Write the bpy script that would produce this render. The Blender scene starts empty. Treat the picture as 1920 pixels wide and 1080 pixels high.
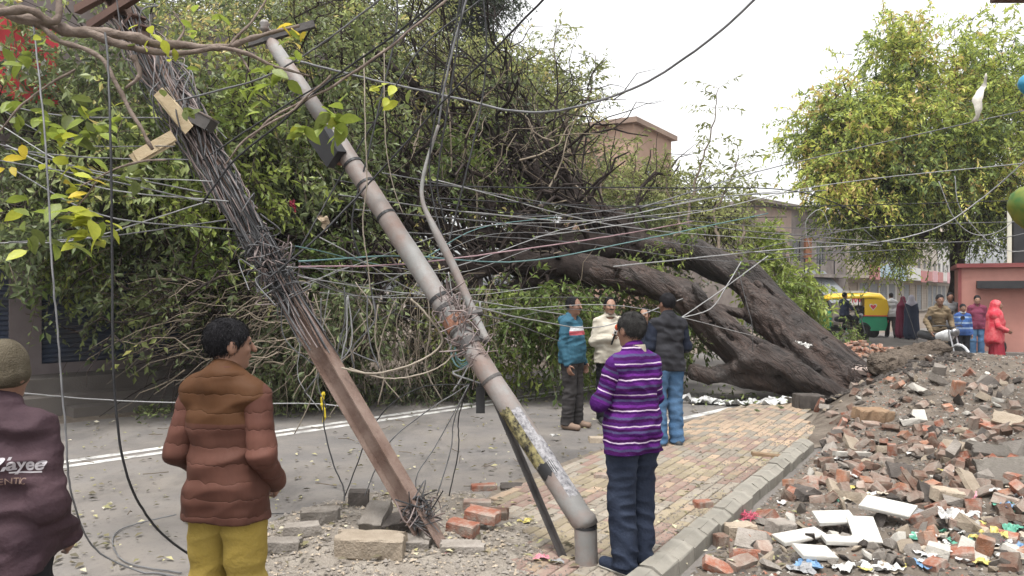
import bpy, math, random
import numpy as np
from mathutils import Vector, Matrix
random.seed(7)
rng = np.random.default_rng(7)
S = bpy.context.scene
COL = S.collection

# ------------------------------------------------------------------ camera, sky, sun, exposure
F, HZ, CAMZ = 1450.0, 545.0, 1.8
cam = bpy.data.cameras.new('camera')
cam.sensor_width = 36.0
cam.lens = 36.0 * F / 1920.0
cam.shift_y = (HZ - 540.0) / 1920.0
cam.clip_end = 3000.0
cam.clip_start = 0.05
camo = bpy.data.objects.new('camera', cam)
COL.objects.link(camo)
camo.location = (0, 0, CAMZ)
camo.rotation_euler = (math.radians(90), 0, 0)
S.camera = camo

SUN_EL, SUN_AZ = 72.0, 200.0      # azimuth clockwise from +Y: thin cloud, light from high overhead
world = bpy.data.worlds.new('World')
S.world = world
world.use_nodes = True
wn = world.node_tree.nodes; wl = world.node_tree.links
wn.clear()
sky = wn.new('ShaderNodeTexSky'); sky.sky_type = 'NISHITA'; sky.sun_disc = False
sky.sun_elevation = math.radians(SUN_EL); sky.sun_rotation = math.radians(SUN_AZ)
sky.dust_density = 4.0; sky.air_density = 1.0; sky.ozone_density = 1.0
hs = wn.new('ShaderNodeHueSaturation'); hs.inputs['Saturation'].default_value = 0.03
hs.inputs['Value'].default_value = 1.25
bg = wn.new('ShaderNodeBackground'); bg.inputs['Strength'].default_value = 0.15
wo = wn.new('ShaderNodeOutputWorld')
wl.new(sky.outputs[0], hs.inputs['Color']); wl.new(hs.outputs[0], bg.inputs['Color']); wl.new(bg.outputs[0], wo.inputs['Surface'])
sl = bpy.data.lights.new('sun', 'SUN'); sl.energy = 1.5; sl.angle = math.radians(10); sl.color = (1.0, 0.96, 0.9)
slo = bpy.data.objects.new('sun', sl); COL.objects.link(slo)
_az = math.radians(SUN_AZ); _el = math.radians(SUN_EL)
_sd = Vector((math.sin(_az) * math.cos(_el), math.cos(_az) * math.cos(_el), math.sin(_el)))
slo.rotation_euler = (-_sd).to_track_quat('-Z', 'Y').to_euler()
slo.location = (3, -5, 20)
S.view_settings.view_transform = 'Standard'; S.view_settings.look = 'None'
S.view_settings.exposure = 1.05; S.view_settings.gamma = 1.0; S.view_settings.use_curve_mapping = False
S.render.engine = 'CYCLES'
S.cycles.use_denoising = True
S.cycles.max_bounces = 6; S.cycles.diffuse_bounces = 3; S.cycles.transparent_max_bounces = 4

# ------------------------------------------------------------------ helpers
def W(px, py, d):
    return np.array([(px - 960.0) / F * d, d, CAMZ - (py - HZ) / F * d])
def G(px, py, z=0.0):
    d = F * (CAMZ - z) / (py - HZ)
    return np.array([(px - 960.0) / F * d, d, z])
def srgb(h):
    h = h.lstrip('#'); v = [int(h[i:i + 2], 16) / 255.0 for i in (0, 2, 4)]
    return tuple((c / 12.92 if c <= 0.04045 else ((c + 0.055) / 1.055) ** 2.4) for c in v)

def mesh_np(name, V, faces, smooth=False, attrs=None):
    """faces: list of int arrays (n,k)"""
    V = np.asarray(V, dtype=np.float32)
    me = bpy.data.meshes.new(name)
    faces = [np.asarray(f, dtype=np.int32) for f in faces if len(f)]
    me.vertices.add(len(V)); me.vertices.foreach_set('co', V.ravel())
    nl = sum(f.size for f in faces); nf = sum(len(f) for f in faces)
    me.loops.add(nl); me.polygons.add(nf)
    if nf:
        me.loops.foreach_set('vertex_index', np.concatenate([f.ravel() for f in faces]))
        st = []; tot = 0
        for f in faces:
            k = f.shape[1]; st.append(tot + np.arange(len(f)) * k); tot += f.size
        me.polygons.foreach_set('loop_start', np.concatenate(st).astype(np.int32))
        me.polygons.foreach_set('use_smooth', np.full(nf, bool(smooth), dtype=bool))
    for k, a in (attrs or {}).items():
        at = me.attributes.new(k, 'FLOAT', 'POINT'); at.data.foreach_set('value', np.asarray(a, dtype=np.float32))
    me.update(calc_edges=True)
    return me

class MB:
    """collects shapes into one mesh"""
    def __init__(s): s.V = []; s.F = []; s.n = 0; s.A = []
    def add(s, V, faces, a=None):
        V = np.asarray(V, dtype=float)
        for f in faces:
            if len(f): s.F.append(np.asarray(f, dtype=int) + s.n)
        s.V.append(V); s.n += len(V)
        s.A.append(np.full(len(V), 0.0 if a is None else a) if np.isscalar(a) or a is None else np.asarray(a))
        return s
    def box(s, x0, x1, y0, y1, z0, z1, jit=0.0, M=None, a=None):
        V = np.array([[x, y, z] for z in (z0, z1) for y in (y0, y1) for x in (x0, x1)], float)
        if jit: V += rng.uniform(-jit, jit, V.shape)
        if M is not None: V = V @ np.array(M)[:3, :3].T + np.array(M)[:3, 3]
        return s.add(V, [[(0, 2, 3, 1), (4, 5, 7, 6), (0, 1, 5, 4), (2, 6, 7, 3), (0, 4, 6, 2), (1, 3, 7, 5)]], a)
    def tube(s, P, R, sides=6, cap=True, a=None):
        P = np.asarray(P, float); n = len(P)
        R = np.full(n, R, float) if np.isscalar(R) else np.asarray(R, float)
        T = np.gradient(P, axis=0); T /= (np.linalg.norm(T, axis=1, keepdims=True) + 1e-9)
        u = np.cross(T[0], [0.3, 0.2, 1.0]); 
        if np.linalg.norm(u) < 1e-3: u = np.cross(T[0], [1, 0, 0])
        ang = np.arange(sides) * 2 * math.pi / sides
        ca, sa = np.cos(ang)[:, None], np.sin(ang)[:, None]
        V = np.empty((n, sides, 3))
        for i in range(n):
            u = u - T[i] * np.dot(u, T[i]); u /= (np.linalg.norm(u) + 1e-9)
            v = np.cross(T[i], u)
            V[i] = P[i] + R[i] * (ca * u + sa * v)
        i = np.arange(n - 1)[:, None] * sides; j = np.arange(sides)[None]; j2 = (j + 1) % sides
        q = np.stack([i + j, i + j2, i + sides + j2, i + sides + j], -1).reshape(-1, 4)
        fs = [q]
        if cap:
            c = np.arange(sides)
            fs += [c[::-1][None], (c + (n - 1) * sides)[None]]
        return s.add(V.reshape(-1, 3), fs, a)
    def lathe(s, prof, sides=16, M=None):
        prof = np.array(prof, float); n = len(prof)
        ang = np.arange(sides) * 2 * math.pi / sides
        V = np.stack([prof[:, 0:1] * np.cos(ang), prof[:, 0:1] * np.sin(ang), np.repeat(prof[:, 1:2], sides, 1)], -1).reshape(-1, 3)
        if M is not None: V = V @ np.array(M)[:3, :3].T + np.array(M)[:3, 3]
        i = np.arange(n - 1)[:, None] * sides; j = np.arange(sides)[None]; j2 = (j + 1) % sides
        q = np.stack([i + j, i + j2, i + sides + j2, i + sides + j], -1).reshape(-1, 4)
        c = np.arange(sides)
        return s.add(V, [q, c[::-1][None], (c + (n - 1) * sides)[None]])
    def prism(s, pts, axis_vec, M=None):
        """polygon pts (3D) swept by axis_vec"""
        p = np.array(pts, float); n = len(p); V = np.vstack([p, p + np.array(axis_vec)])
        if M is not None: V = V @ np.array(M)[:3, :3].T + np.array(M)[:3, 3]
        c = np.arange(n); q = np.stack([c, (c + 1) % n, (c + 1) % n + n, c + n], -1)
        return s.add(V, [q, c[::-1][None], (c + n)[None]])
    def mesh(s, name, smooth=False, attr=None):
        V = np.vstack(s.V) if s.V else np.zeros((0, 3))
        by = {}
        for f in s.F: by.setdefault(f.shape[1], []).append(f)
        A = {attr: np.concatenate(s.A)} if attr else None
        return mesh_np(name, V, [np.vstack(v) for v in by.values()], smooth, A)
    def build(s, name, mat, parent=None, smooth=False, attr=None):
        return obj(name, s.mesh(name, smooth, attr), mat, parent)

def obj(name, me, mat=None, parent=None):
    o = bpy.data.objects.new(name, me); COL.objects.link(o)
    if mat is not None and me is not None and not me.materials: me.materials.append(mat)
    if parent is not None: o.parent = parent
    return o
def obj_m(name, me, mat, parent=None):
    """object with its own material on shared mesh data"""
    if not me.materials: me.materials.append(None)
    o = bpy.data.objects.new(name, me); COL.objects.link(o)
    o.material_slots[0].link = 'OBJECT'; o.material_slots[0].material = mat
    if parent is not None: o.parent = parent
    return o
def tag(o, label=None, cat=None, group=None, kind=None):
    if label: o['label'] = label
    if cat: o['category'] = cat
    if group: o['group'] = group
    if kind: o['kind'] = kind
    return o
def thing(name, label, cat, loc=(0, 0, 0), rz=0.0, group=None):
    o = bpy.data.objects.new(name, None); COL.objects.link(o)
    o.location = loc; o.rotation_euler = (0, 0, rz); o.empty_display_size = 0.2
    return tag(o, label, cat, group)
def place(o, loc, rot=(0, 0, 0), scale=None):
    o.location = loc; o.rotation_euler = rot
    if scale is not None: o.scale = scale if not np.isscalar(scale) else (scale,) * 3
    return o

def crom(P, k=8):
    P = np.asarray(P, float)
    if len(P) < 3:
        t = np.linspace(0, 1, k + 1)[:, None]; return P[0] * (1 - t) + P[-1] * t
    Q = np.vstack([2 * P[0] - P[1], P, 2 * P[-1] - P[-2]])
    out = []
    t = np.linspace(0, 1, k, endpoint=False)[:, None]
    for i in range(len(P) - 1):
        a, b, c, d = Q[i], Q[i + 1], Q[i + 2], Q[i + 3]
        out.append(0.5 * (2 * b + (c - a) * t + (2 * a - 5 * b + 4 * c - d) * t ** 2 + (3 * b - a - 3 * c + d) * t ** 3))
    out.append(P[-1:])
    return np.vstack(out)

# sine-sum noise
def snoise(seed, n=7, scale=1.0, stretch=(1, 1, 1)):
    r = np.random.default_rng(seed)
    K = r.normal(size=(n, 3)) ; K /= np.linalg.norm(K, axis=1, keepdims=True)
    K *= (r.uniform(0.5, 1.9, (n, 1)) * scale * 2 * math.pi) * np.array(stretch)
    ph = r.uniform(0, 6.28, n); am = r.uniform(0.5, 1.0, n); am /= am.sum()
    def f(x, y, z):
        return sum(am[i] * np.sin(K[i, 0] * x + K[i, 1] * y + K[i, 2] * z + ph[i]) for i in range(n)) * 1.6
    return f

# ------------------------------------------------------------------ materials
ALB = 0.78
def mat(name, c1, c2=None, rough=0.8, scale=6.0, bump=0.0, bscale=40.0, spec=0.3, metal=0.0, dirt=None, dscale=1.5, damt=0.45, detail=6.0, rnd=0.0, trans=0.0, stretch=None, coord='Object', rot=None, bdist=0.02):
    m = bpy.data.materials.new(name); m.use_nodes = True
    nt = m.node_tree; N = nt.nodes; L = nt.links
    b = N['Principled BSDF']
    b.inputs['Roughness'].default_value = rough; b.inputs['Metallic'].default_value = metal
    b.inputs['Specular IOR Level'].default_value = spec * (0.45 if rough >= 0.8 else 1.0)
    tc = N.new('ShaderNodeTexCoord'); src = tc.outputs[coord]
    if stretch:
        mp = N.new('ShaderNodeMapping'); mp.inputs['Scale'].default_value = stretch
        if rot:
            m0 = N.new('ShaderNodeMapping'); m0.inputs['Rotation'].default_value = rot; L.new(src, m0.inputs['Vector']); src = m0.outputs[0]
        L.new(src, mp.inputs['Vector']); src = mp.outputs[0]
    c1 = srgb(c1) if isinstance(c1, str) else c1
    c2 = c1 if c2 is None else (srgb(c2) if isinstance(c2, str) else c2)
    c1 = tuple(v * ALB for v in c1); c2 = tuple(v * ALB for v in c2)
    no = N.new('ShaderNodeTexNoise'); no.inputs['Scale'].default_value = scale; no.inputs['Detail'].default_value = detail
    L.new(src, no.inputs['Vector'])
    mr = N.new('ShaderNodeMapRange'); mr.inputs['From Min'].default_value = 0.32; mr.inputs['From Max'].default_value = 0.68
    L.new(no.outputs['Fac'], mr.inputs['Value'])
    mx = N.new('ShaderNodeMix'); mx.data_type = 'RGBA'
    mx.inputs['A'].default_value = (*c1, 1); mx.inputs['B'].default_value = (*c2, 1)
    L.new(mr.outputs[0], mx.inputs['Factor']); col = mx.outputs['Result']
    if dirt is not None:
        dc = tuple(v * ALB for v in (srgb(dirt) if isinstance(dirt, str) else dirt))
        n2 = N.new('ShaderNodeTexNoise'); n2.inputs['Scale'].default_value = dscale; n2.inputs['Detail'].default_value = 8
        n2.inputs['Roughness'].default_value = 0.7
        L.new(src, n2.inputs['Vector'])
        r2 = N.new('ShaderNodeMapRange'); r2.inputs['From Min'].default_value = 0.42; r2.inputs['From Max'].default_value = 0.66
        r2.inputs['To Max'].default_value = damt * 1.6
        L.new(n2.outputs['Fac'], r2.inputs['Value'])
        m2 = N.new('ShaderNodeMix'); m2.data_type = 'RGBA'; m2.inputs['B'].default_value = (*dc, 1)
        L.new(col, m2.inputs['A']); L.new(r2.outputs[0], m2.inputs['Factor']); col = m2.outputs['Result']
    if rnd:
        oi = N.new('ShaderNodeObjectInfo'); h = N.new('ShaderNodeHueSaturation')
        r3 = N.new('ShaderNodeMapRange'); r3.inputs['To Min'].default_value = 1 - rnd; r3.inputs['To Max'].default_value = 1 + rnd
        L.new(oi.outputs['Random'], r3.inputs['Value']); L.new(r3.outputs[0], h.inputs['Value'])
        L.new(col, h.inputs['Color']); col = h.outputs[0]
    L.new(col, b.inputs['Base Color'])
    if bump:
        n3 = N.new('ShaderNodeTexNoise'); n3.inputs['Scale'].default_value = bscale; n3.inputs['Detail'].default_value = 6
        L.new(src, n3.inputs['Vector'])
        bp = N.new('ShaderNodeBump'); bp.inputs['Strength'].default_value = min(1.0, bump); bp.inputs['Distance'].default_value = bdist
        L.new(n3.outputs['Fac'], bp.inputs['Height']); L.new(bp.outputs[0], b.inputs['Normal'])
    if trans:
        tr = N.new('ShaderNodeBsdfTranslucent'); L.new(col, tr.inputs['Color'])
        ms = N.new('ShaderNodeMixShader'); ms.inputs[0].default_value = trans
        L.new(b.outputs[0], ms.inputs[1]); L.new(tr.outputs[0], ms.inputs[2])
        L.new(ms.outputs[0], N['Material Output'].inputs['Surface'])
    m['col_from'] = 1
    return m
def colsock(m):
    """(nodes, links, bsdf, link feeding base colour)"""
    nt = m.node_tree; b = nt.nodes['Principled BSDF']
    return nt.nodes, nt.links, b, b.inputs['Base Color'].links[0].from_socket

def leafmat(name, ramp, trans=0.35, rough=0.5):
    """ramp over the per-leaf attribute 'tint'"""
    m = bpy.data.materials.new(name); m.use_nodes = True
    N = m.node_tree.nodes; L = m.node_tree.links; b = N['Principled BSDF']
    at = N.new('ShaderNodeAttribute'); at.attribute_name = 'tint'
    cr = N.new('ShaderNodeValToRGB')
    el = cr.color_ramp.elements
    while len(el) > 1: el.remove(el[-1])
    for i, (p, c) in enumerate(ramp):
        e = el[0] if i == 0 else el.new(p)
        e.position = p; e.color = (*(srgb(c) if isinstance(c, str) else c), 1)
    L.new(at.outputs['Fac'], cr.inputs[0])
    L.new(cr.outputs[0], b.inputs['Base Color'])
    b.inputs['Roughness'].default_value = rough; b.inputs['Specular IOR Level'].default_value = 0.35
    tr = N.new('ShaderNodeBsdfTranslucent'); L.new(cr.outputs[0], tr.inputs['Color'])
    ms = N.new('ShaderNodeMixShader'); ms.inputs[0].default_value = trans
    L.new(b.outputs[0], ms.inputs[1]); L.new(tr.outputs[0], ms.inputs[2]); L.new(ms.outputs[0], N['Material Output'].inputs['Surface'])
    return m

# ------------------------------------------------------------------ implicit surfaces (bodies, trunk)
def smin(a, b, k):
    h = np.clip(0.5 + 0.5 * (b - a) / k, 0, 1)
    return b + (a - b) * h - k * h * (1 - h)
def rc(a, b, ra, rb=None, sy=1.0): return ('rc', np.array(a, float), np.array(b, float), ra, ra if rb is None else rb, sy)
def el(c, r): return ('el', np.array(c, float), np.array(r, float))
def pd(p, X, Y, Z, inf=0.0):
    if p[0] == 'el':
        c, r = p[1], p[2] + inf
        x, y, z = X - c[0], Y - c[1], Z - c[2]
        k0 = np.sqrt((x / r[0]) ** 2 + (y / r[1]) ** 2 + (z / r[2]) ** 2)
        k1 = np.sqrt((x / r[0] ** 2) ** 2 + (y / r[1] ** 2) ** 2 + (z / r[2] ** 2) ** 2) + 1e-6
        return np.where(k0 < 0.02, -float(min(r)), k0 * (k0 - 1) / k1)
    _, a, b, ra, rb, sy = p
    ay, by = a[1] / sy, b[1] / sy; Ys = Y / sy
    bx, byy, bz = b[0] - a[0], by - ay, b[2] - a[2]
    L2 = bx * bx + byy * byy + bz * bz + 1e-9
    x, y, z = X - a[0], Ys - ay, Z - a[2]
    t = np.clip((x * bx + y * byy + z * bz) / L2, 0, 1)
    d = np.sqrt((x - t * bx) ** 2 + (y - t * byy) ** 2 + (z - t * bz) ** 2) - (ra + (rb - ra) * t) - inf / (0.5 + 0.5 * sy)
    return d * (0.5 + 0.5 * sy)
def usdf(prims, k=0.03, inf=0.0):
    def f(X, Y, Z):
        d = None
        for p in prims:
            e = pd(p, X, Y, Z, inf)
            d = e if d is None else smin(d, e, k)
        return d
    return f
def bounds(prims, pad):
    lo = np.full(3, 1e9); hi = -lo
    for p in prims:
        if p[0] == 'el': a = p[1] - p[2]; b = p[1] + p[2]
        else:
            r = max(p[3], p[4]); a = np.minimum(p[1], p[2]) - r; b = np.maximum(p[1], p[2]) + r
        lo = np.minimum(lo, a); hi = np.maximum(hi, b)
    return lo - pad, hi + pad
def surfnet(fn, lo, hi, h):
    lo = np.array(lo, float); n = np.ceil((np.array(hi) - lo) / h).astype(int) + 2
    X = (lo[0] + h * np.arange(n[0]))[:, None, None].astype(np.float32)
    Y = (lo[1] + h * np.arange(n[1]))[None, :, None].astype(np.float32)
    Z = (lo[2] + h * np.arange(n[2]))[None, None, :].astype(np.float32)
    v = np.broadcast_to(fn(X, Y, Z), tuple(n)).astype(np.float32).copy()
    v[0] = v[-1] = 1; v[:, 0] = v[:, -1] = 1; v[:, :, 0] = v[:, :, -1] = 1
    s = v < 0
    c = [(i, j, k) for i in (0, 1) for j in (0, 1) for k in (0, 1)]
    m = n - 1
    sub = lambda A, o: A[o[0]:o[0] + m[0], o[1]:o[1] + m[1], o[2]:o[2] + m[2]]
    cnt = sum(sub(s, o).astype(np.int8) for o in c)
    act = (cnt > 0) & (cnt < 8)
    idx = np.argwhere(act)
    if len(idx) == 0: return np.zeros((0, 3)), np.zeros((0, 4), int)
    vid = np.full(tuple(m), -1, int); vid[act] = np.arange(len(idx))
    P = np.zeros((len(idx), 3)); w = np.zeros(len(idx))
    cv = {o: v[idx[:, 0] + o[0], idx[:, 1] + o[1], idx[:, 2] + o[2]] for o in c}
    for o in c:
        for ax in range(3):
            if o[ax] == 0:
                o2 = list(o); o2[ax] = 1; o2 = tuple(o2)
                a, b = cv[o], cv[o2]; cr = (a < 0) != (b < 0)
                t = np.where(cr, a / np.where(cr, a - b, 1), 0)
                q = np.array(o, float)[None].repeat(len(idx), 0); q[:, ax] = t
                P[cr] += q[cr]; w[cr] += 1
    P = lo + h * (idx + P / w[:, None])
    Fs = []
    for ax in range(3):
        a1, a2 = (ax + 1) % 3, (ax + 2) % 3
        sl0 = [slice(None)] * 3; sl1 = [slice(None)] * 3
        sl0[ax] = slice(0, -1); sl1[ax] = slice(1, None)
        e = np.argwhere(s[tuple(sl0)] != s[tuple(sl1)])
        ok = (e[:, a1] > 0) & (e[:, a2] > 0) & (e[:, a1] < m[a1]) & (e[:, a2] < m[a2])
        e = e[ok]
        def at(d1, d2):
            g = e.copy(); g[:, a1] -= d1; g[:, a2] -= d2
            return vid[g[:, 0], g[:, 1], g[:, 2]]
        q = np.stack([at(1, 1), at(0, 1), at(0, 0), at(1, 0)], -1)
        ins = s[e[:, 0], e[:, 1], e[:, 2]]
        q[~ins] = q[~ins][:, ::-1]
        Fs.append(q[(q >= 0).all(1)])
    return P, np.vstack(Fs)

# ------------------------------------------------------------------ setting: ground, road, pavement, kerb
KU = np.array([0.522, 0.853, 0]); KV = np.array([-0.853, 0.522, 0]); K0 = np.array([1.057, 4.88, 0])   # kerb axis, towards the road, foot of the outer face
RU = np.array([0.697, 0.717, 0]); RN = np.array([-0.717, 0.697, 0]); R0 = np.array([-4.6, 8.05, 0])    # road axis, towards the shops, point on the double line
def uv(x, y):
    return (x - K0[0]) * KU[0] + (y - K0[1]) * KU[1], (x - K0[0]) * KV[0] + (y - K0[1]) * KV[1]
def sstep(a, b, x):
    t = np.clip((x - a) / (b - a), 0, 1); return t * t * (3 - 2 * t)
hn1 = snoise(11, 9, 0.55); hn2 = snoise(12, 9, 1.7); hn3 = snoise(13, 9, 4.5)
def heap(x, y):
    """height of the rubble right of the kerb"""
    x = np.asarray(x, float); y = np.asarray(y, float)
    u, v = uv(x, y); w = -v
    far = sstep(4.2, 5.2, u)                     # past the kerb's end the heap spreads over the pavement
    edge = sstep(0.10, 1.5, w + far * 0.55)
    ridge = 0.52 * np.exp(-((y - 12.2) / 2.1) ** 2) * sstep(-0.2, 1.6, w + 0.75 * far) + 0.26 * np.exp(-((y - 12.6) / 0.9) ** 2 - ((x - 6.7) / 0.9) ** 2)
    body = 0.30 * sstep(0.6, 3.2, w) * sstep(4.5, 7.5, y)
    side = 0.22 * sstep(2.6, 4.2, w) * sstep(4.0, 6.5, y)
    h = edge * (0.03 + body + side) + ridge
    h = h * (1 - sstep(14.2, 16.0, y)) * (1 - 0.6 * sstep(7.6, 9.5, x))
    return h + edge * (0.05 * hn1(x, y, 0) + 0.045 * hn2(x, y, 0) + 0.022 * hn3(x, y, 0)) * (1 - sstep(14.2, 16.0, y))
def hit(px, py, dmin=4.0, dmax=17.0):
    d = np.arange(dmin, dmax, 0.02)
    x = (px - 960) / F * d; z = CAMZ - (py - HZ) / F * d
    h = heap(x, d); k = np.argmax(z <= h)
    return np.array([x[k], d[k], h[k]])

M_asph = mat('dusty_asphalt', (0.145, 0.136, 0.132), (0.20, 0.187, 0.178), 0.9, 1.1, 0.3, 160, 0.2, dirt=(0.27, 0.238, 0.205), dscale=0.5, damt=0.4)
_N, _L, _b, _c = colsock(M_asph)          # darker oily stains and pale tyre dust
for _sc, _st, _col, _lo, _hi, _am in ((0.9, (1, .35, 1), (0.075, 0.07, 0.068), .52, .68, .75), (2.6, (.5, 1, 1), (0.19, 0.172, 0.152), .5, .72, .6), (24, (1, 1, 1), (0.06, 0.056, 0.054), .56, .7, .5)):
    _tc = _N.new('ShaderNodeTexCoord'); _mp = _N.new('ShaderNodeMapping'); _mp.inputs['Rotation'].default_value = (0, 0, -.8); _mp.inputs['Scale'].default_value = _st; _L.new(_tc.outputs['Object'], _mp.inputs[0])
    _n = _N.new('ShaderNodeTexNoise'); _n.inputs['Scale'].default_value = _sc; _n.inputs['Detail'].default_value = 8; _n.inputs['Roughness'].default_value = .65; _L.new(_mp.outputs[0], _n.inputs['Vector'])
    _r = _N.new('ShaderNodeMapRange'); _r.inputs['From Min'].default_value = _lo; _r.inputs['From Max'].default_value = _hi; _r.inputs['To Max'].default_value = _am; _L.new(_n.outputs['Fac'], _r.inputs['Value'])
    _m = _N.new('ShaderNodeMix'); _m.data_type = 'RGBA'; _m.inputs['B'].default_value = (*_col, 1); _L.new(_r.outputs[0], _m.inputs['Factor']); _L.new(_c, _m.inputs['A']); _c = _m.outputs['Result']
_L.new(_c, _b.inputs['Base Color'])
M_soil = mat('trodden_soil', (0.17, 0.14, 0.115), (0.25, 0.21, 0.175), 0.95, 3.0, 0.6, 60, 0.1, dirt=(0.11, 0.09, 0.075), dscale=1.2)
M_line = mat('worn_white_paint', (0.62, 0.61, 0.58), (0.72, 0.71, 0.69), 0.8, 9.0, 0.1, 90, 0.2, dirt=(0.22, 0.21, 0.20), dscale=5.0, damt=0.62)
M_stone = mat('kerb_concrete', (0.24, 0.225, 0.195), (0.33, 0.31, 0.27), 0.9, 7.0, 0.08, 120, 0.2, dirt=(0.20, 0.18, 0.15), dscale=3.0, damt=0.5, rnd=0.10)
M_bed = mat('paving_bed', (0.16, 0.135, 0.11), (0.21, 0.18, 0.15), 0.95, 14.0, 0.4, 90, 0.1)
def paver(n, a, b): return mat(n, a, b, 0.85, 9.0, 0.25, 120, 0.2, dirt=(0.29, 0.24, 0.19), dscale=1.6, damt=0.62, rnd=0.16, coord='Generated')
M_pave = [paver('paver_red', (0.24, 0.165, 0.14), (0.285, 0.2, 0.17)), paver('paver_yellow', (0.28, 0.235, 0.165), (0.325, 0.275, 0.19)),
          paver('paver_grey', (0.28, 0.25, 0.21), (0.335, 0.30, 0.25)), paver('paver_sand', (0.34, 0.255, 0.185), (0.40, 0.30, 0.215))]

gm = MB(); gm.add([(-700, -60, -0.01), (700, -60, -0.01), (700, 1400, -0.01), (-700, 1400, -0.01)], [[(0, 1, 2, 3)]])
tag(gm.build('ground', M_soil), 'dusty trodden ground around the road', None, None, 'structure')
def strip(u0, u1, n0, n1, z):
    c = [R0 + RU * u + RN * n for u, n in ((u0, n0), (u1, n0), (u1, n1), (u0, n1))]
    return [(p[0], p[1], z) for p in c]
rb = MB(); rb.add(strip(-14, 70, -9.5, 2.75, 0.0), [[(0, 1, 2, 3)]])
road = tag(rb.build('road', M_asph), 'grey dusty asphalt road crossing the picture', None, None, 'structure')
st = MB(); st.add([(8.5, 14.5, -0.003), (60, 60, -0.003), (75, 52, -0.003), (16, 14.0, -0.003)], [[(0, 1, 2, 3)]])
tag(st.build('street', M_asph), 'pale street running on to the far shops', None, None, 'structure')
for nm, n0, n1 in (('centre_line', 0.06, 0.19), ('centre_line', -0.20, -0.07)):
    for k in range(6):
        u0 = -6 + k * 2.6
        lb = MB(); lb.add(strip(u0 + 0.01, u0 + 2.58, n0, n1, 0.004), [[(0, 1, 2, 3)]]); lb.build(nm, M_line, road)
lb = MB(); 
a0, a1 = G(1225, 797), G(1372, 765)
dv = (a1 - a0) / np.linalg.norm(a1 - a0); nv = np.array([-dv[1], dv[0], 0]) * 0.075
lb.add([tuple(p + np.array([0, 0, 0.004])) for p in (a0 - nv, a1 - nv, a1 + nv, a0 + nv)], [[(0, 1, 2, 3)]]); lb.build('edge_line', M_line, road)

# pavement of small two-tone pavers
pav_poly = [(868, 1150), (880, 1010), (945, 925), (1090, 868), (1235, 812), (1378, 768), (1500, 748), (1590, 770), (1560, 830), (1540, 846), (1380, 960), (1240, 1150)]
def inpoly(px, py, poly):
    c = False; j = len(poly) - 1
    for i in range(len(poly)):
        xi, yi = poly[i]; xj, yj = poly[j]
        if (yi > py) != (yj > py) and px < (xj - xi) * (py - yi) / (yj - yi) + xi: c = not c
        j = i
    return c
pb = MB()
bedpts = [G(*p) for p in [(850, 1200), (850, 1010), (930, 915), (1085, 858), (1235, 806), (1378, 764), (1500, 744), (1640, 770), (1590, 830)]] + [K0 + KU * u + KV * 0.05 for u in (4.5, -1.2)]
pb.add([(p[0], p[1], 0.009) for p in bedpts], [[tuple(range(len(bedpts)))]])
pavement = tag(pb.build('pavement', M_bed), 'footpath of red, yellow and grey pavers between road and kerb', None, None, 'structure')
def paver_mesh(lx, ly, hgt=0.03, b=0.006):
    m = MB(); x, y = lx / 2, ly / 2
    V = [(-x, -y, 0), (x, -y, 0), (x, y, 0), (-x, y, 0), (-x, -y, hgt - b), (x, -y, hgt - b), (x, y, hgt - b), (-x, y, hgt - b),
         (-x + b, -y + b, hgt), (x - b, -y + b, hgt), (x - b, y - b, hgt), (-x + b, y - b, hgt)]
    Fq = []
    for o in (0, 4):
        for i in range(4): Fq.append((o + i, o + (i + 1) % 4, o + 4 + (i + 1) % 4, o + 4 + i))
    Fq.append((8, 9, 10, 11)); m.add(V, [Fq]); return m
pm = paver_mesh(0.194, 0.094).mesh('paver')
tiles = []
cn = snoise(21, 6, 0.35)
for i in range(-8, 52):
    for j in range(0, 70):
        u = 0.2 * i + (0.1 if j % 2 else 0); v = 0.162 + 0.05 + 0.1 * j
        p = K0 + KU * u + KV * v
        if p[1] < 3.9: continue
        px = 960 + F * p[0] / p[1]; py = HZ + F * CAMZ / p[1]
        if not inpoly(px, py, pav_poly): continue
        if heap(p[0], p[1]) > 0.06: continue
        c = cn(p[0], p[1], 0) + random.uniform(-0.5, 0.5)
        band = int(math.floor(u / 0.8)) + int(math.floor(v / 0.6))
        k = (0 if band % 3 == 0 else 1 if band % 3 == 1 else 2)
        if random.random() < 0.3: k = random.choice((0, 1, 2, 3))
        if p[1] > 8.2 and random.random() < sstep(8.2, 10, p[1]) * 0.8: k = 3 if random.random() < 0.7 else 2
        tiles.append((p[1], p, k))
tiles.sort(key=lambda t: t[0])
krot = math.atan2(KU[1], KU[0])
rest = [MB() for _ in M_pave]
Mk = np.array(Matrix.Rotation(krot, 4, 'Z'))
for n, (d, p, k) in enumerate(tiles):
    z = 0.010 + random.uniform(0, 0.004)
    if n < 300:
        o = obj_m('paver', pm, M_pave[k], pavement)
        place(o, (p[0], p[1], z), (random.gauss(0, 0.012), random.gauss(0, 0.012), krot + random.gauss(0, 0.012)))
    else:
        Mt = Mk.copy(); Mt[:3, 3] = (p[0], p[1], z); Mt[:3, :3] = Mt[:3, :3] @ np.diag([1, 1, 1])
        q = paver_mesh(0.194, 0.094); V = q.V[0] @ Mt[:3, :3].T + Mt[:3, 3]; rest[k].add(V, q.F)
for k, r in enumerate(rest):
    if r.n: tag(r.build('far_pavers', M_pave[k], pavement), None, None, None, 'stuff')

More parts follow.
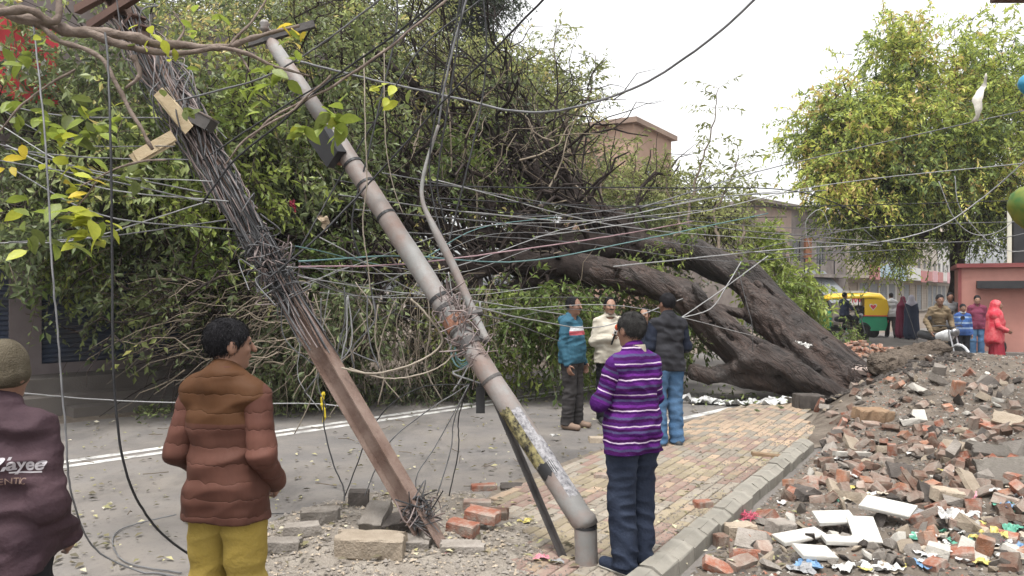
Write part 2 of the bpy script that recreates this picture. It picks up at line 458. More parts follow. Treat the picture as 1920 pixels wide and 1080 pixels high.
# kerb stones
kerb = tag(thing('kerb', 'row of bevelled concrete kerb stones between footpath and rubble', None), None, None, None, 'structure')
prof = [(0, -0.06), (0, 0.088), (0.006, 0.094), (0.062, 0.128), (0.07, 0.13), (0.148, 0.128), (0.155, 0.12), (0.155, -0.06)]
for k in range(-4, 15):
    L_ = 0.286
    m = MB(); pts = []
    for (v, z) in prof:
        pts.append((0, v + random.uniform(-0.003, 0.003), z + random.uniform(-0.004, 0.004)))
    m.prism(pts, (L_, 0, 0))
    V = m.V[0]; n = len(prof)
    V[:n] += rng.uniform(-0.003, 0.003, (n, 3)); V[n:] += rng.uniform(-0.003, 0.003, (n, 3))
    o = m.build('kerb_stone', M_stone, kerb)
    p = K0 + KU * (k * 0.298)
    place(o, (p[0] + random.gauss(0, .004), p[1], random.gauss(0, .004)), (random.gauss(0, .015), random.gauss(0, .01), krot + random.gauss(0, .012)))

# rubble ground
M_heap = mat('rubble_soil', (0.135, 0.112, 0.092), (0.215, 0.183, 0.152), 0.95, 5.0, 1.0, 26, 0.1, dirt=(0.10, 0.082, 0.068), dscale=2.2, damt=0.5)
xs = np.arange(0.2, 11.5, 0.055); ys = np.arange(3.6, 16.5, 0.055)
XX, YY = np.meshgrid(xs, ys, indexing='ij')
U_, V_ = uv(XX, YY)
ZZ = heap(XX, YY) + 0.004 - 0.10 * (1 - sstep(0.0, 0.45, -V_ + 0.55 * sstep(4.2, 5.2, U_))) * sstep(4.2, 4.6, U_)
okm = (V_ < -0.03) | (U_ > 4.35)
okm &= ~((ZZ < -0.06) & (V_ > -0.03))
ids = np.arange(XX.size).reshape(XX.shape)
keep = okm[:-1, :-1] & okm[1:, :-1] & okm[1:, 1:] & okm[:-1, 1:]
q = np.stack([ids[:-1, :-1], ids[1:, :-1], ids[1:, 1:], ids[:-1, 1:]], -1)[keep]
Vv = np.stack([XX, YY, ZZ], -1).reshape(-1, 3)
used = np.unique(q); remap = np.full(len(Vv), -1); remap[used] = np.arange(len(used))
me = mesh_np('rubble_ground', Vv[used], [remap[q]], True)
tag(obj('rubble_ground', me, M_heap), 'bank of grey brown earth and rubble right of the kerb', None, None, 'structure')
# gravel patch round the steel pole's foot
gx = np.arange(-2.6, 0.7, 0.05); gy = np.arange(3.8, 7.6, 0.05)
GX, GY = np.meshgrid(gx, gy, indexing='ij')
def patch(x, y):
    r = np.sqrt(((x + 0.75 + (y - 5.4) * 0.05) / 1.25) ** 2 + ((y - 5.25) / 1.75) ** 2)
    return (0.045 * (1 - sstep(0.25, 1.05, r)) + 0.03 * (1 - sstep(0.7, 1.1, r)) * (1 + 0.8 * hn2(x, y, 0) + 0.6 * hn3(x, y, 1.0)))
GZ = patch(GX, GY) - 0.008
ids = np.arange(GX.size).reshape(GX.shape)
q = np.stack([ids[:-1, :-1], ids[1:, :-1], ids[1:, 1:], ids[:-1, 1:]], -1).reshape(-1, 4)
me = mesh_np('gravel_patch', np.stack([GX, GY, GZ], -1).reshape(-1, 3), [q], True)
M_grav = mat('gravel_soil', (0.24, 0.21, 0.18), (0.34, 0.305, 0.26), 0.95, 8.0, 1.0, 45, 0.1, dirt=(0.14, 0.12, 0.10), dscale=3.0)
tag(obj('gravel_patch', me, M_grav), 'broken gravelly ground heaved up at the foot of the poles', None, None, 'structure')

# ------------------------------------------------------------------ buildings
def building(name, label, A, B, depth, z0=0.0):
    """empty whose local x runs along the facade from A to B, local -y faces the street"""
    A = np.array(A, float); B = np.array(B, float)
    L_ = np.linalg.norm(B - A); rz = math.atan2(B[1] - A[1], B[0] - A[0])
    t = thing(name, label, 'building', (A[0], A[1], z0), rz)
    return t, L_
def bx(name, m, parent, *b, jit=0.0):
    q = MB(); q.box(*b, jit=jit); return q.build(name, m, parent)
def wall(t, m, L_, D, z0, z1, holes, th=0.18):
    """facade slab with real openings (u0,u1,z0,z1) plus side and back walls"""
    us = sorted({0.0, L_, *[h[0] for h in holes], *[h[1] for h in holes]}); zs = sorted({z0, z1, *[h[2] for h in holes], *[h[3] for h in holes]})
    q = MB()
    for a, b in zip(us[:-1], us[1:]):
        for c, d in zip(zs[:-1], zs[1:]):
            mu, mz = (a + b) / 2, (c + d) / 2
            if any(h[0] < mu < h[1] and h[2] < mz < h[3] for h in holes): continue
            q.box(a, b, 0, th, c, d)
    q.box(0, th, th + .001, D, z0, z1); q.box(L_ - th, L_, th + .001, D, z0, z1); q.box(th + .001, L_ - th - .001, D - th, D, z0, z1)
    q.box(th + .001, L_ - th - .001, th + .001, D - th - .001, z1 - 0.2, z1 - 0.02)
    return q.build('wall', m, t)
M_glass = mat('dark_window_glass', (0.03, 0.035, 0.04), (0.06, 0.065, 0.07), 0.15, 2.0, spec=0.6)
M_frame = mat('grey_window_frame', (0.28, 0.27, 0.25), (0.36, 0.35, 0.33), 0.7)
def window(t, u0, u1, z0, z1, mf=None, mg=None, bars=1, y=0.06):
    f = MB(); w = 0.06
    f.box(u0, u1, y, y + .05, z1 - w, z1); f.box(u0, u1, y, y + .05, z0, z0 + w); f.box(u0, u0 + w, y, y + .05, z0 + w, z1 - w); f.box(u1 - w, u1, y, y + .05, z0 + w, z1 - w)
    for k in range(bars):
        x = u0 + (u1 - u0) * (k + 1) / (bars + 1); f.box(x - .02, x + .02, y + .002, y + .048, z0 + w, z1 - w)
    fo = f.build('window', mf or M_frame, t)
    p = MB(); p.box(u0 + w, u1 - w, y + .02, y + .03, z0 + w, z1 - w); p.build('pane', mg or M_glass, fo)
def shutter(t, u0, u1, z0, z1, m, y=0.05, pitch=0.09):
    q = MB(); n = int((z1 - z0) / pitch)
    V = []; Fq = []
    for i in range(n + 1):
        z = z0 + i * pitch
        for (dz, dy) in ((0, 0.02), (pitch * .3, 0.0), (pitch * .7, 0.0), (pitch * .98, 0.02)):
            if z + dz <= z1: V += [(u0, y + dy, z + dz), (u1, y + dy, z + dz)]
    for i in range(len(V) // 2 - 1): Fq.append((2 * i, 2 * i + 1, 2 * i + 3, 2 * i + 2))
    q.add(V, [Fq]); return q.build('roller_shutter', m, t)
def sign(t, txt, m_board, m_text, u0, u1, z0, z1, y=-0.12, size=None, name='signboard'):
    b = bx(name, m_board, t, u0, u1, y, y + .08, z0, z1)
    if txt:
        cu = bpy.data.curves.new('lettering', 'FONT'); cu.body = txt; cu.size = size or (z1 - z0) * 0.8; cu.extrude = 0.006
        cu.align_x = 'CENTER'; cu.align_y = 'CENTER'; cu.offset = 0.012 * cu.size
        o = bpy.data.objects.new('lettering', cu); COL.objects.link(o)
        dg = bpy.context.evaluated_depsgraph_get(); me = bpy.data.meshes.new_from_object(o.evaluated_get(dg)); bpy.data.objects.remove(o)
        lo = obj('lettering', me, m_text, b); lo.location = ((u0 + u1) / 2, y - .008, (z0 + z1) / 2); lo.rotation_euler = (math.pi / 2, 0, 0)
    return b
M_white = mat('chalky_white', (0.66, 0.65, 0.62), (0.74, 0.73, 0.70), 0.7, 3, dirt=(0.45, 0.43, 0.4), damt=0.3)
M_plast = mat('grimy_mauve_plaster', (0.19, 0.16, 0.16), (0.26, 0.22, 0.22), 0.9, 2.0, 0.2, 30, dirt=(0.20, 0.17, 0.165), dscale=1.3, damt=0.5)
M_navy = mat('navy_shutter_paint', (0.045, 0.06, 0.10), (0.06, 0.078, 0.125), 0.55, 2.0, dirt=(0.11, 0.10, 0.09), damt=0.35)
M_plinth = mat('grey_cement_step', (0.14, 0.125, 0.115), (0.21, 0.19, 0.175), 0.9, 3.0, 0.4, 40, dirt=(0.12, 0.10, 0.09))
M_signred = mat('red_sign', (0.62, 0.05, 0.07), (0.66, 0.065, 0.085), 0.5, 2)
M_black = mat('black_paint', (0.02, 0.02, 0.022), (0.035, 0.035, 0.037), 0.5, 4)
M_brown = mat('brown_board', (0.10, 0.055, 0.045), (0.14, 0.08, 0.06), 0.7, 4)

# shops across the road, left
fN = 4.7
A = R0 + RU * -4.2 + RN * fN; B = R0 + RU * 6.0 + RN * fN
t, L_ = building('shop_building', 'shuttered two storey shops behind the fallen crown, left', A[:2], B[:2], 6)
def u_at(px):       # facade coordinate seen at image column px
    k = (px - 960) / F
    p = A[:2]; d = (B - A)[:2] / L_
    s_ = (k * p[1] - p[0]) / (d[0] - k * d[1]); return s_
ug = [(u_at(-95), u_at(18)), (u_at(78), u_at(268)), (u_at(288), u_at(470)), (u_at(500), u_at(600))]
holes = [(a, b, 0.66, 2.45) for a, b in ug]
holes += [(u_at(30), u_at(120), 3.6, 4.9), (u_at(260), u_at(360), 3.6, 4.9)]
wall(t, M_plast, L_, 6, 0.5, 6.6, holes)
for a, b in ug: shutter(t, a, b, 0.66, 2.45, M_navy, pitch=0.075)
for a, b, c, d in holes[4:]: window(t, a, b, c, d)
bx('plinth', M_plinth, t, -0.3, L_ + .3, -0.75, 6, -0.02, 0.499)
bx('step', M_plinth, t, 0.5, L_ - .5, -1.15, -0.751, -0.02, 0.27)
bx('step', M_plinth, t, u_at(80), u_at(330), -1.5, -1.151, -0.02, 0.13)
bx('ledge', M_plinth, t, -0.2, L_ + .2, -0.55, -0.002, 2.75, 2.86)
bx('lintel', M_brown, t, -0.2, u_at(60), -0.07, -0.002, 2.47, 2.56)
sign(t, 'TIN-09AA', M_white, M_black, u_at(-80), u_at(46), 2.28, 2.46, y=-0.16, size=0.16)
sign(t, 'no', M_signred, M_white, u_at(-70), u_at(82), 4.55, 5.75, y=-0.75, size=0.75)
bx('awning', M_plinth, t, u_at(-60), u_at(30), -0.9, -0.001, 3.05, 3.13)

# salmon house behind the crown
M_salmon = mat('salmon_plaster', (0.44, 0.30, 0.225), (0.52, 0.36, 0.275), 0.9, 1.0, 0.15, 20, dirt=(0.33, 0.22, 0.17), dscale=0.6, damt=0.4)
c0 = W(1188, 300, 36); 
t, L_ = building('salmon_house', 'tall salmon plastered house rising behind the fallen tree', c0[:2], (c0[0] + 2.6, c0[1] + 4.2), 6)
L_ = 5.0
wall(t, M_salmon, L_, 3.8, 0, 9.6, [(1.2, 2.4, 6.4, 8.0)]); window(t, 1.2, 2.4, 6.4, 8.0)
bx('roof_slab', mat('roof_concrete', (0.30, 0.22, 0.18), (0.38, 0.28, 0.22), 0.9, 2), t, -0.25, L_ + .25, -0.25, 4.05, 9.602, 9.85)

# grey weathered building down the street
M_greyp = mat('stained_grey_plaster', (0.27, 0.235, 0.215), (0.36, 0.315, 0.29), 0.9, 0.8, 0.3, 20, dirt=(0.14, 0.12, 0.115), dscale=0.7, damt=0.55)
M_pinkp = mat('faded_pink_plaster', (0.44, 0.34, 0.29), (0.50, 0.39, 0.33), 0.9, 1.0, dirt=(0.28, 0.22, 0.19), dscale=0.9)
M_rust = mat('rusty_board', (0.30, 0.13, 0.07), (0.36, 0.17, 0.10), 0.8, 3)
M_tarp = mat('grey_tarpaulin', (0.16, 0.17, 0.18), (0.24, 0.25, 0.26), 0.6, 3)
M_greensh = mat('pale_green_shade', (0.33, 0.42, 0.40), (0.40, 0.48, 0.46), 0.7, 3)
a_ = W(1392, 500, 36); b_ = W(1585, 500, 45)
t, L_ = building('grey_house', 'weathered grey house with dark windows left of the rickshaw', a_[:2], b_[:2], 9)
H_ = [(0.6, 1.5, 3.3, 4.6), (2.6, 4.2, 3.2, 4.6), (5.4, 6.6, 3.3, 4.5), (8.4, 9.6, 3.2, 4.5), (2.4, 4.6, 0.1, 2.2), (5.2, 7.2, 0.1, 2.2), (8.0, 10.6, 0.1, 2.2), (0.3, 1.8, 0.1, 2.2)]
H_ = [h for h in H_ if h[1] < L_ - .1]
wall(t, M_greyp, L_, 8, 0, 6.0, H_)
for h in H_:
    if h[2] > 3: window(t, *h, bars=2)
    else: shutter(t, *h, M_tarp)
bx('upper_wall', M_pinkp, t, 1.2, 5.2, -0.03, -0.002, 4.75, 5.9)
bx('pier', M_pinkp, t, 1.75, 2.3, -0.06, -0.002, 2.7, 4.74); bx('pier', M_pinkp, t, 4.35, 4.9, -0.06, -0.002, 2.7, 4.74)
bx('balcony_slab', M_greyp, t, 0.2, L_ - 1, -0.95, -0.001, 2.5, 2.68)
bx('shutter_board', M_rust, t, 6.75, 7.5, -0.12, -0.004, 3.3, 4.6)
bx('roof_ledge', M_greyp, t, -0.3, L_ + .3, -0.5, 0.0 - .002, 6.0, 6.16)
q = MB(); q.add([(2.2, -0.05, 2.45), (5.0, -0.05, 2.45), (5.0, -1.3, 2.1), (2.2, -1.3, 2.1), (2.2, -0.05, 2.42), (5.0, -0.05, 2.42), (5.0, -1.3, 2.07), (2.2, -1.3, 2.07)], [[(0, 1, 2, 3), (7, 6, 5, 4), (0, 4, 5, 1), (1, 5, 6, 2), (2, 6, 7, 3), (3, 7, 4, 0)]]); q.build('awning', M_greensh, t)
q = MB(); q.add([(6.2, -0.1, 2.9), (9.2, -0.1, 2.9), (9.0, -1.7, 1.3), (6.6, -1.5, 1.2), (6.2, -0.13, 2.87), (9.2, -0.13, 2.87), (9.0, -1.73, 1.27), (6.6, -1.53, 1.17)], [[(0, 1, 2, 3), (7, 6, 5, 4), (0, 4, 5, 1), (1, 5, 6, 2), (2, 6, 7, 3), (3, 7, 4, 0)]]); q.build('tarpaulin', M_tarp, t)
for k in range(5): bx('railing_post', M_black, t, 1.0 + k * 1.9, 1.05 + k * 1.9, -0.9, -0.85, 2.681, 3.4)
bx('rail', M_black, t, 0.9, 8.8, -0.9, -0.86, 3.402, 3.45)
sign(t, 'MAM', M_white, M_signred, 7.6, 10.6, 1.05, 1.75, y=-1.9, size=0.7)

# long row of shops
M_cream = mat('cream_wash', (0.52, 0.47, 0.40), (0.60, 0.55, 0.47), 0.9, 0.7, dirt=(0.36, 0.32, 0.28), dscale=0.6)
M_beige = mat('beige_wash', (0.44, 0.38, 0.32), (0.52, 0.45, 0.38), 0.9, 0.7, dirt=(0.30, 0.26, 0.22), dscale=0.6)
M_blueg = mat('blue_grey_shutter', (0.24, 0.27, 0.30), (0.32, 0.35, 0.38), 0.6, 2, dirt=(0.2, 0.19, 0.18))
M_signs = [mat('sign_pale_blue', (0.42, 0.55, 0.62), None, 0.6), mat('sign_pink', (0.62, 0.36, 0.38), None, 0.6), mat('sign_white', (0.68, 0.67, 0.65), None, 0.6), mat('sign_faded_red', (0.50, 0.20, 0.19), None, 0.6), mat('sign_mint', (0.42, 0.58, 0.52), None, 0.6)]
A2 = np.array([W(1588, 500, 46)[0], 46.0]); B2 = np.array([W(1800, 500, 92)[0], 92.0])
row = [('beige shop with pale boards beyond the rickshaw', M_beige, 6.6), ('white shop with pink boards next to the beige one', M_white, 5.4), ('beige shop in the middle of the far row', M_beige, 7.4), ('cream shop house with small upper windows in the far row', M_cream, 8.6), ('pale shop house nearest the neem trunk in the far row', M_white, 7.6), ('last beige shop house at the far end of the row', M_beige, 9.0)]
for i, (lab, m, hh) in enumerate(row):
    f0, f1 = i / len(row), (i + 1) / len(row)
    t, L_ = building('shop_house', lab, A2 + (B2 - A2) * f0, A2 + (B2 - A2) * f1, 8); t['group'] = 'far row of shops'
    L_ -= 0.05
    n = max(2, int(L_ / 2.6)); du = L_ / n
    H_ = [(k * du + .25, (k + 1) * du - .25, 0.15, 2.3) for k in range(n)] + [(k * du + .7, (k + 1) * du - .7, 3.7, 4.55) for k in range(n)]
    wall(t, m, L_, 7, 0, hh, H_)
    for k, h in enumerate(H_):
        if h[2] < 1: shutter(t, *h, M_blueg if (k + i) % 3 else M_beige, pitch=0.15)
        else: window(t, *h)
    bx('canopy', M_greyp if i % 2 else M_beige, t, 0, L_, -1.2, -0.002, 2.55, 2.68)
    for k in range(n):
        if random.random() < 0.85:
            bx('signboard', random.choice(M_signs), t, k * du + .15, (k + 1) * du - .1 - random.random() * .5, -1.3, -1.22, 2.45 + random.random() * .2, 3.3 + random.random() * .3)
    bx('parapet', m, t, 0, L_, -0.25, -0.002, hh - .45, hh - .1)
p = W(1690, 420, 88)
t, L_ = building('pale_block', 'tall pale block glimpsed under the neem crown', (p[0] - 7, 86), (p[0] + 7, 98), 10)
H_ = [(1 + k * 2.6, 2.4 + k * 2.6, z, z + 1.4) for k in range(6) for z in (4.2, 7.4)]
wall(t, M_white, L_, 9, 0, 10.5, H_)
for h in H_: window(t, *h)

# pink kiosk on the right
M_pinkw = mat('dusky_pink_wall', (0.42, 0.20, 0.165), (0.47, 0.235, 0.195), 0.85, 1.2, 0.12, 30, dirt=(0.33, 0.17, 0.145), dscale=1.8, damt=0.35)
M_maroon = mat('maroon_edge', (0.20, 0.05, 0.05), (0.25, 0.075, 0.07), 0.7, 3)
a_ = W(1803, 600, 21.0)
t = thing('pink_kiosk', 'dusky pink walled kiosk with dark ledge at the right edge', 'building', (a_[0], 21.0, 0), math.radians(-27))
bx('wall', M_pinkw, t, 0, 5, 0, 3.5, -0.01, 2.42)
bx('roof_edge', M_maroon, t, -0.12, 5.1, -0.12, 3.6, 2.422, 2.53)
bx('ledge', M_black, t, 0.34, 4.8, -0.3, -0.002, 1.86, 2.06)
bx('pipe', M_maroon, t, -0.08, -0.002, -0.02, 0.06, 0, 2.41)
bx('roof_post', mat('white_post', (0.62, 0.60, 0.50), None, 0.6), t, 1.06, 1.16, 0.1, 0.2, 2.532, 3.95)
bx('dark_column', M_black, t, 1.22, 1.62, 0.3, 0.7, 2.532, 3.7)
bx('plinth', M_plinth, t, -0.4, 5.2, -0.5, -0.003, -0.02, 0.18)

# overhang corner at the top right
c = W(1856, 6, 7.0)
t = thing('roof_overhang', 'brown roof corner poking into the top right corner', 'roof', (c[0], 7.0, c[2]))
bx('eave_board', M_brown, t, 0, 2.6, -1.2, 0, 0.0, 0.09); bx('roof_sheet', M_plinth, t, -0.05, 2.6, -1.3, 0.06, 0.092, 0.12); bx('wall', M_plast, t, 1.9, 2.2, -1.1, -.1, -c[2], -0.002)

# ------------------------------------------------------------------ vegetation
M_bark = mat('dark_wet_bark', (0.018, 0.0145, 0.0135), (0.074, 0.061, 0.055), 0.7, 9.0, 1.0, 11, 0.35, dirt=(0.085, 0.046, 0.032), dscale=1.5, damt=0.45, stretch=(.22, 1, 1), rot=(0, math.radians(-42), 0), bdist=.07)
_N, _L, _b, _c = colsock(M_bark)          # cracked plates along the grain
_tc = _N.new('ShaderNodeTexCoord'); _m0 = _N.new('ShaderNodeMapping'); _m0.inputs['Rotation'].default_value = (0, math.radians(-42), 0); _L.new(_tc.outputs['Object'], _m0.inputs[0])
_nz = _N.new('ShaderNodeTexNoise'); _nz.inputs['Scale'].default_value = 6; _L.new(_m0.outputs[0], _nz.inputs['Vector'])
_wp = _N.new('ShaderNodeMix'); _wp.data_type = 'RGBA'; _wp.inputs['Factor'].default_value = .12; _L.new(_m0.outputs[0], _wp.inputs['A']); _L.new(_nz.outputs['Color'], _wp.inputs['B'])
_m1 = _N.new('ShaderNodeMapping'); _m1.inputs['Scale'].default_value = (.16, 1, 1); _L.new(_wp.outputs['Result'], _m1.inputs[0])
_vo = _N.new('ShaderNodeTexVoronoi'); _vo.feature = 'DISTANCE_TO_EDGE'; _vo.inputs['Scale'].default_value = 24; _L.new(_m1.outputs[0], _vo.inputs['Vector'])
_r = _N.new('ShaderNodeMapRange'); _r.inputs['From Max'].default_value = .16; _r.inputs['To Min'].default_value = .35; _L.new(_vo.outputs['Distance'], _r.inputs['Value'])
_bp = _N.new('ShaderNodeBump'); _bp.inputs['Strength'].default_value = .6; _bp.inputs['Distance'].default_value = .018; _L.new(_r.outputs[0], _bp.inputs['Height']); _L.new(_b.inputs['Normal'].links[0].from_socket, _bp.inputs['Normal']); _L.new(_bp.outputs[0], _b.inputs['Normal'])
_m = _N.new('ShaderNodeMix'); _m.data_type = 'RGBA'; _m.inputs['A'].default_value = (.014, .011, .010, 1); _L.new(_r.outputs[0], _m.inputs['Factor']); _L.new(_c, _m.inputs['B']); _L.new(_m.outputs['Result'], _b.inputs['Base Color'])
M_limb = mat('blackish_limb_bark', (0.022, 0.017, 0.016), (0.055, 0.043, 0.038), 0.9, 6.0, 0.8, 20, 0.2)
M_twig = mat('grey_brown_twig', (0.10, 0.078, 0.06), (0.17, 0.135, 0.105), 0.9, 5.0)
M_strand = mat('pale_hanging_twig', (0.20, 0.165, 0.125), (0.29, 0.24, 0.185), 0.9, 5.0)
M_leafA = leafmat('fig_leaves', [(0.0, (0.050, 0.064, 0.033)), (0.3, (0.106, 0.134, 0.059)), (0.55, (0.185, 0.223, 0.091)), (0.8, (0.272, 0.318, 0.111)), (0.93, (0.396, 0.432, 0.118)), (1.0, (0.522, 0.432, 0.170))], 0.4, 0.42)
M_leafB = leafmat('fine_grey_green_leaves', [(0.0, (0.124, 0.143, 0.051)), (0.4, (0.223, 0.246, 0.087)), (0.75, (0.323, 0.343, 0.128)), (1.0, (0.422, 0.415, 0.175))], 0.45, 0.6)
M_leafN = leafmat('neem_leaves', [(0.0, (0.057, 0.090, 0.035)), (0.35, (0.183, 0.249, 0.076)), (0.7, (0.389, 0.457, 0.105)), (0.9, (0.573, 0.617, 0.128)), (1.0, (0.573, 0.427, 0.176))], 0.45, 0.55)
M_leafG = leafmat('fresh_green_leaves', [(0.0, (0.043, 0.069, 0.022)), (0.5, (0.130, 0.184, 0.042)), (1.0, (0.281, 0.331, 0.072))], 0.4, 0.45)
M_leafD = leafmat('dark_green_leaves', [(0.0, (0.02, 0.032, 0.014)), (0.5, (0.05, 0.07, 0.03)), (1.0, (0.09, 0.11, 0.05))], 0.3, 0.5)

def unit(v): return v / (np.linalg.norm(v, axis=-1, keepdims=True) + 1e-9)
class Foliage:
    def __init__(s): s.B = []; s.D = []; s.N = []; s.L = []; s.W = []; s.T = []; s.tw = MB()
    def twigs(s, base, dirs, length, nl, ll, lw, tint, droop=0.35, tr=0.006, stems=True, tj=0.12, spread=0.9):
        """base (n,3), dirs (n,3): a bent twig each with nl leaves"""
        n = len(base); dirs = unit(dirs)
        length = np.broadcast_to(length, (n,)); tint = np.broadcast_to(tint, (n,))
        t = np.linspace(0.12, 1.0, nl)
        side = unit(np.cross(dirs, rng.normal(size=(n, 3))))
        P = base[:, None] + dirs[:, None] * (length[:, None] * t)[..., None] + np.array([0, 0, -1.0]) * (droop * length[:, None] * t ** 2)[..., None]
        P = P + side[:, None] * (0.12 * length[:, None] * np.sin(t * 3 + 1))[..., None]
        if stems:
            k = [0, nl // 3, 2 * nl // 3, nl - 1]
            Q = np.concatenate([base[:, None], P[:, k[1:]]], 1)      # 4 points each
            a = unit(np.cross(dirs, [0.1, 0.2, 1.0])); b = np.cross(dirs, a)
            rr = tr * np.array([1.0, 0.8, 0.55, 0.25])
            ang = np.array([0, 2.094, 4.189])
            ring = (np.cos(ang)[None, None, :, None] * a[:, None, None] + np.sin(ang)[None, None, :, None] * b[:, None, None]) * rr[None, :, None, None]
            V = (Q[:, :, None] + ring).reshape(-1, 3)
            o = np.arange(n)[:, None, None, None] * 12; i = np.arange(3)[None, :, None, None] * 3
            j = np.arange(3)[None, None, :, None]; 
            q = np.concatenate([o + i + j, o + i + (j + 1) % 3, o + i + 3 + (j + 1) % 3, o + i + 3 + j], -1).reshape(-1, 4)
            s.tw.add(V, [q])
        tang = unit(np.gradient(P, axis=1))
        sgn = np.where(np.arange(nl) % 2 == 0, 1.0, -1.0)
        lat = unit(np.cross(tang, side[:, None]) + 0.6 * rng.normal(size=P.shape))
        D = unit(tang * 0.6 + lat * sgn[None, :, None] * spread + np.array([0, 0, -0.35]) + rng.normal(size=P.shape) * 0.3)
        N = unit(np.cross(D, rng.normal(size=P.shape)) + np.array([0, 0, 0.7]))
        Lf = ll * rng.uniform(0.5, 1.5, (n, nl))
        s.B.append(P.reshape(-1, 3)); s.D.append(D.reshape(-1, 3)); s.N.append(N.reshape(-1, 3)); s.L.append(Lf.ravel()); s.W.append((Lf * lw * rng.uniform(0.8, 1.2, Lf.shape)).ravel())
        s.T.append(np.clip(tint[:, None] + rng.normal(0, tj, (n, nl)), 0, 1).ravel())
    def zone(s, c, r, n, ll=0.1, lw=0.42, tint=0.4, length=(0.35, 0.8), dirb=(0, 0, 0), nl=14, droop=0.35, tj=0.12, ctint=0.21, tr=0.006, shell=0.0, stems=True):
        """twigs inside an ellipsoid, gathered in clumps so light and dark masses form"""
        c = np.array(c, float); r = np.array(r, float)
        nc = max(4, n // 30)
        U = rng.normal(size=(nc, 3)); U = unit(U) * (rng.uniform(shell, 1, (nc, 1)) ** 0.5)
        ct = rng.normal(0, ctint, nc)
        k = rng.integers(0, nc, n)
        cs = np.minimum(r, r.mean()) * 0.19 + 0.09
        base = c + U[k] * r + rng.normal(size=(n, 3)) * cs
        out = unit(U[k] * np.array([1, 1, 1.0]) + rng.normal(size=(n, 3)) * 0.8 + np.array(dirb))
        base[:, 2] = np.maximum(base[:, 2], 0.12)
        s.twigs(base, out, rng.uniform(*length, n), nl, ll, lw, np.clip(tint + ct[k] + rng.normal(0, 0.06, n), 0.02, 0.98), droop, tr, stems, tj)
    def leaves_mesh(s, name):
        B = np.concatenate(s.B); D = np.concatenate(s.D); N = np.concatenate(s.N); L = np.concatenate(s.L)[:, None]; Wd = np.concatenate(s.W)[:, None]; T = np.concatenate(s.T)
        ok = B[:, 2] > 0.02
        B, D, N, L, Wd, T = B[ok], D[ok], N[ok], L[ok], Wd[ok], T[ok]
        X = unit(np.cross(D, N)); N2 = np.cross(X, D)
        a = B + D * L * 0.42 + X * Wd * 0.5 + N2 * Wd * 0.16
        b = B + D * L * 0.42 - X * Wd * 0.5 + N2 * Wd * 0.16
        tip = B + D * L - N2 * L * 0.10
        V = np.stack([B, a, tip, b], 1); V[..., 2] = np.maximum(V[..., 2], 0.012)
        n = len(B); o = np.arange(n)[:, None] * 4
        f = np.concatenate([o + np.array([0, 2, 1]), o + np.array([0, 3, 2])])
        return mesh_np(name, V.reshape(-1, 3), [f], False, {'tint': np.repeat(T, 4)})

def zpx(px, py, d, hw, hh, hd):
    return W(px, py, d), (hw * d / F, hd, hh * d / F)
def limb_pts(pts): 
    P = np.array([W(a, b, c) for a, b, c, r in pts]); R = np.array([r for *_, r in pts])
    Q = crom(P, 7); t = np.linspace(0, len(R) - 1, len(Q)); Rr = np.interp(t, np.arange(len(R)), R)
    return Q, Rr
lnoise = snoise(31, 8, 1.3)
def knobbly(Q, R, amp=0.35):
    n = np.stack([lnoise(Q[:, 0] + 5 * k, Q[:, 1], Q[:, 2] + 3 * k) for k in range(3)], -1)
    return Q + n * (R * amp + 0.01)[:, None], R * (1 + 0.18 * lnoise(Q[:, 0] * 2, Q[:, 1] * 2, Q[:, 2] * 2 + 9))

# ---- the fallen tree
tree = thing('fallen_tree', 'huge uprooted fig tree lying across the road, roots towards the rubble', 'tree', tuple(G(1560, 750)))
tree.location = (0, 0, 0)
def ch(seq): return [rc(W(*a[:3]), W(*b[:3]), a[3], b[3]) for a, b in zip(seq[:-1], seq[1:])]
tr = []
tr += ch([(1625, 728, 13.1, .26), (1545, 672, 13.2, .34), (1480, 612, 13.4, .30), (1432, 560, 13.6, .27), (1385, 515, 13.75, .25), (1300, 478, 13.9, .25), (1195, 464, 14.0, .24)])
tr += ch([(1590, 730, 12.7, .28), (1500, 700, 12.6, .30), (1405, 672, 12.7, .31), (1345, 618, 12.85, .28), (1280, 556, 13.0, .25), (1190, 520, 13.2, .24), (1085, 505, 13.3, .24)])
tr += ch([(1610, 738, 12.6, .24), (1520, 722, 12.5, .22), (1420, 706, 12.5, .17), (1305, 700, 12.6, .13)])
tr += ch([(1392, 532, 13.35, .13), (1430, 590, 13.05, .17), (1480, 650, 12.85, .20), (1560, 712, 12.6, .22), (1620, 745, 12.4, .14)])
tr += ch([(1385, 590, 13.0, .08), (1350, 580, 12.95, .09), (1310, 585, 12.9, .07)])
tr += ch([(1450, 690, 12.3, .12), (1405, 672, 12.3, .14), (1375, 692, 12.35, .11), (1345, 706, 12.45, .06)])
tr += ch([(1565, 744, 12.25, .14), (1505, 704, 12.2, .14), (1450, 676, 12.3, .12)])
tr += ch([(1640, 712, 13.3, .10), (1540, 635, 13.35, .14), (1455, 558, 13.5, .13), (1410, 500, 13.6, .09)])
tr += ch([(1645, 748, 12.4, .09), (1590, 748, 12.2, .13), (1530, 752, 12.15, .06)])
tr += ch([(1670, 735, 12.9, .06), (1610, 728, 12.8, .14)])
tr += ch([(1665, 722, 13.2, .05), (1630, 712, 13.1, .12)])
_r = np.random.default_rng(5)
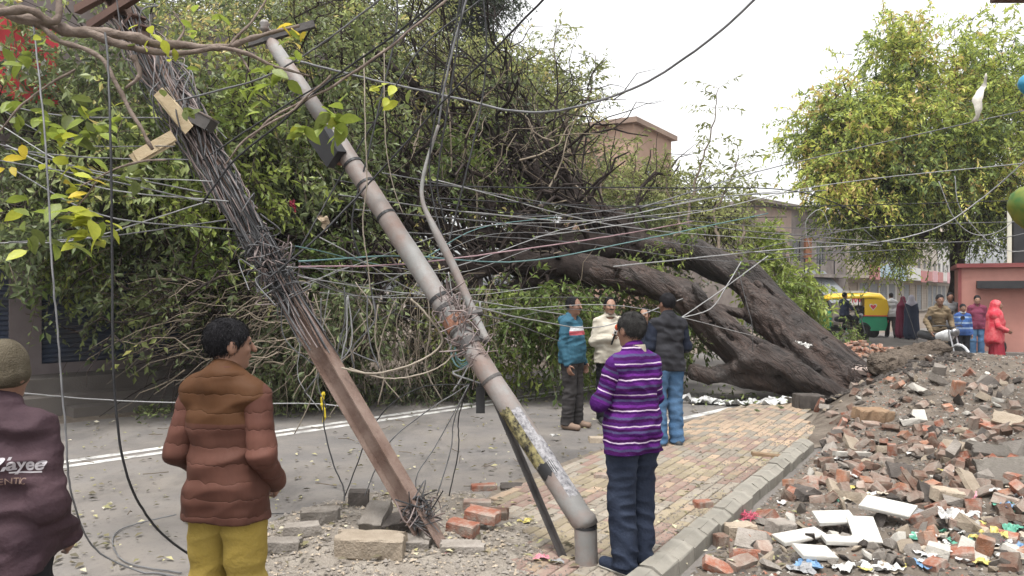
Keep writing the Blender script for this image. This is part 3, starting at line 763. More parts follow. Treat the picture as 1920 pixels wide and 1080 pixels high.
for k in range(34):      # ropy roots running down the trunk
    a = [(1400, 545, 1570, 705), (1345, 615, 1500, 700), (1440, 580, 1620, 722), (1290, 565, 1400, 668), (1420, 690, 1600, 736), (1420, 570, 1520, 690)][k % 6]
    o = _r.uniform(-20, 20, 2); seq = []; dd = _r.uniform(-.08, .12); w0 = _r.uniform(0, 6)
    for f in np.linspace(-.02, 1.08, 6):
        px = a[0] + (a[2] - a[0]) * f + o[0] * (1 - .3 * f) + 9 * math.sin(w0 + 5 * f); py = a[1] + (a[3] - a[1]) * f + o[1] * (1 - .3 * f) + 7 * math.cos(w0 + 4 * f)
        base_d = 13.45 - 0.75 * f if a[0] > 1390 else 12.85 - 0.3 * f
        seq.append((px, py, base_d - .27 + dd, _r.uniform(.03, .075)))
    tr += ch(seq)
ax_t = unit(np.array([0.72, -0.12, -0.66])); bk = snoise(41, 10, 1.5); bk2 = snoise(42, 9, 4.0)
def trunk_sdf(X, Y, Z):
    d = usdf(tr, 0.05)(X, Y, Z)
    s_ = X * ax_t[0] + Y * ax_t[1] + Z * ax_t[2]
    px, py, pz = X - 0.78 * s_ * ax_t[0], Y - 0.78 * s_ * ax_t[1], Z - 0.78 * s_ * ax_t[2]
    n1 = bk(px, py, pz); n2 = bk2(px, py, pz)
    return d + 0.09 * (np.abs(n1) - 0.42) + 0.05 * (np.abs(n2) - .3)
lo, hi = bounds(tr, 0.15); lo[2] = max(lo[2], -0.15)
P_, Fq = surfnet(trunk_sdf, lo, hi, 0.026)
obj('trunk', mesh_np('trunk', P_, [Fq], True), M_bark, tree)
rt_ = MB()
for k in range(90):
    a = W(rng.uniform(1560, 1650), rng.uniform(690, 752), rng.uniform(12.25, 13.3)); dv = unit(np.array([rng.uniform(.2, 1.2), rng.normal(-.25, .5), rng.normal(-.1, .45)])); ln = rng.uniform(.15, .75); r0 = rng.uniform(.008, .035)
    t_ = np.linspace(0, 1, 7)[:, None]; P = a + dv * ln * t_ + np.cumsum(rng.normal(size=(7, 3)) * .035, 0) - np.array([0, 0, .15]) * t_ ** 2
    P[:, 2] = np.maximum(P[:, 2], heap(P[:, 0], P[:, 1]) + .01); rt_.tube(P, np.linspace(r0, r0 * .2, 7), 5, False)
for k in range(26):      # broken stubs along the stems
    q_ = [(1300, 560, 12.75), (1345, 610, 12.6), (1430, 560, 13.3), (1470, 605, 13.1), (1520, 655, 12.9), (1250, 480, 13.7), (1180, 470, 13.8), (1150, 512, 13.0), (1480, 690, 12.3)][k % 9]
    a = W(q_[0] + rng.normal(0, 14), q_[1] + rng.normal(0, 10), q_[2]); dv = unit(np.array([rng.normal(0, .7), rng.uniform(-1, -.1), rng.uniform(-.2, 1)])); ln = rng.uniform(.12, .4); rt_.tube(np.array([a - dv * .1, a + dv * ln * .6, a + dv * ln]), [.045, .03, rng.uniform(.008, .022)], 6)
tag(rt_.build('torn_roots', M_bark, tree, False), None, None, None, 'stuff')
LIMBS = [
 [(1210, 466, 14.0, .28), (1150, 420, 14.2, .24), (1070, 372, 14.3, .20), (985, 335, 14.4, .17), (905, 268, 14.4, .15), (835, 215, 14.3, .12), (765, 150, 14.1, .08), (690, 85, 13.8, .04)],
 [(1215, 462, 13.95, .27), (1100, 465, 13.8, .25), (980, 455, 13.6, .2), (860, 440, 13.4, .16), (740, 420, 13.0, .12), (600, 395, 12.5, .08), (450, 350, 12, .04)],
 [(1110, 506, 13.3, .25), (980, 492, 13.1, .23), (850, 500, 12.8, .18), (700, 520, 12.3, .13), (540, 545, 11.6, .09), (350, 560, 11, .04)],
 [(1050, 470, 13.6, .16), (930, 390, 13.5, .14), (800, 345, 13.2, .11), (640, 280, 12.8, .07), (450, 200, 12.3, .04), (250, 150, 12, .02)],
 [(930, 495, 13.0, .13), (800, 565, 12.4, .10), (670, 640, 11.7, .06), (540, 690, 11.2, .03)],
 [(1020, 350, 14.35, .12), (985, 280, 14.6, .09), (950, 210, 14.8, .06), (920, 120, 14.9, .03)],
 [(1140, 415, 14.2, .13), (1060, 330, 14.5, .10), (1010, 270, 14.7, .07), (985, 200, 14.9, .03)],
 [(960, 330, 14.4, .11), (860, 330, 14.1, .09), (730, 270, 13.7, .07), (600, 190, 13.3, .04), (470, 120, 13, .02)],
 [(1190, 470, 14.0, .12), (1080, 440, 14.3, .11), (960, 400, 14.4, .08), (830, 395, 14.2, .06), (700, 370, 13.9, .03)],
 [(1085, 510, 13.3, .16), (960, 540, 13.1, .13), (850, 560, 12.9, .1), (740, 590, 12.6, .06), (620, 600, 12.2, .03)],
 [(840, 500, 12.8, .1), (700, 460, 12.2, .08), (520, 440, 11.5, .05), (300, 420, 10.9, .025), (120, 430, 10.4, .012)],
 [(700, 520, 12.3, .08), (560, 580, 11.4, .05), (420, 590, 10.8, .03), (230, 590, 10.4, .012)],
]
limbs = []
for L_ in LIMBS:
    Q, R = limb_pts(L_); Q, R = knobbly(Q, R); limbs.append((Q, R))
    m = MB(); m.tube(Q, R, 9); m.build('limb', M_limb, tree, True)
fo = Foliage()
allQ = np.vstack([q for q, r in limbs]); allR = np.concatenate([r for q, r in limbs])
br = MB()
def branch(p0, p1, r0, mb, sag=0.15, seg=7, wob=0.12, sides=5):
    n = seg; t = np.linspace(0, 1, n)[:, None]; L = np.linalg.norm(p1 - p0)
    P = p0 * (1 - t) + p1 * t; P[:, 2] += (sag * L * np.sin(t * math.pi))[:, 0]
    P[1:-1] += rng.normal(size=(n - 2, 3)) * wob * L / n * 2
    P[:, 2] = np.maximum(P[:, 2], 0.03)
    mb.tube(P, np.linspace(r0, r0 * 0.25, n), sides, False); return P
for k in range(300):
    i = rng.integers(len(allQ)); p0 = allQ[i]
    dv = unit(np.array([rng.normal(-0.55, 0.8), rng.normal(-0.15, 0.6), rng.normal(0.25, 0.75)])); ln = rng.uniform(0.9, 2.8)
    p1 = p0 + dv * ln; p1[2] = np.clip(p1[2], 0.1, 8.2)
    P = branch(p0, p1, min(allR[i] * 0.5, rng.uniform(.02, .055)), br)
    for s_ in range(3):
        q0 = P[rng.integers(2, 6)]; branch(q0, q0 + unit(dv + rng.normal(size=3) * .7) * ln * .5, 0.014, br, 0.1, 5, .12, 4)
tag(br.build('branches', M_limb, tree, True), None, None, None, 'stuff')
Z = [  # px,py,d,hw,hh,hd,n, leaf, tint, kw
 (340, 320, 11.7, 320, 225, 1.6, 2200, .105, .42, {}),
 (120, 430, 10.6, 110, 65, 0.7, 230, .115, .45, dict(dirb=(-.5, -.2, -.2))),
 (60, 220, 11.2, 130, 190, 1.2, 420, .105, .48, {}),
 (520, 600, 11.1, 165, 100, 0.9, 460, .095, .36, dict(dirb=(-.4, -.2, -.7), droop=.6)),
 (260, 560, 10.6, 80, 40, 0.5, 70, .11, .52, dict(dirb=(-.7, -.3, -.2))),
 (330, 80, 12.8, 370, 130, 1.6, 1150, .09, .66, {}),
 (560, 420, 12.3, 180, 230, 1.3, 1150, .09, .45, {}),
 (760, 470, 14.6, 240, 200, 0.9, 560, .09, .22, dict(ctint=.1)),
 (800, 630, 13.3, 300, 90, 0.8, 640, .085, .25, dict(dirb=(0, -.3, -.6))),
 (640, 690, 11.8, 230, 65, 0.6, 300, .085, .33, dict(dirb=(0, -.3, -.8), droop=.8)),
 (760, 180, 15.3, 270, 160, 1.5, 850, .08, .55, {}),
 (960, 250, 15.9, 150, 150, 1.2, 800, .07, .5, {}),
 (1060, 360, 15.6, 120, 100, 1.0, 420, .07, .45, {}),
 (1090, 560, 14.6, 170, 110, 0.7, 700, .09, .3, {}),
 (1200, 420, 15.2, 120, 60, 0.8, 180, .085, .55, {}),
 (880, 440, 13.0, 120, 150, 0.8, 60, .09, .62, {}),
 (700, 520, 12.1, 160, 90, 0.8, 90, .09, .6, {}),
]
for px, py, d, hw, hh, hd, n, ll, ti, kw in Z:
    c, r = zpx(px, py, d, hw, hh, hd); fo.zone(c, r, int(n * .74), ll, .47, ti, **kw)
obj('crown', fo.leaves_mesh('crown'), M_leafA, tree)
tag(fo.tw.build('twigs', M_twig, tree), None, None, None, 'stuff')
# fresh green undergrowth part of the crown behind the men
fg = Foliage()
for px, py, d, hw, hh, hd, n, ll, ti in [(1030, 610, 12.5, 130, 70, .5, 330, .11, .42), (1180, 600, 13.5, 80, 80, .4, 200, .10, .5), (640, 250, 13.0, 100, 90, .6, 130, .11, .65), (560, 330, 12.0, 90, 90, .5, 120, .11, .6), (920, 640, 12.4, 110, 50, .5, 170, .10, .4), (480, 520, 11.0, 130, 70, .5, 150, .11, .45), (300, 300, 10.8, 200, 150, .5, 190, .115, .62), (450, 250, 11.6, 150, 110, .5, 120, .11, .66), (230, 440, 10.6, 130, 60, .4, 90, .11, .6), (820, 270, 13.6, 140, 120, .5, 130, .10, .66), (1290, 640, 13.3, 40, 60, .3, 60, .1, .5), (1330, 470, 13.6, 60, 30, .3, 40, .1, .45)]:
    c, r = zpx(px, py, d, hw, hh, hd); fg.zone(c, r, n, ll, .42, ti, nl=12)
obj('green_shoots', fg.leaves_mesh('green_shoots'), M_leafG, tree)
tag(fg.tw.build('shoot_stems', M_twig, tree), None, None, None, 'stuff')
# thin twigs and air roots hanging under the crown
hs_ = MB()
for k in range(420):
    px = rng.uniform(470, 930); py = rng.uniform(520, 640); d = rng.uniform(10.6, 12.6) if px < 700 else rng.uniform(11.6, 13.0)
    p = W(px, py, d); ln = rng.uniform(.5, 1.3)
    e = p + np.array([rng.normal(-.15, .35), rng.normal(-.1, .2), -ln]); e[2] = max(e[2], .03)
    branch(p, e, rng.uniform(.004, .009), hs_, rng.uniform(-.15, .15), 5, .1, 3)
for k in range(150):
    px = rng.uniform(340, 640); py = rng.uniform(520, 700); d = rng.uniform(10.3, 11.3); p = W(px, py, d)
    e = p + np.array([rng.uniform(-1.2, -.2), rng.normal(-.2, .2), rng.uniform(-.7, .1)]); e[2] = max(e[2], .05)
    branch(p, e, rng.uniform(.006, .014), hs_, .1, 6, .12, 4)
for k in range(240):
    px = rng.uniform(560, 1080); py = rng.uniform(230, 640); d = rng.uniform(12.4, 14.2); p = W(px, py, d)
    e = p + np.array([rng.normal(0, .8), rng.normal(0, .3), rng.normal(-.1, .8)]); e[2] = max(e[2], .1)
    branch(p, e, rng.uniform(.006, .02), hs_, rng.uniform(-.1, .2), 6, .12, 4)
tag(hs_.build('hanging_twigs', M_strand, tree, True), None, None, None, 'stuff')
# upright shoots on the upper side, against the sky
up = MB(); fu = Foliage()
for a in [[(1300, 465, 14.0), (1290, 400, 14.5), (1310, 320, 15.0), (1335, 240, 15.3), (1345, 165, 15.4)], [(1262, 462, 14.0), (1275, 410, 14.6), (1250, 350, 15), (1255, 300, 15.2)], [(1350, 470, 13.8), (1340, 400, 14.6), (1375, 330, 15.1), (1385, 290, 15.2)],
          [(1180, 450, 14.2), (1170, 380, 14.8), (1190, 320, 15.2), (1175, 270, 15.3)], [(1060, 330, 14.5), (1065, 220, 15.5), (1040, 130, 16), (1042, 50, 16.2)], [(1000, 280, 14.6), (1090, 200, 15.6), (1110, 150, 16), (1118, 105, 16.1)], [(1385, 480, 13.8), (1400, 400, 14.5), (1408, 340, 15)], [(1120, 400, 14.2), (1130, 330, 14.9), (1105, 270, 15.3)]]:
    P = crom([W(*p) for p in a], 6); P += rng.normal(size=P.shape) * .02
    up.tube(P, np.linspace(.035, .008, len(P)), 5, False)
    n = 26; k = rng.integers(len(P) // 4, len(P), n)
    fu.twigs(P[k], np.stack([rng.normal(0, 1, n), rng.normal(0, .6, n), rng.uniform(.1, 1, n)], -1), rng.uniform(.3, .75, n), 11, .11, .34, rng.normal(.45, .15, n), .2, .006, spread=.6)
obj('upright_leaves', fu.leaves_mesh('upright_leaves'), M_leafB, tree)
up.build('upright_shoots', M_twig, tree, True); tag(fu.tw.build('upright_stems', M_twig, tree), None, None, None, 'stuff')

def std_tree(name, label, base, trunkpts, limbs_, zones, mleaf, mbark, lw=.4, group=None, cat='tree'):
    t = thing(name, label, cat, (0, 0, 0), 0, group)
    t.location = tuple(base); b = np.array(base)
    m = MB()
    Q, R = limb_pts(trunkpts); Q, R = knobbly(Q - b, R, .2); m.tube(Q, R, 10); m.build('trunk', mbark, t, True)
    for l in limbs_:
        q = MB(); Q, R = limb_pts(l); Q, R = knobbly(Q - b, R, .3); q.tube(Q, R, 7); q.build('limb', mbark, t, True)
    f = Foliage()
    for px, py, d, hw, hh, hd, n, ll, ti, kw in zones:
        c, r = zpx(px, py, d, hw, hh, hd); f.zone(c - b, r, n, ll, lw, ti, **kw)
    obj('crown', f.leaves_mesh('crown'), mleaf, t); tag(f.tw.build('twigs', mbark, t), None, None, None, 'stuff')
    return t
kwf = dict(length=(.5, 1.1), tr=.012, nl=18)
std_tree('neem_tree', 'yellow green neem tree standing behind the kiosk at right', tuple(G(1790, 640)), [(1790, 648, 25.3, .26), (1792, 560, 25.3, .22), (1796, 470, 25.4, .22), (1785, 400, 25.5, .2), (1770, 330, 25.6, .14), (1760, 250, 25.6, .07)],
 [[(1796, 470, 25.4, .2), (1850, 400, 25.2, .15), (1895, 330, 25, .09), (1930, 250, 24.8, .04)], [(1785, 410, 25.5, .16), (1700, 360, 25, .11), (1610, 320, 24.5, .07), (1540, 270, 24, .03)], [(1780, 380, 25.5, .13), (1830, 290, 25.5, .09), (1835, 190, 25.5, .04)],
  [(1700, 360, 25, .08), (1650, 280, 25, .06), (1600, 200, 25, .04), (1580, 150, 25, .02)], [(1790, 440, 25.4, .14), (1700, 440, 24.8, .08), (1600, 420, 24.3, .04)], [(1850, 400, 25.2, .1), (1900, 400, 24.6, .06), (1960, 380, 24, .03)], [(1760, 260, 25.6, .08), (1730, 170, 25.6, .05), (1700, 100, 25.5, .02)]],
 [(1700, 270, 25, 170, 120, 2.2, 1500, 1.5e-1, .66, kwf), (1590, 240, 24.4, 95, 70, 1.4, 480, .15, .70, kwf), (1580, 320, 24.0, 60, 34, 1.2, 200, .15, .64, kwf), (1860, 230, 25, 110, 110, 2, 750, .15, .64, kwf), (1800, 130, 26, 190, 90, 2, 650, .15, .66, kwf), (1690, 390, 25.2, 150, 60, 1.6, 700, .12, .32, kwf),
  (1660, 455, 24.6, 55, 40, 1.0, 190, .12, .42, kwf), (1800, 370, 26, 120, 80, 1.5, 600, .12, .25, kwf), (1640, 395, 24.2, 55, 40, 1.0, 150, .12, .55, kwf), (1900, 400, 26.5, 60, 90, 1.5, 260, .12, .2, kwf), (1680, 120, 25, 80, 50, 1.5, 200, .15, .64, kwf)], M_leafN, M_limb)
kwb = dict(length=(.6, 1.2), tr=.012)
std_tree('standing_tree', 'grey green fine leaved tree behind the fallen crown, left of the sky gap', tuple(G(700, 665)), [(690, 668, 21, .25), (700, 500, 21, .22), (720, 350, 21, .18), (720, 200, 21, .12), (720, 50, 21, .06)],
 [[(715, 350, 21, .14), (620, 220, 21, .09), (520, 100, 21, .04)], [(720, 250, 21, .12), (820, 180, 21, .08), (880, 130, 21, .03)], [(720, 380, 21, .13), (870, 290, 21, .09), (980, 210, 21, .04)]],
 [(660, 70, 21, 190, 150, 2.2, 1500, .12, .62, kwb), (560, 40, 21.5, 220, 120, 2, 900, .12, .62, kwb), (880, 190, 20.5, 140, 100, 1.8, 1200, .12, .6, kwb), (800, 280, 21, 220, 110, 1.6, 1200, .12, .45, kwb), (1010, 200, 20, 90, 80, 1.2, 500, .12, .52, kwb), (1000, 310, 20, 100, 90, 1.2, 650, .12, .56, kwb), (1150, 380, 20, 120, 50, 1.0, 300, .12, .5, kwb), (300, 40, 22, 260, 120, 2, 900, .12, .62, kwb), (90, 60, 22, 150, 120, 2, 450, .12, .6, kwb), (1180, 385, 19, 90, 40, 1.0, 260, .11, .62, kwb), (1290, 400, 18.5, 90, 45, 0.9, 260, .11, .6, kwb), (1370, 430, 18, 40, 30, .6, 80, .11, .6, kwb)], M_leafB, M_limb, .36)
kwd = dict(length=(.5, .9), tr=.012)
std_tree('dark_tree', 'dark green pointed tree top against the sky, far behind', tuple(G(890, 630)), [(890, 632, 30, .3), (890, 400, 30, .25), (895, 150, 30, .15), (895, -60, 30, .05)],
 [[(892, 300, 30, .15), (860, 180, 30, .06)], [(893, 200, 30, .12), (930, 90, 30, .05)]],
 [(895, 20, 30, 55, 70, 1.1, 700, .13, .5, kwd), (880, -60, 30, 55, 80, 1, 450, .13, .5, kwd), (880, 110, 30, 80, 60, 1.2, 400, .13, .45, kwd), (850, -20, 30, 40, 60, 1, 250, .13, .5, kwd)], M_leafD, M_limb)
def bush(name, label, base, zones, mleaf, lw=.42, stems=8, nl=12):
    b = np.array(base); t = thing(name, label, 'bush', tuple(base))
    m = MB(); f = Foliage()
    for px, py, d, hw, hh, hd, n, ll, ti in zones:
        c, r = zpx(px, py, d, hw, hh, hd); f.zone(c - b, r, n, ll, lw, ti, nl=nl, length=(.25, .55))
        for k in range(stems): branch(np.array([rng.normal(0, .08), rng.normal(0, .08), 0]), c - b + rng.normal(size=3) * np.array(r) * .5, .02, m, .08, 6, .1, 5)
    m.build('stem', M_twig, t, True); obj('foliage', f.leaves_mesh('foliage'), mleaf, t); tag(f.tw.build('twigs', M_twig, t), None, None, None, 'stuff')
    return t
bush('leafy_bush', 'bright green bush right behind the uprooted trunk', tuple(G(1490, 705)), [(1465, 520, 16.2, 65, 55, .7, 300, .11, .66), (1482, 600, 16, 44, 55, .6, 210, .11, .5), (1498, 655, 16, 18, 24, .3, 50, .11, .4), (1430, 470, 16.4, 35, 30, .4, 70, .11, .7)], M_leafG)
bush('small_bush', 'small green bush in front of the rickshaw', tuple(G(1607, 655)), [(1598, 628, 23.5, 9, 15, .2, 34, .09, .45), (1594, 610, 23.4, 6, 10, .15, 12, .09, .6)], M_leafG, stems=4)

# ------------------------------------------------------------------ people
M_skin = mat('brown_skin', (0.22, 0.115, 0.075), (0.26, 0.14, 0.095), 0.55, 12, 0.06, 120, 0.4)
M_skinL = mat('light_brown_skin', (0.30, 0.17, 0.115), (0.34, 0.20, 0.14), 0.55, 12, 0.06, 120, 0.4)
M_hair = mat('black_hair', (0.006, 0.0055, 0.007), (0.015, 0.014, 0.017), 0.6, 40, 0.5, 150, 0.15, stretch=(1, 1, .3))
M_hairg = mat('greying_hair', (0.016, 0.015, 0.015), (0.065, 0.062, 0.06), 0.7, 30, 0.5, 150, 0.15)
M_eye = mat('dark_eye', (0.02, 0.015, 0.012), None, 0.2)
M_denimD = mat('dark_navy_denim', (0.018, 0.024, 0.042), (0.035, 0.045, 0.072), 0.8, 7, 0.3, 60, 0.2)
M_denimB = mat('washed_blue_denim', (0.05, 0.11, 0.21), (0.11, 0.20, 0.33), 0.85, 5, 0.3, 60, 0.2)
M_char = mat('charcoal_cloth', (0.040, 0.037, 0.037), (0.065, 0.06, 0.06), 0.9, 8, 0.25, 60, 0.2)
M_black_c = mat('black_cloth', (0.014, 0.014, 0.017), (0.028, 0.028, 0.032), 0.85, 8, 0.25, 60, 0.2)
M_shoe = mat('dark_shoe', (0.02, 0.022, 0.026), (0.045, 0.047, 0.05), 0.6, 9)
M_sandal = mat('tan_sandal', (0.22, 0.15, 0.11), (0.28, 0.20, 0.15), 0.7, 9)

def zmat(name, spec, rough=0.85, bump=0.25, bscale=60, coord='z', attr=None, soft=0.004, nz=0.0):
    """cloth whose colour changes in bands: spec = [(from, colour)...] along local z or a named attribute"""
    m = mat(name, spec[0][1], None, rough, 8, bump, bscale, 0.2); N, L, b, c = colsock(m)
    if attr:
        a = N.new('ShaderNodeAttribute'); a.attribute_name = attr; zs = a.outputs['Fac']
    else:
        tc = N.new('ShaderNodeTexCoord'); sp = N.new('ShaderNodeSeparateXYZ'); L.new(tc.outputs['Object'], sp.inputs[0]); zs = sp.outputs['XYZ'.index(coord.upper())]
    lo = min(s[0] for s in spec) - 1e-3; hi = max(s[0] for s in spec) + 0.05
    mr = N.new('ShaderNodeMapRange'); mr.inputs['From Min'].default_value = lo; mr.inputs['From Max'].default_value = hi; L.new(zs, mr.inputs['Value'])
    cr = N.new('ShaderNodeValToRGB'); cr.color_ramp.interpolation = 'CONSTANT'; e = cr.color_ramp.elements
    while len(e) > 1: e.remove(e[-1])
    for i, (p, col) in enumerate(spec):
        x = e[0] if i == 0 else e.new((p - lo) / (hi - lo)); x.position = (p - lo) / (hi - lo)
        x.color = (*[v * ALB for v in (srgb(col) if isinstance(col, str) else col)], 1)
    L.new(mr.outputs[0], cr.inputs[0])
    no = N.new('ShaderNodeTexNoise'); no.inputs['Scale'].default_value = 14; h = N.new('ShaderNodeHueSaturation')
    r3 = N.new('ShaderNodeMapRange'); r3.inputs['To Min'].default_value = .8; r3.inputs['To Max'].default_value = 1.2
    L.new(no.outputs['Fac'], r3.inputs['Value']); L.new(r3.outputs[0], h.inputs['Value']); L.new(cr.outputs[0], h.inputs['Color'])
    L.new(h.outputs[0], b.inputs['Base Color'])
    return m

def hand(w, fwd, pn, side, curl=0.5, sp=1.0):
    """palm, four unequal fingers and a thumb; w wrist, fwd along the forearm, pn palm normal"""
    f = unit(np.array(fwd, float)); n = unit(np.array(pn, float) - f * np.dot(pn, f)); s = np.cross(f, n) * side
    w = np.array(w, float); P = []
    for o in (-.024, -.008, .008, .024): P.append(rc(w + f * .015 + s * o * .7, w + f * .085 + s * o, .013, .012))
    for o, ln in ((-.027, .058), (-.009, .072), (.009, .078), (.027, .070)):
        k = w + f * .088 + s * o
        a1 = curl * 0.9; d1 = f * math.cos(a1) + n * math.sin(a1); a2 = curl * 2.0; d2 = f * math.cos(a2) + n * math.sin(a2)
        m = k + d1 * ln * .52; P += [rc(k, m, .0095, .0088), rc(m, m + d2 * ln * .5, .0088, .0075)]
    t0 = w + f * .025 + s * .028; t1 = t0 + (f * .5 + s * .7 + n * .45) * .036; t2 = t1 + (f * .75 + s * .15 + n * .6) * .032
    P += [rc(t0, t1, .0125, .011), rc(t1, t2, .0105, .0085)]
    return P

def person(label, px, d, face, h=1.70, z0=0.0, fat=0.0, J=None, turn=0.0, nod=0.0, top=None, top_m=None, trou_m=M_denimD, shoe_m=M_shoe, hair=M_hair, skin=M_skin, vox=0.012,
           hem=0.80, ease=0.018, wr=0.006, puff=None, sleeve_m=None, sleeve_attr=False, bald=0.0, beanie=None, hands=('r', 'l'), curl=0.5, moustache=False, leg_ease=0.018, sleeve_len=1.0, collar=None, shoe_sole=None, group=None, headm=0.0, loc=None, skirt=None, nohair=False, belt=None):
    sc_ = h / 1.70
    base = (W(px, HZ, d)[0], d, z0) if loc is None else loc
    rz = math.atan2(-face[0], face[1])
    root = thing('person', label, 'person', base, rz, group)
    j = dict(sl=(-.158, -.005, 1.372), sr=(.158, -.005, 1.372), el_=(-.205, -.03, 1.10), er=(.205, -.03, 1.10), wl=(-.215, .05, .86), wr=(.215, .05, .86),
             hl=(-.088, 0, .90), hr=(.088, 0, .90), kl=(-.095, .015, .49), kr=(.095, .015, .49), al=(-.10, -.02, .085), ar=(.10, -.02, .085), fl=(-.125, .15, .035), fr=(.125, .15, .035), lean=(0, 0, 0))
    j.update(J or {})
    j = {k: np.array(v, float) for k, v in j.items()}
    ln = j['lean']
    torso = [rc((-.06, 0, .93), (.06, 0, .93), .100 + fat * .4, None, .95), rc((0, .012 + fat * .4, 1.0), ln * .4 + (0, .012 + fat * .3, 1.13), .128 + fat, .130 + fat, .84),
             rc(ln * .8 + (-.052, .0, 1.25), ln * .8 + (.052, .0, 1.25), .104 + fat * .5, None, .98), rc(ln + (-.12, -.012, 1.365), ln + (.12, -.012, 1.365), .056), rc(ln + (-.06, -.02, 1.415), ln + (-.15, -.01, 1.375), .052, .05), rc(ln + (.06, -.02, 1.415), ln + (.15, -.01, 1.375), .052, .05), rc(ln + (0, -.02, 1.39), ln + (0, -.012, 1.455), .078, .060)]
    arms = {}
    for s in 'lr':
        j['s' + s] = j['s' + s] + ln
        e = j['e' + s if s == 'r' else 'el_']
        arms[s] = [rc(j['s' + s], e, .050 + fat * .15, .041), rc(e, j['w' + s], .041, .030)]
    legs = []
    for s in 'lr': legs += [rc(j['h' + s], j['k' + s], .088 + fat * .2, .060), rc(j['k' + s], j['a' + s], .062, .046)]
    # head
    hc = ln * 1.12 + np.array([0, .02, 1.60]); ct, st_ = math.cos(turn), math.sin(turn); cn_, sn_ = math.cos(nod), math.sin(nod)
    def hp(v):
        x, y, z = v; y, z = y * cn_ + z * sn_, -y * sn_ + z * cn_
        return hc + np.array([x * ct - y * st_, x * st_ + y * ct, z])
    def hsdf(X, Y, Z):      # head space coordinates
        x, y, z = X - hc[0], Y - hc[1], Z - hc[2]
        x, y = x * ct + y * st_, -x * st_ + y * ct
        return x, y * cn_ - z * sn_, y * sn_ + z * cn_
    head_p = [el((0, -.008, .026), (.077, .097, .093)), el((0, .028, -.028), (.062, .066, .088)), rc((0, .035, -.085), (0, .062, -.092), .040, .026)]
    det = [rc((0, .096, .012), (0, .118, -.028), .009, .0135), rc((-.032, .082, .026), (.032, .082, .026), .014), rc((-.017, .094, -.055), (.017, .094, -.055), .0085), rc((-.036, .07, -.025), (.036, .07, -.025), .02), el((.079, -.002, -.008), (.010, .022, .033)), el((-.079, -.002, -.008), (.010, .022, .033))]
    def headf(X, Y, Z):
        x, y, z = hsdf(X, Y, Z)
        d0 = usdf(head_p, .03)(x, y, z)
        for p in det: d0 = smin(d0, pd(p, x, y, z), .012)
        for sx in (-1, 1): d0 = np.maximum(d0, .009 - np.sqrt((x - sx * .031) ** 2 + (y - .094) ** 2 + (z - .008) ** 2) + .002)
        return d0
    neck = [rc(ln * 1.0 + (0, -.012, 1.41), hc + (0, -.012, -.06), .058, .054)]
    sets = []
    def addskin(f, lo, hi, v):
        P, Q = surfnet(f, lo, hi, v); sets.append((P, Q))
    hv = min(vox, .008) if d < 14 else vox
    addskin(lambda X, Y, Z: smin(headf(X, Y, Z), usdf(neck)(X, Y, Z), .025), hc - (.14, .15, .22), hc + (.14, .16, .15), hv)
    core = torso + arms['l'] + arms['r'] + legs
    lo, hi = bounds(core, .02); addskin(usdf(core, .04, -.006), lo, hi, max(vox, .016))
    for s in hands:
        e = j['er'] if s == 'r' else j['el_']; w = j['w' + s]; fw = w - e
        pn = j.get('pn' + s, np.array([-1.0 if s == 'r' else 1.0, .25, 0]))
        fw = j.get('hf' + s, fw)
        hp_ = hand(w + unit(np.array(fw)) * .01, fw, pn, 1 if s == 'r' else -1, curl if np.isscalar(curl) else curl[s]) + [rc(w - unit(w - e) * .08, w, .034, .027), rc(w, w + unit(np.array(fw)) * .03, .026, .024)]
        lo, hi = bounds(hp_, .01); addskin(usdf(hp_, .006), lo, hi, .0055 if d < 12 else .010)
    V = np.vstack([P for P, _ in sets]); o = 0; Fs = []
    for P, Q in sets: Fs.append(Q + o); o += len(P)
    mk = lambda nm, V_, F_, m_, at=None: obj(nm, mesh_np(nm, V_ * sc_, F_ if isinstance(F_, list) else [F_], True, at), m_, root)
    mk('body', V, [np.vstack(Fs)], skin)
    if d < 13:
        for sx in (-1, 1):
            m = MB(); m.lathe([(0.0, -.0085), (.006, -.006), (.0085, 0), (.006, .006), (0.0, .0085)], 8)
            Pv = m.V[0] + hp((sx * .031, .089, .008)); mk('eye', Pv, m.F[:1], M_eye)
        if moustache:
            m = usdf([rc((-.026, .090, -.046), (0, .105, -.040), .007, .010), rc((.026, .090, -.046), (0, .105, -.040), .007, .010)], .01)
            P, Q = surfnet(lambda X, Y, Z: m(*hsdf(X, Y, Z)), hc - (.15, .15, .12), hc + (.15, .15, .05), .006); mk('moustache', P, Q, M_hair)
    hnz = snoise(77, 8, 14)
    if beanie is not None:
        f = usdf([el((0, -.006, .035), (.088, .108, .112))], .02)
        def bf(X, Y, Z):
            x, y, z = hsdf(X, Y, Z); d0 = f(x, y, z); d0 = np.maximum(d0, -.045 - z - .25 * -y)
            return smin(d0, np.maximum(pd(el((0, -.006, -.005), (.090, .110, .06)), x, y, z), np.abs(z + .01 + .2 * y) - .04), .02) + .0015 * hnz(x, y, z)
        P, Q = surfnet(bf, hc - (.16, .17, .15), hc + (.16, .17, .18), hv); mk('beanie', P, Q, beanie)
    elif not nohair:
        f = usdf([el((0, -.012, .032), (.084 + headm, .103 + headm, .097 + headm))], .02)
        def hf(X, Y, Z):
            x, y, z = hsdf(X, Y, Z); d0 = f(x, y, z) + .0035 * hnz(x, y, z * .5)
            d0 = np.maximum(d0, -(z - 1.05 * y + .045 - .10 * np.abs(x) / .08 * 0))
            d0 = np.maximum(d0, -(z + .085) )
            d0 = np.maximum(d0, np.minimum(y - .074 + bald, .07 - z + 9 * 0 - .035 * (1 if bald == 0 else -1)))
            return d0
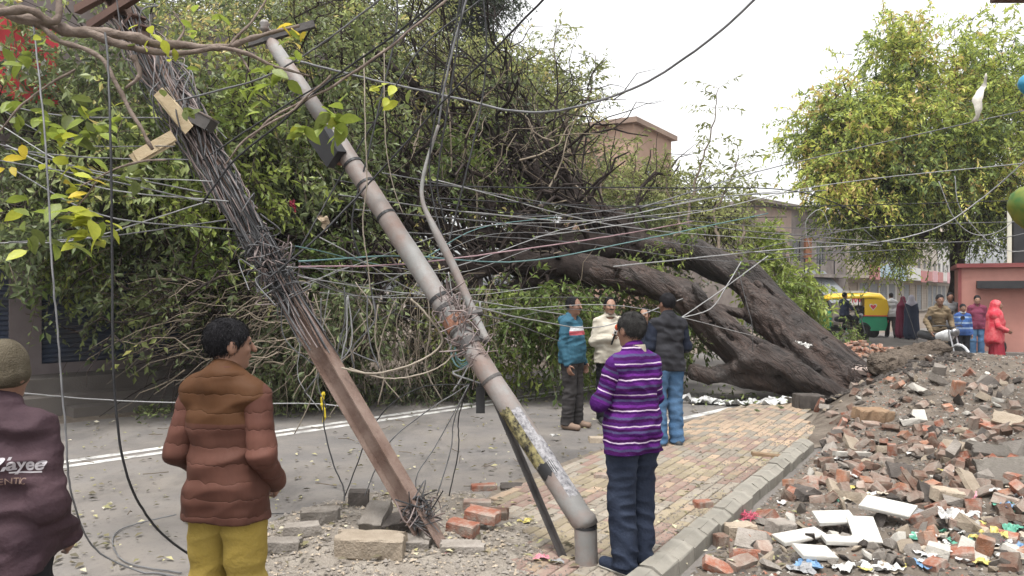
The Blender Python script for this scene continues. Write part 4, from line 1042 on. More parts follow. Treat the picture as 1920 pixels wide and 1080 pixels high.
        P, Q = surfnet(hf, hc - (.15, .16, .15), hc + (.15, .16, .16), hv); ho = mk('hair', P, Q, hair)
        if d < 12:
            nrm = np.zeros_like(P); fn = np.cross(P[Q[:, 1]] - P[Q[:, 0]], P[Q[:, 2]] - P[Q[:, 0]])
            for c_ in range(4): np.add.at(nrm, Q[:, c_], fn)
            nrm = unit(nrm); n_ = 5200 if d < 6 else 1800; kk = rng.integers(0, len(P), n_); ok_ = (P[kk][:, 2] > hc[2] - .07) & (np.linalg.norm(P[kk] - hc, axis=1) < .15); kk = kk[ok_]; n_ = len(kk)
            B_ = P[kk] + rng.normal(size=(n_, 3)) * .004; rel = B_ - hc - np.array([0, 0, .12]); fl_ = unit(rel * np.array([.7, .7, .9]) + np.array([0, -.02, -.03]))
            D_ = unit(fl_ - nrm[kk] * np.sum(fl_ * nrm[kk], 1, keepdims=True) + nrm[kk] * rng.uniform(.05, .3, (n_, 1)) + rng.normal(size=(n_, 3)) * .14)
            hf_ = Foliage(); hf_.B = [B_ * sc_]; hf_.D = [D_]; hf_.N = [nrm[kk]]; L_h = rng.uniform(.010, .022, n_); hf_.L = [L_h]; hf_.W = [L_h * .12 + .0012]; hf_.T = [rng.uniform(0, 1, n_)]
            so_ = obj('strands', hf_.leaves_mesh('strands'), hair, ho); tag(so_, None, None, None, 'stuff')
    nz1 = snoise(int(px) + 3, 9, 3.2, (1, 1, .8)); nz2 = snoise(int(px) + 4, 9, 8.0, (.8, .8, 1.6))
    # upper garment
    nz3 = snoise(int(px) + 5, 9, 4.2, (.7, .7, 1.5))
    def wrinkle(X, Y, Z): return wr * .7 * nz1(X, Y, Z) + wr * 2.2 * (np.abs(nz3(X, Y, Z)) - .35) + wr * .5 * nz2(X, Y, Z)
    tp = torso + ([] if sleeve_m else arms['l'] + arms['r'])
    tpf = usdf(tp, .035, ease)
    colf = usdf([rc(ln + (0, -.014, 1.42), ln * 1.05 + (0, -.008, 1.488), .078, .066)], .02)
    zt = 1.475
    def topf(X, Y, Z):
        d0 = tpf(X, Y, Z)
        # garment hangs: widen towards the hem
        fl = np.clip((1.10 - Z) / .35, 0, 1)
        d0 = smin(d0, np.maximum(smin(pd(rc((-.075, .0, hem), (-.045, .0, hem + .22), .108 + fat * .6 + ease, None, .98), X, Y, Z), pd(rc((.075, .0, hem), (.045, .0, hem + .22), .108 + fat * .6 + ease, None, .98), X, Y, Z), .03), hem - Z), .05)
        d0 = d0 + wrinkle(X, Y, Z)
        if puff: d0 = d0 - puff[1] * np.sqrt(np.abs(np.sin(math.pi * (Z + .01 * nz1(X, Y, Z)) / puff[0])) + 1e-4)
        if collar is not None: d0 = smin(d0, colf(X, Y, Z), .012)
        neckhole = pd(rc(ln + (0, .035, 1.47), ln + (0, .03, 1.6), .058), X, Y, Z)
        d0 = np.maximum(d0, -neckhole)
        return np.maximum(d0, hem - Z + .006 * nz1(X, Y, 0 * Z))
    lo, hi = bounds(tp, .07); lo[2] = hem - .03 if sleeve_m or True else lo[2]
    ws = [j['wl'][2], j['wr'][2]]
    def sleeves(X, Y, Z, s): return usdf(arms[s], .03, ease * .85)(X, Y, Z) + wrinkle(X, Y, Z) * .8 - (puff[1] * np.sqrt(np.abs(np.sin(math.pi * Z / puff[0])) + 1e-4) if puff else 0)
    if top_m is not None:
        if sleeve_m is None and min(ws) < hem + .05:       # sleeves hang below the hem: union without the cut
            tors = list(torso); tf2 = usdf(tors, .035, ease)
            def topall(X, Y, Z):
                d0 = tf2(X, Y, Z); d0 = smin(d0, np.maximum(smin(pd(rc((-.075, .0, hem), (-.045, .0, hem + .22), .108 + fat * .6 + ease, None, .98), X, Y, Z), pd(rc((.075, .0, hem), (.045, .0, hem + .22), .108 + fat * .6 + ease, None, .98), X, Y, Z), .03), hem - Z), .05) + wrinkle(X, Y, Z)
                if puff: d0 = d0 - puff[1] * np.sqrt(np.abs(np.sin(math.pi * Z / puff[0])) + 1e-4)
                if collar is not None: d0 = smin(d0, colf(X, Y, Z), .012)
                d0 = np.maximum(d0, -pd(rc(ln + (0, .035, 1.47), ln + (0, .03, 1.6), .058), X, Y, Z)); d0 = np.maximum(d0, hem - Z)
                return smin(d0, np.minimum(sleeves(X, Y, Z, 'l'), sleeves(X, Y, Z, 'r')), .02)
            lo, hi = bounds(tp, .07); P, Q = surfnet(topall, lo, hi, vox)
        else:
            P, Q = surfnet(topf, lo, hi, vox)
        mk(top or 'shirt', P, Q, top_m)
        if sleeve_m:
            for s in 'lr':
                lo, hi = bounds(arms[s], .06); P, Q = surfnet(lambda X, Y, Z: sleeves(X, Y, Z, s), lo, hi, vox)
                e = j['er'] if s == 'r' else j['el_']; a = j['s' + s]
                L1 = np.linalg.norm(e - a); t1 = np.clip(((P - a) @ (e - a)) / L1 ** 2, 0, 1.0) * L1
                w = j['w' + s]; L2 = np.linalg.norm(w - e); t2 = ((P - e) @ (w - e)) / L2 ** 2
                d1 = np.linalg.norm(P - (a + (t1 / L1)[:, None] * (e - a)), axis=1); d2 = np.linalg.norm(P - (e + np.clip(t2, 0, 1)[:, None] * (w - e)), axis=1)
                at = np.where(d1 < d2, t1, L1 + np.clip(t2, 0, 1.2) * L2)
                mk('sleeve', P, Q, sleeve_m, {'along': at})
    if collar is not None:
        def cf(X, Y, Z):
            zz = Z + .12 * (Y - ln[1])      # collar dips at the front
            d0 = np.abs(pd(rc(ln + (0, -.012, 1.40), ln * 1.05 + (0, -.004, 1.52), .083, .068), X, Y, Z)) - .007
            return np.maximum(np.maximum(d0, 1.452 - Z), zz - 1.502)
        c = ln + np.array([0, 0, 1.48]); P, Q = surfnet(cf, c - (.14, .14, .06), c + (.14, .14, .05), min(vox, .008)); mk('collar', P, Q, collar)
    if belt is not None:
        bf_ = usdf([torso[0], torso[1]], .035, ease + .012)
        P, Q = surfnet(lambda X, Y, Z: np.maximum(bf_(X, Y, Z), np.abs(Z - hem - .07) - .022), (-.3, -.3, hem), (.3, .3, hem + .15), .012); mk('belt', P, Q, belt)
    # trousers or skirt
    if skirt is not None:
        f = usdf([rc((0, 0, .93), (0, .02, .10), .15, .24, .85)], .03)
        P, Q = surfnet(lambda X, Y, Z: np.maximum(np.maximum(f(X, Y, Z), .04 - Z), Z - 1.05) + .014 * np.sin(14 * np.arctan2(Y, X)) * np.clip((1 - Z), 0, 1), (-.4, -.4, 0), (.4, .4, 1.1), vox); mk('skirt', P, Q, skirt)
    else:
        lg = [torso[0]] + legs
        lgf = {s: usdf([torso[0], legs[0 if s == 'l' else 2], rc(j['k' + s], j['a' + s] + (0, -.005, .0), .066, .060)], .03, leg_ease) for s in 'lr'}
        def trf(X, Y, Z):
            d0 = np.minimum(lgf['l'](X, Y, Z), lgf['r'](X, Y, Z)) + wr * .6 * nz1(X * .8, Y * .8, Z * 1.3) + wr * 2.4 * (np.abs(nz3(X, Y, Z * 1.3)) - .35) * np.clip(1.35 - Z * .9, .45, 1)
            return np.maximum(np.maximum(d0, Z - (hem + .035 if top_m is not None else 1.02)), .055 - Z)
        lo, hi = bounds(lg, .07); P, Q = surfnet(trf, lo, hi, vox); mk('trousers', P, Q, trou_m)
    for s in 'lr':
        a, t_ = j['a' + s], j['f' + s]
        fz = min(a[2] - .085, t_[2] - .035)
        q = usdf([rc((a[0], a[1] - .045, a[2] - .037), (t_[0], t_[1], t_[2] + .008), .046, .040), rc((a[0], a[1], a[2]), (a[0] + (t_[0] - a[0]) * .3, a[1] + .05, a[2] - .02), .046, .04)], .03)
        bottom = min(a[2] - .085, t_[2] - .035)
        f = lambda X, Y, Z: np.maximum(q(X, Y, Z), bottom + .004 - Z)
        lo = np.minimum(a, t_) - .12; hi = np.maximum(a, t_) + .12; P, Q = surfnet(f, lo, hi, min(vox, .010)); so = mk('shoe', P, Q, shoe_m)
        if shoe_sole is not None:
            f2 = lambda X, Y, Z: np.maximum(np.maximum(q(X, Y, Z) - .005, bottom + .002 - Z), Z - bottom - .026)
            P, Q = surfnet(f2, lo, hi, min(vox, .010)); obj('sole', mesh_np('sole', P * sc_, [Q], True), shoe_sole, so)
    root['_sc'] = sc_
    del root['_sc']
    return root, dict(topf=topf, sc=sc_, hp=hp, mk=mk, hsdf=hsdf, hc=hc, j=j)

# --- man in the beanie, left edge
M_plum = mat('plum_brown_jacket', (0.045, 0.027, 0.034), (0.078, 0.048, 0.056), 0.75, 5, 0.3, 50, 0.1)
M_khakik = mat('khaki_knit', (0.095, 0.08, 0.057), (0.14, 0.12, 0.088), 0.95, 20, 0.6, 160, 0.1)
M_print = mat('pale_grey_print', (0.42, 0.39, 0.42), (0.52, 0.49, 0.51), 0.7, 30)
M_printg = mat('dull_gold_print', (0.20, 0.13, 0.11), (0.25, 0.17, 0.13), 0.7, 30)
rt, info = person('man in khaki beanie and plum jacket lettered on the back, cut by the left edge', 0, 2.92, (0.12, 1), 1.575, fat=.025, top='jacket', top_m=M_plum, trou_m=M_black_c, vox=.009, hem=.82, ease=.03, wr=.011, beanie=M_khakik, collar=M_plum, leg_ease=.03,
       J=dict(el_=(-.225, -.03, 1.10), er=(.225, -.03, 1.10), wl=(-.18, .14, .92), wr=(.18, .14, .92)))
def back_text(txt, size, x, z, m, root, info, shear=0.0, name='lettering', bold=0.0, bar=None):
    me = None
    if txt:
        cu = bpy.data.curves.new('lettering', 'FONT'); cu.body = txt; cu.size = size; cu.shear = shear; cu.offset = bold; cu.align_x = 'CENTER'
        o = bpy.data.objects.new('lettering', cu); COL.objects.link(o)
        dg = bpy.context.evaluated_depsgraph_get(); me = bpy.data.meshes.new_from_object(o.evaluated_get(dg)); bpy.data.objects.remove(o)
        n = len(me.vertices); co = np.empty(n * 3); me.vertices.foreach_get('co', co); co = co.reshape(-1, 3)
    sc_ = info['sc']
    X = (co[:, 0] + x) / sc_; Z = (co[:, 1] + z) / sc_
    Y = np.full(n, -.45)
    for _ in range(60): Y = Y + np.clip(info['topf'](X, Y, Z), -.02, .02) * .8
    co = np.stack([X, Y, Z], -1) * sc_; co[:, 1] -= .010
    me.vertices.foreach_set('co', co.ravel()); me.update()
    return obj(name, me, m, root)
back_text('Playee', .066, .155, 1.150, M_print, rt, info, .35, bold=.0016)
back_text('___', .07, .18, 1.148, M_print, rt, info, 0, bold=.001)
back_text('AUTHENTIC', .032, .10, 1.100, M_printg, rt, info)

# --- man in the quilted jacket
M_quilt = mat('russet_quilted_nylon', (0.068, 0.029, 0.021), (0.108, 0.048, 0.035), 0.65, 5, 0.25, 30, 0.1)
M_quilts = mat('russet_sleeve_nylon', (0.08, 0.034, 0.025), (0.125, 0.055, 0.041), 0.65, 5, 0.25, 30, 0.1)
_N, _L, _b, _c = colsock(M_quilt)
_tc = _N.new('ShaderNodeTexCoord'); _sp = _N.new('ShaderNodeSeparateXYZ'); _L.new(_tc.outputs['Object'], _sp.inputs[0])
_gt = _N.new('ShaderNodeMath'); _gt.operation = 'GREATER_THAN'; _gt.inputs[1].default_value = 1.215; _L.new(_sp.outputs['Z'], _gt.inputs[0])
_mx = _N.new('ShaderNodeMix'); _mx.data_type = 'RGBA'; _mx.inputs['B'].default_value = (0.060, 0.027, 0.012, 1); _L.new(_c, _mx.inputs['A']); _L.new(_gt.outputs[0], _mx.inputs['Factor']); _L.new(_mx.outputs['Result'], _b.inputs['Base Color'])
def quilt(m, period):
    N, L, b, c = colsock(m); tc = N.new('ShaderNodeTexCoord'); s = N.new('ShaderNodeSeparateXYZ'); L.new(tc.outputs['Object'], s.inputs[0])
    no = N.new('ShaderNodeTexNoise'); no.inputs['Scale'].default_value = 7; ad = N.new('ShaderNodeMath'); ad.operation = 'MULTIPLY_ADD'; ad.inputs[1].default_value = .05; L.new(no.outputs['Fac'], ad.inputs[0]); L.new(s.outputs['Z'], ad.inputs[2])
    mu = N.new('ShaderNodeMath'); mu.operation = 'MULTIPLY'; mu.inputs[1].default_value = math.pi / period; L.new(ad.outputs[0], mu.inputs[0]); prev = mu.outputs[0]
    for op, v in (('SINE', 0), ('ABSOLUTE', 0), ('POWER', .3)):
        q = N.new('ShaderNodeMath'); q.operation = op; L.new(prev, q.inputs[0]); q.inputs[1].default_value = v; prev = q.outputs[0]
    wv = N.new('ShaderNodeTexNoise'); wv.inputs['Scale'].default_value = 22; mp = N.new('ShaderNodeMapping'); mp.inputs['Scale'].default_value = (1, 1, .35); L.new(tc.outputs['Object'], mp.inputs[0]); L.new(mp.outputs[0], wv.inputs['Vector'])
    su = N.new('ShaderNodeMath'); su.operation = 'MULTIPLY_ADD'; su.inputs[1].default_value = .7; L.new(wv.outputs['Fac'], su.inputs[0]); L.new(prev, su.inputs[2])
    bp = N.new('ShaderNodeBump'); bp.inputs['Distance'].default_value = .006; bp.inputs['Strength'].default_value = .8; L.new(su.outputs[0], bp.inputs['Height']); L.new(bp.outputs[0], b.inputs['Normal'])
quilt(M_quilt, .076); quilt(M_quilts, .076)
M_mustard = mat('mustard_chinos', (0.28, 0.20, 0.045), (0.36, 0.265, 0.07), 0.85, 5, 0.25, 60, 0.2)
person('man in russet quilted jacket and mustard trousers seen from behind', 424, 3.5, (0.28, 1), 1.65, fat=.004, top='jacket', top_m=M_quilt, sleeve_m=M_quilts, trou_m=M_mustard, vox=.008, hem=.80, ease=.024, wr=.009, puff=(.076, .0015), collar=M_quilts, leg_ease=.026, turn=-.75,
       J=dict(el_=(-.228, -.045, 1.10), er=(.228, -.045, 1.10), wl=(-.17, .13, .95), wr=(.17, .13, .95)), hands=('r', 'l'), headm=.0)
# --- man in the purple jumper
PU = ['#5a2a78', '#4a1c58', '#6d2f8a', '#5c5480', '#4d1f66', '#70308c']
sp_ = []
z = 0.70; k = 0
while z < 1.6:
    sp_.append((z, srgb(PU[k % 6]))); sp_.append((z + .022, srgb(PU[(k + 2) % 6]))); sp_.append((z + .045, srgb(PU[(k + 3) % 6])))
    sp_.append((z + .062, srgb(PU[(k + 1) % 6]))); sp_.append((z + .078, (.62, .50, .62))); k += 1; z += .087
sp_ = [(a, tuple(c * .75 for c in b)) if b[0] < .5 else (a, b) for a, b in sp_]
def split_ramp(nm, spec, attr=None):
    # a colour ramp holds 32 stops: wrap the coordinate instead
    m = mat(nm, spec[0][1], None, .9, 8, .35, 70, .15); N, L, b, c = colsock(m)
    if attr: a = N.new('ShaderNodeAttribute'); a.attribute_name = attr; zs = a.outputs['Fac']
    else:
        tc = N.new('ShaderNodeTexCoord'); s = N.new('ShaderNodeSeparateXYZ'); L.new(tc.outputs['Object'], s.inputs[0]); zs = s.outputs['Z']
    no = N.new('ShaderNodeTexNoise'); no.inputs['Scale'].default_value = 5
    ad = N.new('ShaderNodeMath'); ad.operation = 'MULTIPLY_ADD'; ad.inputs[1].default_value = .02; L.new(no.outputs['Fac'], ad.inputs[0]); L.new(zs, ad.inputs[2])
    md = N.new('ShaderNodeMath'); md.operation = 'MODULO'; md.inputs[1].default_value = .19; L.new(ad.outputs[0], md.inputs[0])
    mr = N.new('ShaderNodeMath'); mr.operation = 'DIVIDE'; mr.inputs[1].default_value = .19; L.new(md.outputs[0], mr.inputs[0])
    cr = N.new('ShaderNodeValToRGB'); cr.color_ramp.interpolation = 'CONSTANT'; e = cr.color_ramp.elements
    while len(e) > 1: e.remove(e[-1])
    st_ = [(0, PU[0]), (.10, PU[1]), (.2, PU[3]), (.28, PU[2]), (.38, PU[4]), (.45, '#d8c4dc'), (.495, PU[1]), (.58, PU[5]), (.66, PU[4]), (.76, PU[3]), (.83, PU[1]), (.90, PU[2]), (.95, '#d8c4dc'), (.995, PU[0])]
    for i, (p, col) in enumerate(st_):
        x = e[0] if i == 0 else e.new(p); x.position = p; q = srgb(col); q = tuple(v * (.52 if q[1] < .3 else .62) for v in q); x.color = (*q, 1)
    L.new(mr.outputs[0], cr.inputs[0]); L.new(cr.outputs[0], b.inputs['Base Color']); return m
M_purp = split_ramp('purple_striped_knit', sp_); M_purps = split_ramp('purple_striped_sleeve', sp_, 'along')
M_checkc = mat('beige_check_collar', (0.36, 0.32, 0.25), (0.46, 0.42, 0.34), 0.85, 30)
M_sole = mat('pale_sole', (0.42, 0.40, 0.36), (0.5, 0.48, 0.44), 0.8)
person('man in purple striped jumper with folded arms beside the kerb', 1187, 4.86, (-0.55, 0.85), 1.61, z0=.035, fat=.03, top='jumper', top_m=M_purp, sleeve_m=M_purps, trou_m=M_denimD, hair=M_hairg, vox=.009, hem=.80, ease=.02, wr=.010, collar=M_checkc, leg_ease=.024, turn=.05, nod=.02,
       J=dict(el_=(-.235, .05, 1.13), er=(.235, .05, 1.13), wl=(.05, .22, 1.17), wr=(.05, .20, 1.12), al=(-.09, -.02, .085), ar=(.10, .03, .085), fl=(-.12, .15, .035), fr=(.15, .19, .035), kr=(.10, .04, .49)), shoe_m=M_denimD, shoe_sole=M_sole, headm=-.001)
# --- the group in the road
M_teal = zmat('teal_hoodie', [(0.70, (.035, .05, .09)), (0.80, (.30, .36, .38)), (0.815, (.035, .05, .09)), (0.84, (.042, .115, .165)), (1.225, (.42, .09, .11)), (1.28, (.55, .55, .56)), (1.335, (.044, .125, .18))])
_N, _L, _b, _c = colsock(M_teal)       # chest bands on the front panel only
_tc = _N.new('ShaderNodeTexCoord'); _sp = _N.new('ShaderNodeSeparateXYZ'); _L.new(_tc.outputs['Object'], _sp.inputs[0])
_g = _N.new('ShaderNodeMath'); _g.operation = 'LESS_THAN'; _g.inputs[1].default_value = .06; _L.new(_sp.outputs['Y'], _g.inputs[0])
_z = _N.new('ShaderNodeMath'); _z.operation = 'GREATER_THAN'; _z.inputs[1].default_value = 1.0; _L.new(_sp.outputs['Z'], _z.inputs[0])
_m = _N.new('ShaderNodeMath'); _m.operation = 'MULTIPLY'; _L.new(_g.outputs[0], _m.inputs[0]); _L.new(_z.outputs[0], _m.inputs[1])
_mx = _N.new('ShaderNodeMix'); _mx.data_type = 'RGBA'; _mx.inputs['B'].default_value = (.033, .09, .13, 1); _L.new(_c, _mx.inputs['A']); _L.new(_m.outputs[0], _mx.inputs['Factor']); _L.new(_mx.outputs['Result'], _b.inputs['Base Color'])
rt, info = person('man in teal hoodie with red and white chest band, standing in profile', 1073, 10.1, (0.82, -0.55), 1.70, fat=.022, top='hoodie', top_m=M_teal, trou_m=M_char, shoe_m=M_sandal, vox=.011, hem=.86, ease=.02, wr=.010, bald=.02,
       J=dict(fl=(-.13, .17, .035), al=(-.10, .02, .085)), moustache=True)
P, Q = surfnet(usdf([rc((-.10, -.10, 1.42), (.10, -.10, 1.42), .055), rc((0, -.13, 1.40), (0, -.12, 1.33), .07, .05)], .04), (-.25, -.25, 1.2), (.25, .05, 1.55), .011); info['mk']('hood', P, Q, M_teal)
M_creamk = mat('cream_knit', (0.50, 0.46, 0.38), (0.58, 0.535, 0.45), 0.95, 10, 0.3, 80, 0.15)
rt, info = person('man in cream jumper speaking into a microphone', 1143, 10.5, (0.12, -1), 1.69, fat=.035, top='jumper', top_m=M_creamk, trou_m=M_black_c, vox=.011, hem=.83, ease=.018, wr=.009, collar=M_creamk, moustache=True, bald=.02, skin=M_skinL,
       J=dict(er=(.225, .02, 1.12), wr=(.03, .22, 1.17), hfr=(-.5, .2, .55), pnr=(0.5, .8, .2), wl=(-.20, .12, .90)), curl=dict(r=1.15, l=.4), shoe_sole=M_sole)
hw = info['j']['wr']
# microphone: a thing of its own, held in the hand
rzc = rt.rotation_euler[2]
mp = np.array(rt.location) + np.array(Matrix.Rotation(rzc, 3, 'Z') @ Vector((hw[0] - .035, hw[1] + .062, hw[2] + .06)))
mic = thing('microphone', 'red foam topped microphone with a white channel cube', 'microphone', tuple(mp))
M_foam = mat('red_orange_foam', (0.55, 0.09, 0.04), (0.62, 0.13, 0.06), 0.95, 40, .5, 200); 
m = MB(); m.lathe([(0.0, -.16), (.012, -.158), (.014, 0), (.017, .05), (0.0, .052)], 12); m.build('handle', M_black, mic, True)
m = MB(); m.lathe([(0.0, .055), (.022, .06), (.036, .085), (.036, .105), (.025, .128), (0.0, .135)], 14); m.build('foam', M_foam, mic, True)
m = MB(); m.box(-.028, .028, -.028, .028, .0, .052); m.build('cube', M_white, mic); m = MB(); m.box(-.018, .006, -.0295, -.0283, .01, .04); m.build('emblem', M_char, mic)
mic.rotation_euler = (.25, .30, 0)
M_vest = mat('charcoal_sleeveless_vest', (0.026, 0.026, 0.030), (0.042, 0.042, 0.048), 0.8, 6, .25, 40, .2)
M_navys = mat('navy_sleeve', (0.016, 0.020, 0.034), (0.028, 0.034, 0.052), 0.85, 6, .25, 60, .2)
M_neon = mat('neon_green_sole', (0.30, 0.55, 0.04), None, 0.6)
person('man in black sleeveless vest and blue jeans, back to the camera', 1252, 8.85, (-0.25, 0.95), 1.75, top='vest', top_m=M_vest, sleeve_m=M_navys, trou_m=M_denimB, vox=.010, hem=.86, ease=.022, wr=.010, collar=M_vest, leg_ease=.016, turn=.25, shoe_sole=M_neon, hands=('r',),
       J=dict(wl=(-.12, .24, 1.08), el_=(-.225, .0, 1.12), wr=(.10, .24, 1.08), er=(.225, .0, 1.12)))
person('man mostly hidden behind the striped jumper man, forehead showing', 1209, 11.4, (-0.35, -0.95), 1.53, top='shirt', top_m=M_navys, trou_m=M_navys, vox=.014, bald=.03, skin=M_skinL)
# --- people beyond the rubble
M_khaki = mat('khaki_uniform', (0.15, 0.112, 0.07), (0.20, 0.152, 0.098), .9, 6, .25, 40, .2)
person('policeman in khaki leaning on a motorcycle behind the rubble', 1757, 17.6, (-0.15, -1), 1.72, top='shirt', top_m=M_khaki, trou_m=M_khaki, vox=.014, wr=.012, collar=M_khaki, belt=M_black_c, J=dict(lean=(0, .12, -.02), wr=(.24, .33, .86), er=(.26, .08, 1.10), wl=(-.24, .33, .86), el_=(-.26, .08, 1.10), kl=(-.13, .05, .49), kr=(.13, .05, .49)), hem=.88)
M_bstripe = zmat('blue_striped_jumper', [(.7, (.05, .10, .26)), (.86, (.20, .27, .40)), (.90, (.04, .08, .22)), (.99, (.22, .30, .42)), (1.03, (.05, .11, .28)), (1.13, (.20, .27, .40)), (1.17, (.045, .09, .25)), (1.27, (.22, .30, .42)), (1.30, (.05, .10, .26))])
person('boy in blue striped jumper standing behind the rubble', 1805, 19.0, (-0.25, -1), 1.46, top='jumper', top_m=M_bstripe, trou_m=M_black_c, vox=.014, collar=M_white, hem=.82, fat=.02)
M_plumsh = mat('plum_shirt', (0.15, 0.032, 0.062), (0.19, 0.048, 0.082), .85, 6, .2, 40)
person('man in plum shirt and jeans behind the boy', 1832, 20.4, (-0.4, -1), 1.66, top='shirt', top_m=M_plumsh, trou_m=M_denimB, vox=.014, hem=.80, collar=M_plumsh, skin=M_skinL)
# woman in red
M_redv = mat('red_printed_veil', (0.50, 0.022, 0.045), (0.56, 0.034, 0.058), .7, 3, .2, 30, .3, dirt=(0.72, 0.22, 0.22), dscale=7, damt=.5); M_reds = mat('crimson_skirt', (0.24, 0.02, 0.035), (0.30, 0.035, 0.05), .8, 4)
rt, info = person('woman in bright red printed veil and crimson skirt by the kiosk', 1868, 17.0, (0.75, -0.55), 1.56, top='blouse', top_m=M_redv, skirt=M_reds, vox=.014, hem=.92, nohair=True, J=dict(wr=(.12, .22, 1.02), er=(.24, .05, 1.12), wl=(-.1, .2, 1.0)))
vf = usdf([el((0, -.012, 1.625), (.105, .125, .125)), rc((0, -.06, 1.50), (0, -.05, 1.36), .11, .16), rc((-.17, -.02, 1.38), (.17, -.02, 1.38), .10), rc((0, -.02, 1.30), (0, -.05, .80), .24, .27, .75), rc((-.16, .05, 1.2), (-.2, .02, .42), .13, .10)], .06)
vn = snoise(91, 8, 3)
def veil(X, Y, Z):
    d0 = vf(X, Y, Z) + .010 * vn(X * 1.6, Y * 1.6, Z * .5)
    d0 = np.maximum(d0, -pd(el((0, .15, 1.595), (.072, .10, .10)), X, Y, Z))
    return np.maximum(d0, .62 + .5 * X - Z)
P, Q = surfnet(veil, (-.5, -.4, .3), (.5, .4, 1.8), .014); info['mk']('veil', P, Q, M_redv)
M_shw = mat('white_shirt', (0.56, 0.56, 0.56), (0.64, 0.64, 0.64), .8, 5, dirt=(.4, .42, .46))
person('man in white shirt walking away right of the rickshaw', 1671, 29.5, (0.2, 1), 1.70, top='shirt', top_m=M_shw, trou_m=M_char, vox=.02, J=dict(kl=(-.09, .12, .49), al=(-.1, .18, .10), fl=(-.11, .34, .05), kr=(.09, -.05, .48), ar=(.1, -.22, .12), fr=(.11, -.05, .035)))
def cloaked(label, px, d, h, m_low, m_head):
    rt, info = person(label, px, d, (0.5, 1), h, top='blouse', top_m=m_low, skirt=m_low, vox=.02, hem=.9, nohair=True, hands=())
    g = usdf([el((0, -.012, 1.62), (.10, .12, .12)), rc((0, -.05, 1.50), (0, -.05, 1.36), .11, .16), rc((0, 0, 1.30), (0, 0, .25), .23, .29, .8)], .06)
    P, Q = surfnet(lambda X, Y, Z: np.maximum(g(X, Y, Z) + .012 * np.sin(12 * np.arctan2(Y, X)) * np.clip(1.4 - Z, 0, 1), .08 - Z), (-.45, -.4, 0), (.45, .4, 1.8), .02); info['mk']('cloak', P, Q, m_low)
    if m_head is not None:
        P, Q = surfnet(lambda X, Y, Z: np.maximum(g(X, Y, Z) - .012, 1.30 + .6 * np.abs(X) - Z), (-.45, -.4, 1.0), (.45, .4, 1.82), .02); info['mk']('head_scarf', P, Q, m_head)
M_mar = mat('maroon_cloak', (0.13, 0.02, 0.045), (0.17, 0.03, 0.06), .8, 4); M_nav = mat('navy_cloak', (0.03, 0.04, 0.07), (0.045, 0.055, 0.09), .8, 4)
M_scarf = mat('pale_lilac_scarf', (0.40, 0.38, 0.45), (0.48, 0.46, 0.52), .8, 4)
cloaked('woman in maroon cloak walking away down the street', 1693, 29.0, 1.56, M_mar, None)
cloaked('woman in navy cloak and pale scarf walking away', 1709, 28.4, 1.60, M_nav, M_scarf)
M_gsh = mat('grey_shirt', (0.16, 0.16, 0.165), (0.21, 0.21, 0.215), .85, 4)
person('man in grey shirt half hidden behind the policeman', 1781, 21.5, (-0.2, -1), 1.74, top='shirt', top_m=M_gsh, trou_m=M_char, vox=.018)
person('rider in dark jacket astride a motorcycle in front of the rickshaw', 1583, 27.5, (0.85, 0.3), 1.66, z0=.06, top='jacket', top_m=M_nav, trou_m=M_black_c, vox=.02, hem=.88, J=dict(wr=(.22, .38, 1.08), er=(.26, .14, 1.12), wl=(-.22, .38, 1.08), el_=(-.26, .14, 1.12), kl=(-.2, .25, .70), kr=(.2, .25, .70), al=(-.2, .12, .25), ar=(.2, .12, .25), fl=(-.2, .30, .20), fr=(.2, .30, .20)))

# ------------------------------------------------------------------ poles
M_galv = mat('galvanised_grey_pole', (0.19, 0.187, 0.18), (0.28, 0.274, 0.265), 0.6, 4, 0.15, 40, 0.4, dirt=(0.22, 0.135, 0.105), dscale=3.2, damt=0.5)
M_rustp = mat('rusty_steel_section', (0.21, 0.145, 0.12), (0.30, 0.225, 0.19), 0.8, 5, 0.4, 60, 0.3, dirt=(0.10, 0.055, 0.04), dscale=3, damt=0.5)
M_dkst = mat('dark_steel', (0.05, 0.045, 0.045), (0.10, 0.09, 0.085), 0.6, 6, 0.2, 60, 0.4)
M_rustb = mat('bright_rust', (0.24, 0.115, 0.075), (0.33, 0.18, 0.13), 0.8, 8, 0.3, 60)
M_wood = mat('splintered_pale_wood', (0.46, 0.36, 0.23), (0.56, 0.46, 0.31), 0.85, 6, 0.4, 40, stretch=(1, 6, 6))
M_paper = mat('torn_paper_notice', (0.33, 0.32, 0.33), (0.44, 0.43, 0.44), 0.85, 40, 0.2, 80, dirt=(0.10, 0.10, 0.11), dscale=34, damt=0.6)
M_yblack = mat('yellow_black_notice', (0.30, 0.26, 0.12), (0.38, 0.34, 0.18), 0.8, 10, 0.2, 60, dirt=(0.035, 0.032, 0.03), dscale=16, damt=0.9)
def frame_to(p0, p1, roll=0.0):
    """matrix whose local z runs p0->p1"""
    z = Vector(p1 - p0).normalized(); q = z.to_track_quat('Z', 'Y'); M = q.to_matrix().to_4x4() @ Matrix.Rotation(roll, 4, 'Z'); M.translation = Vector(p0); return M
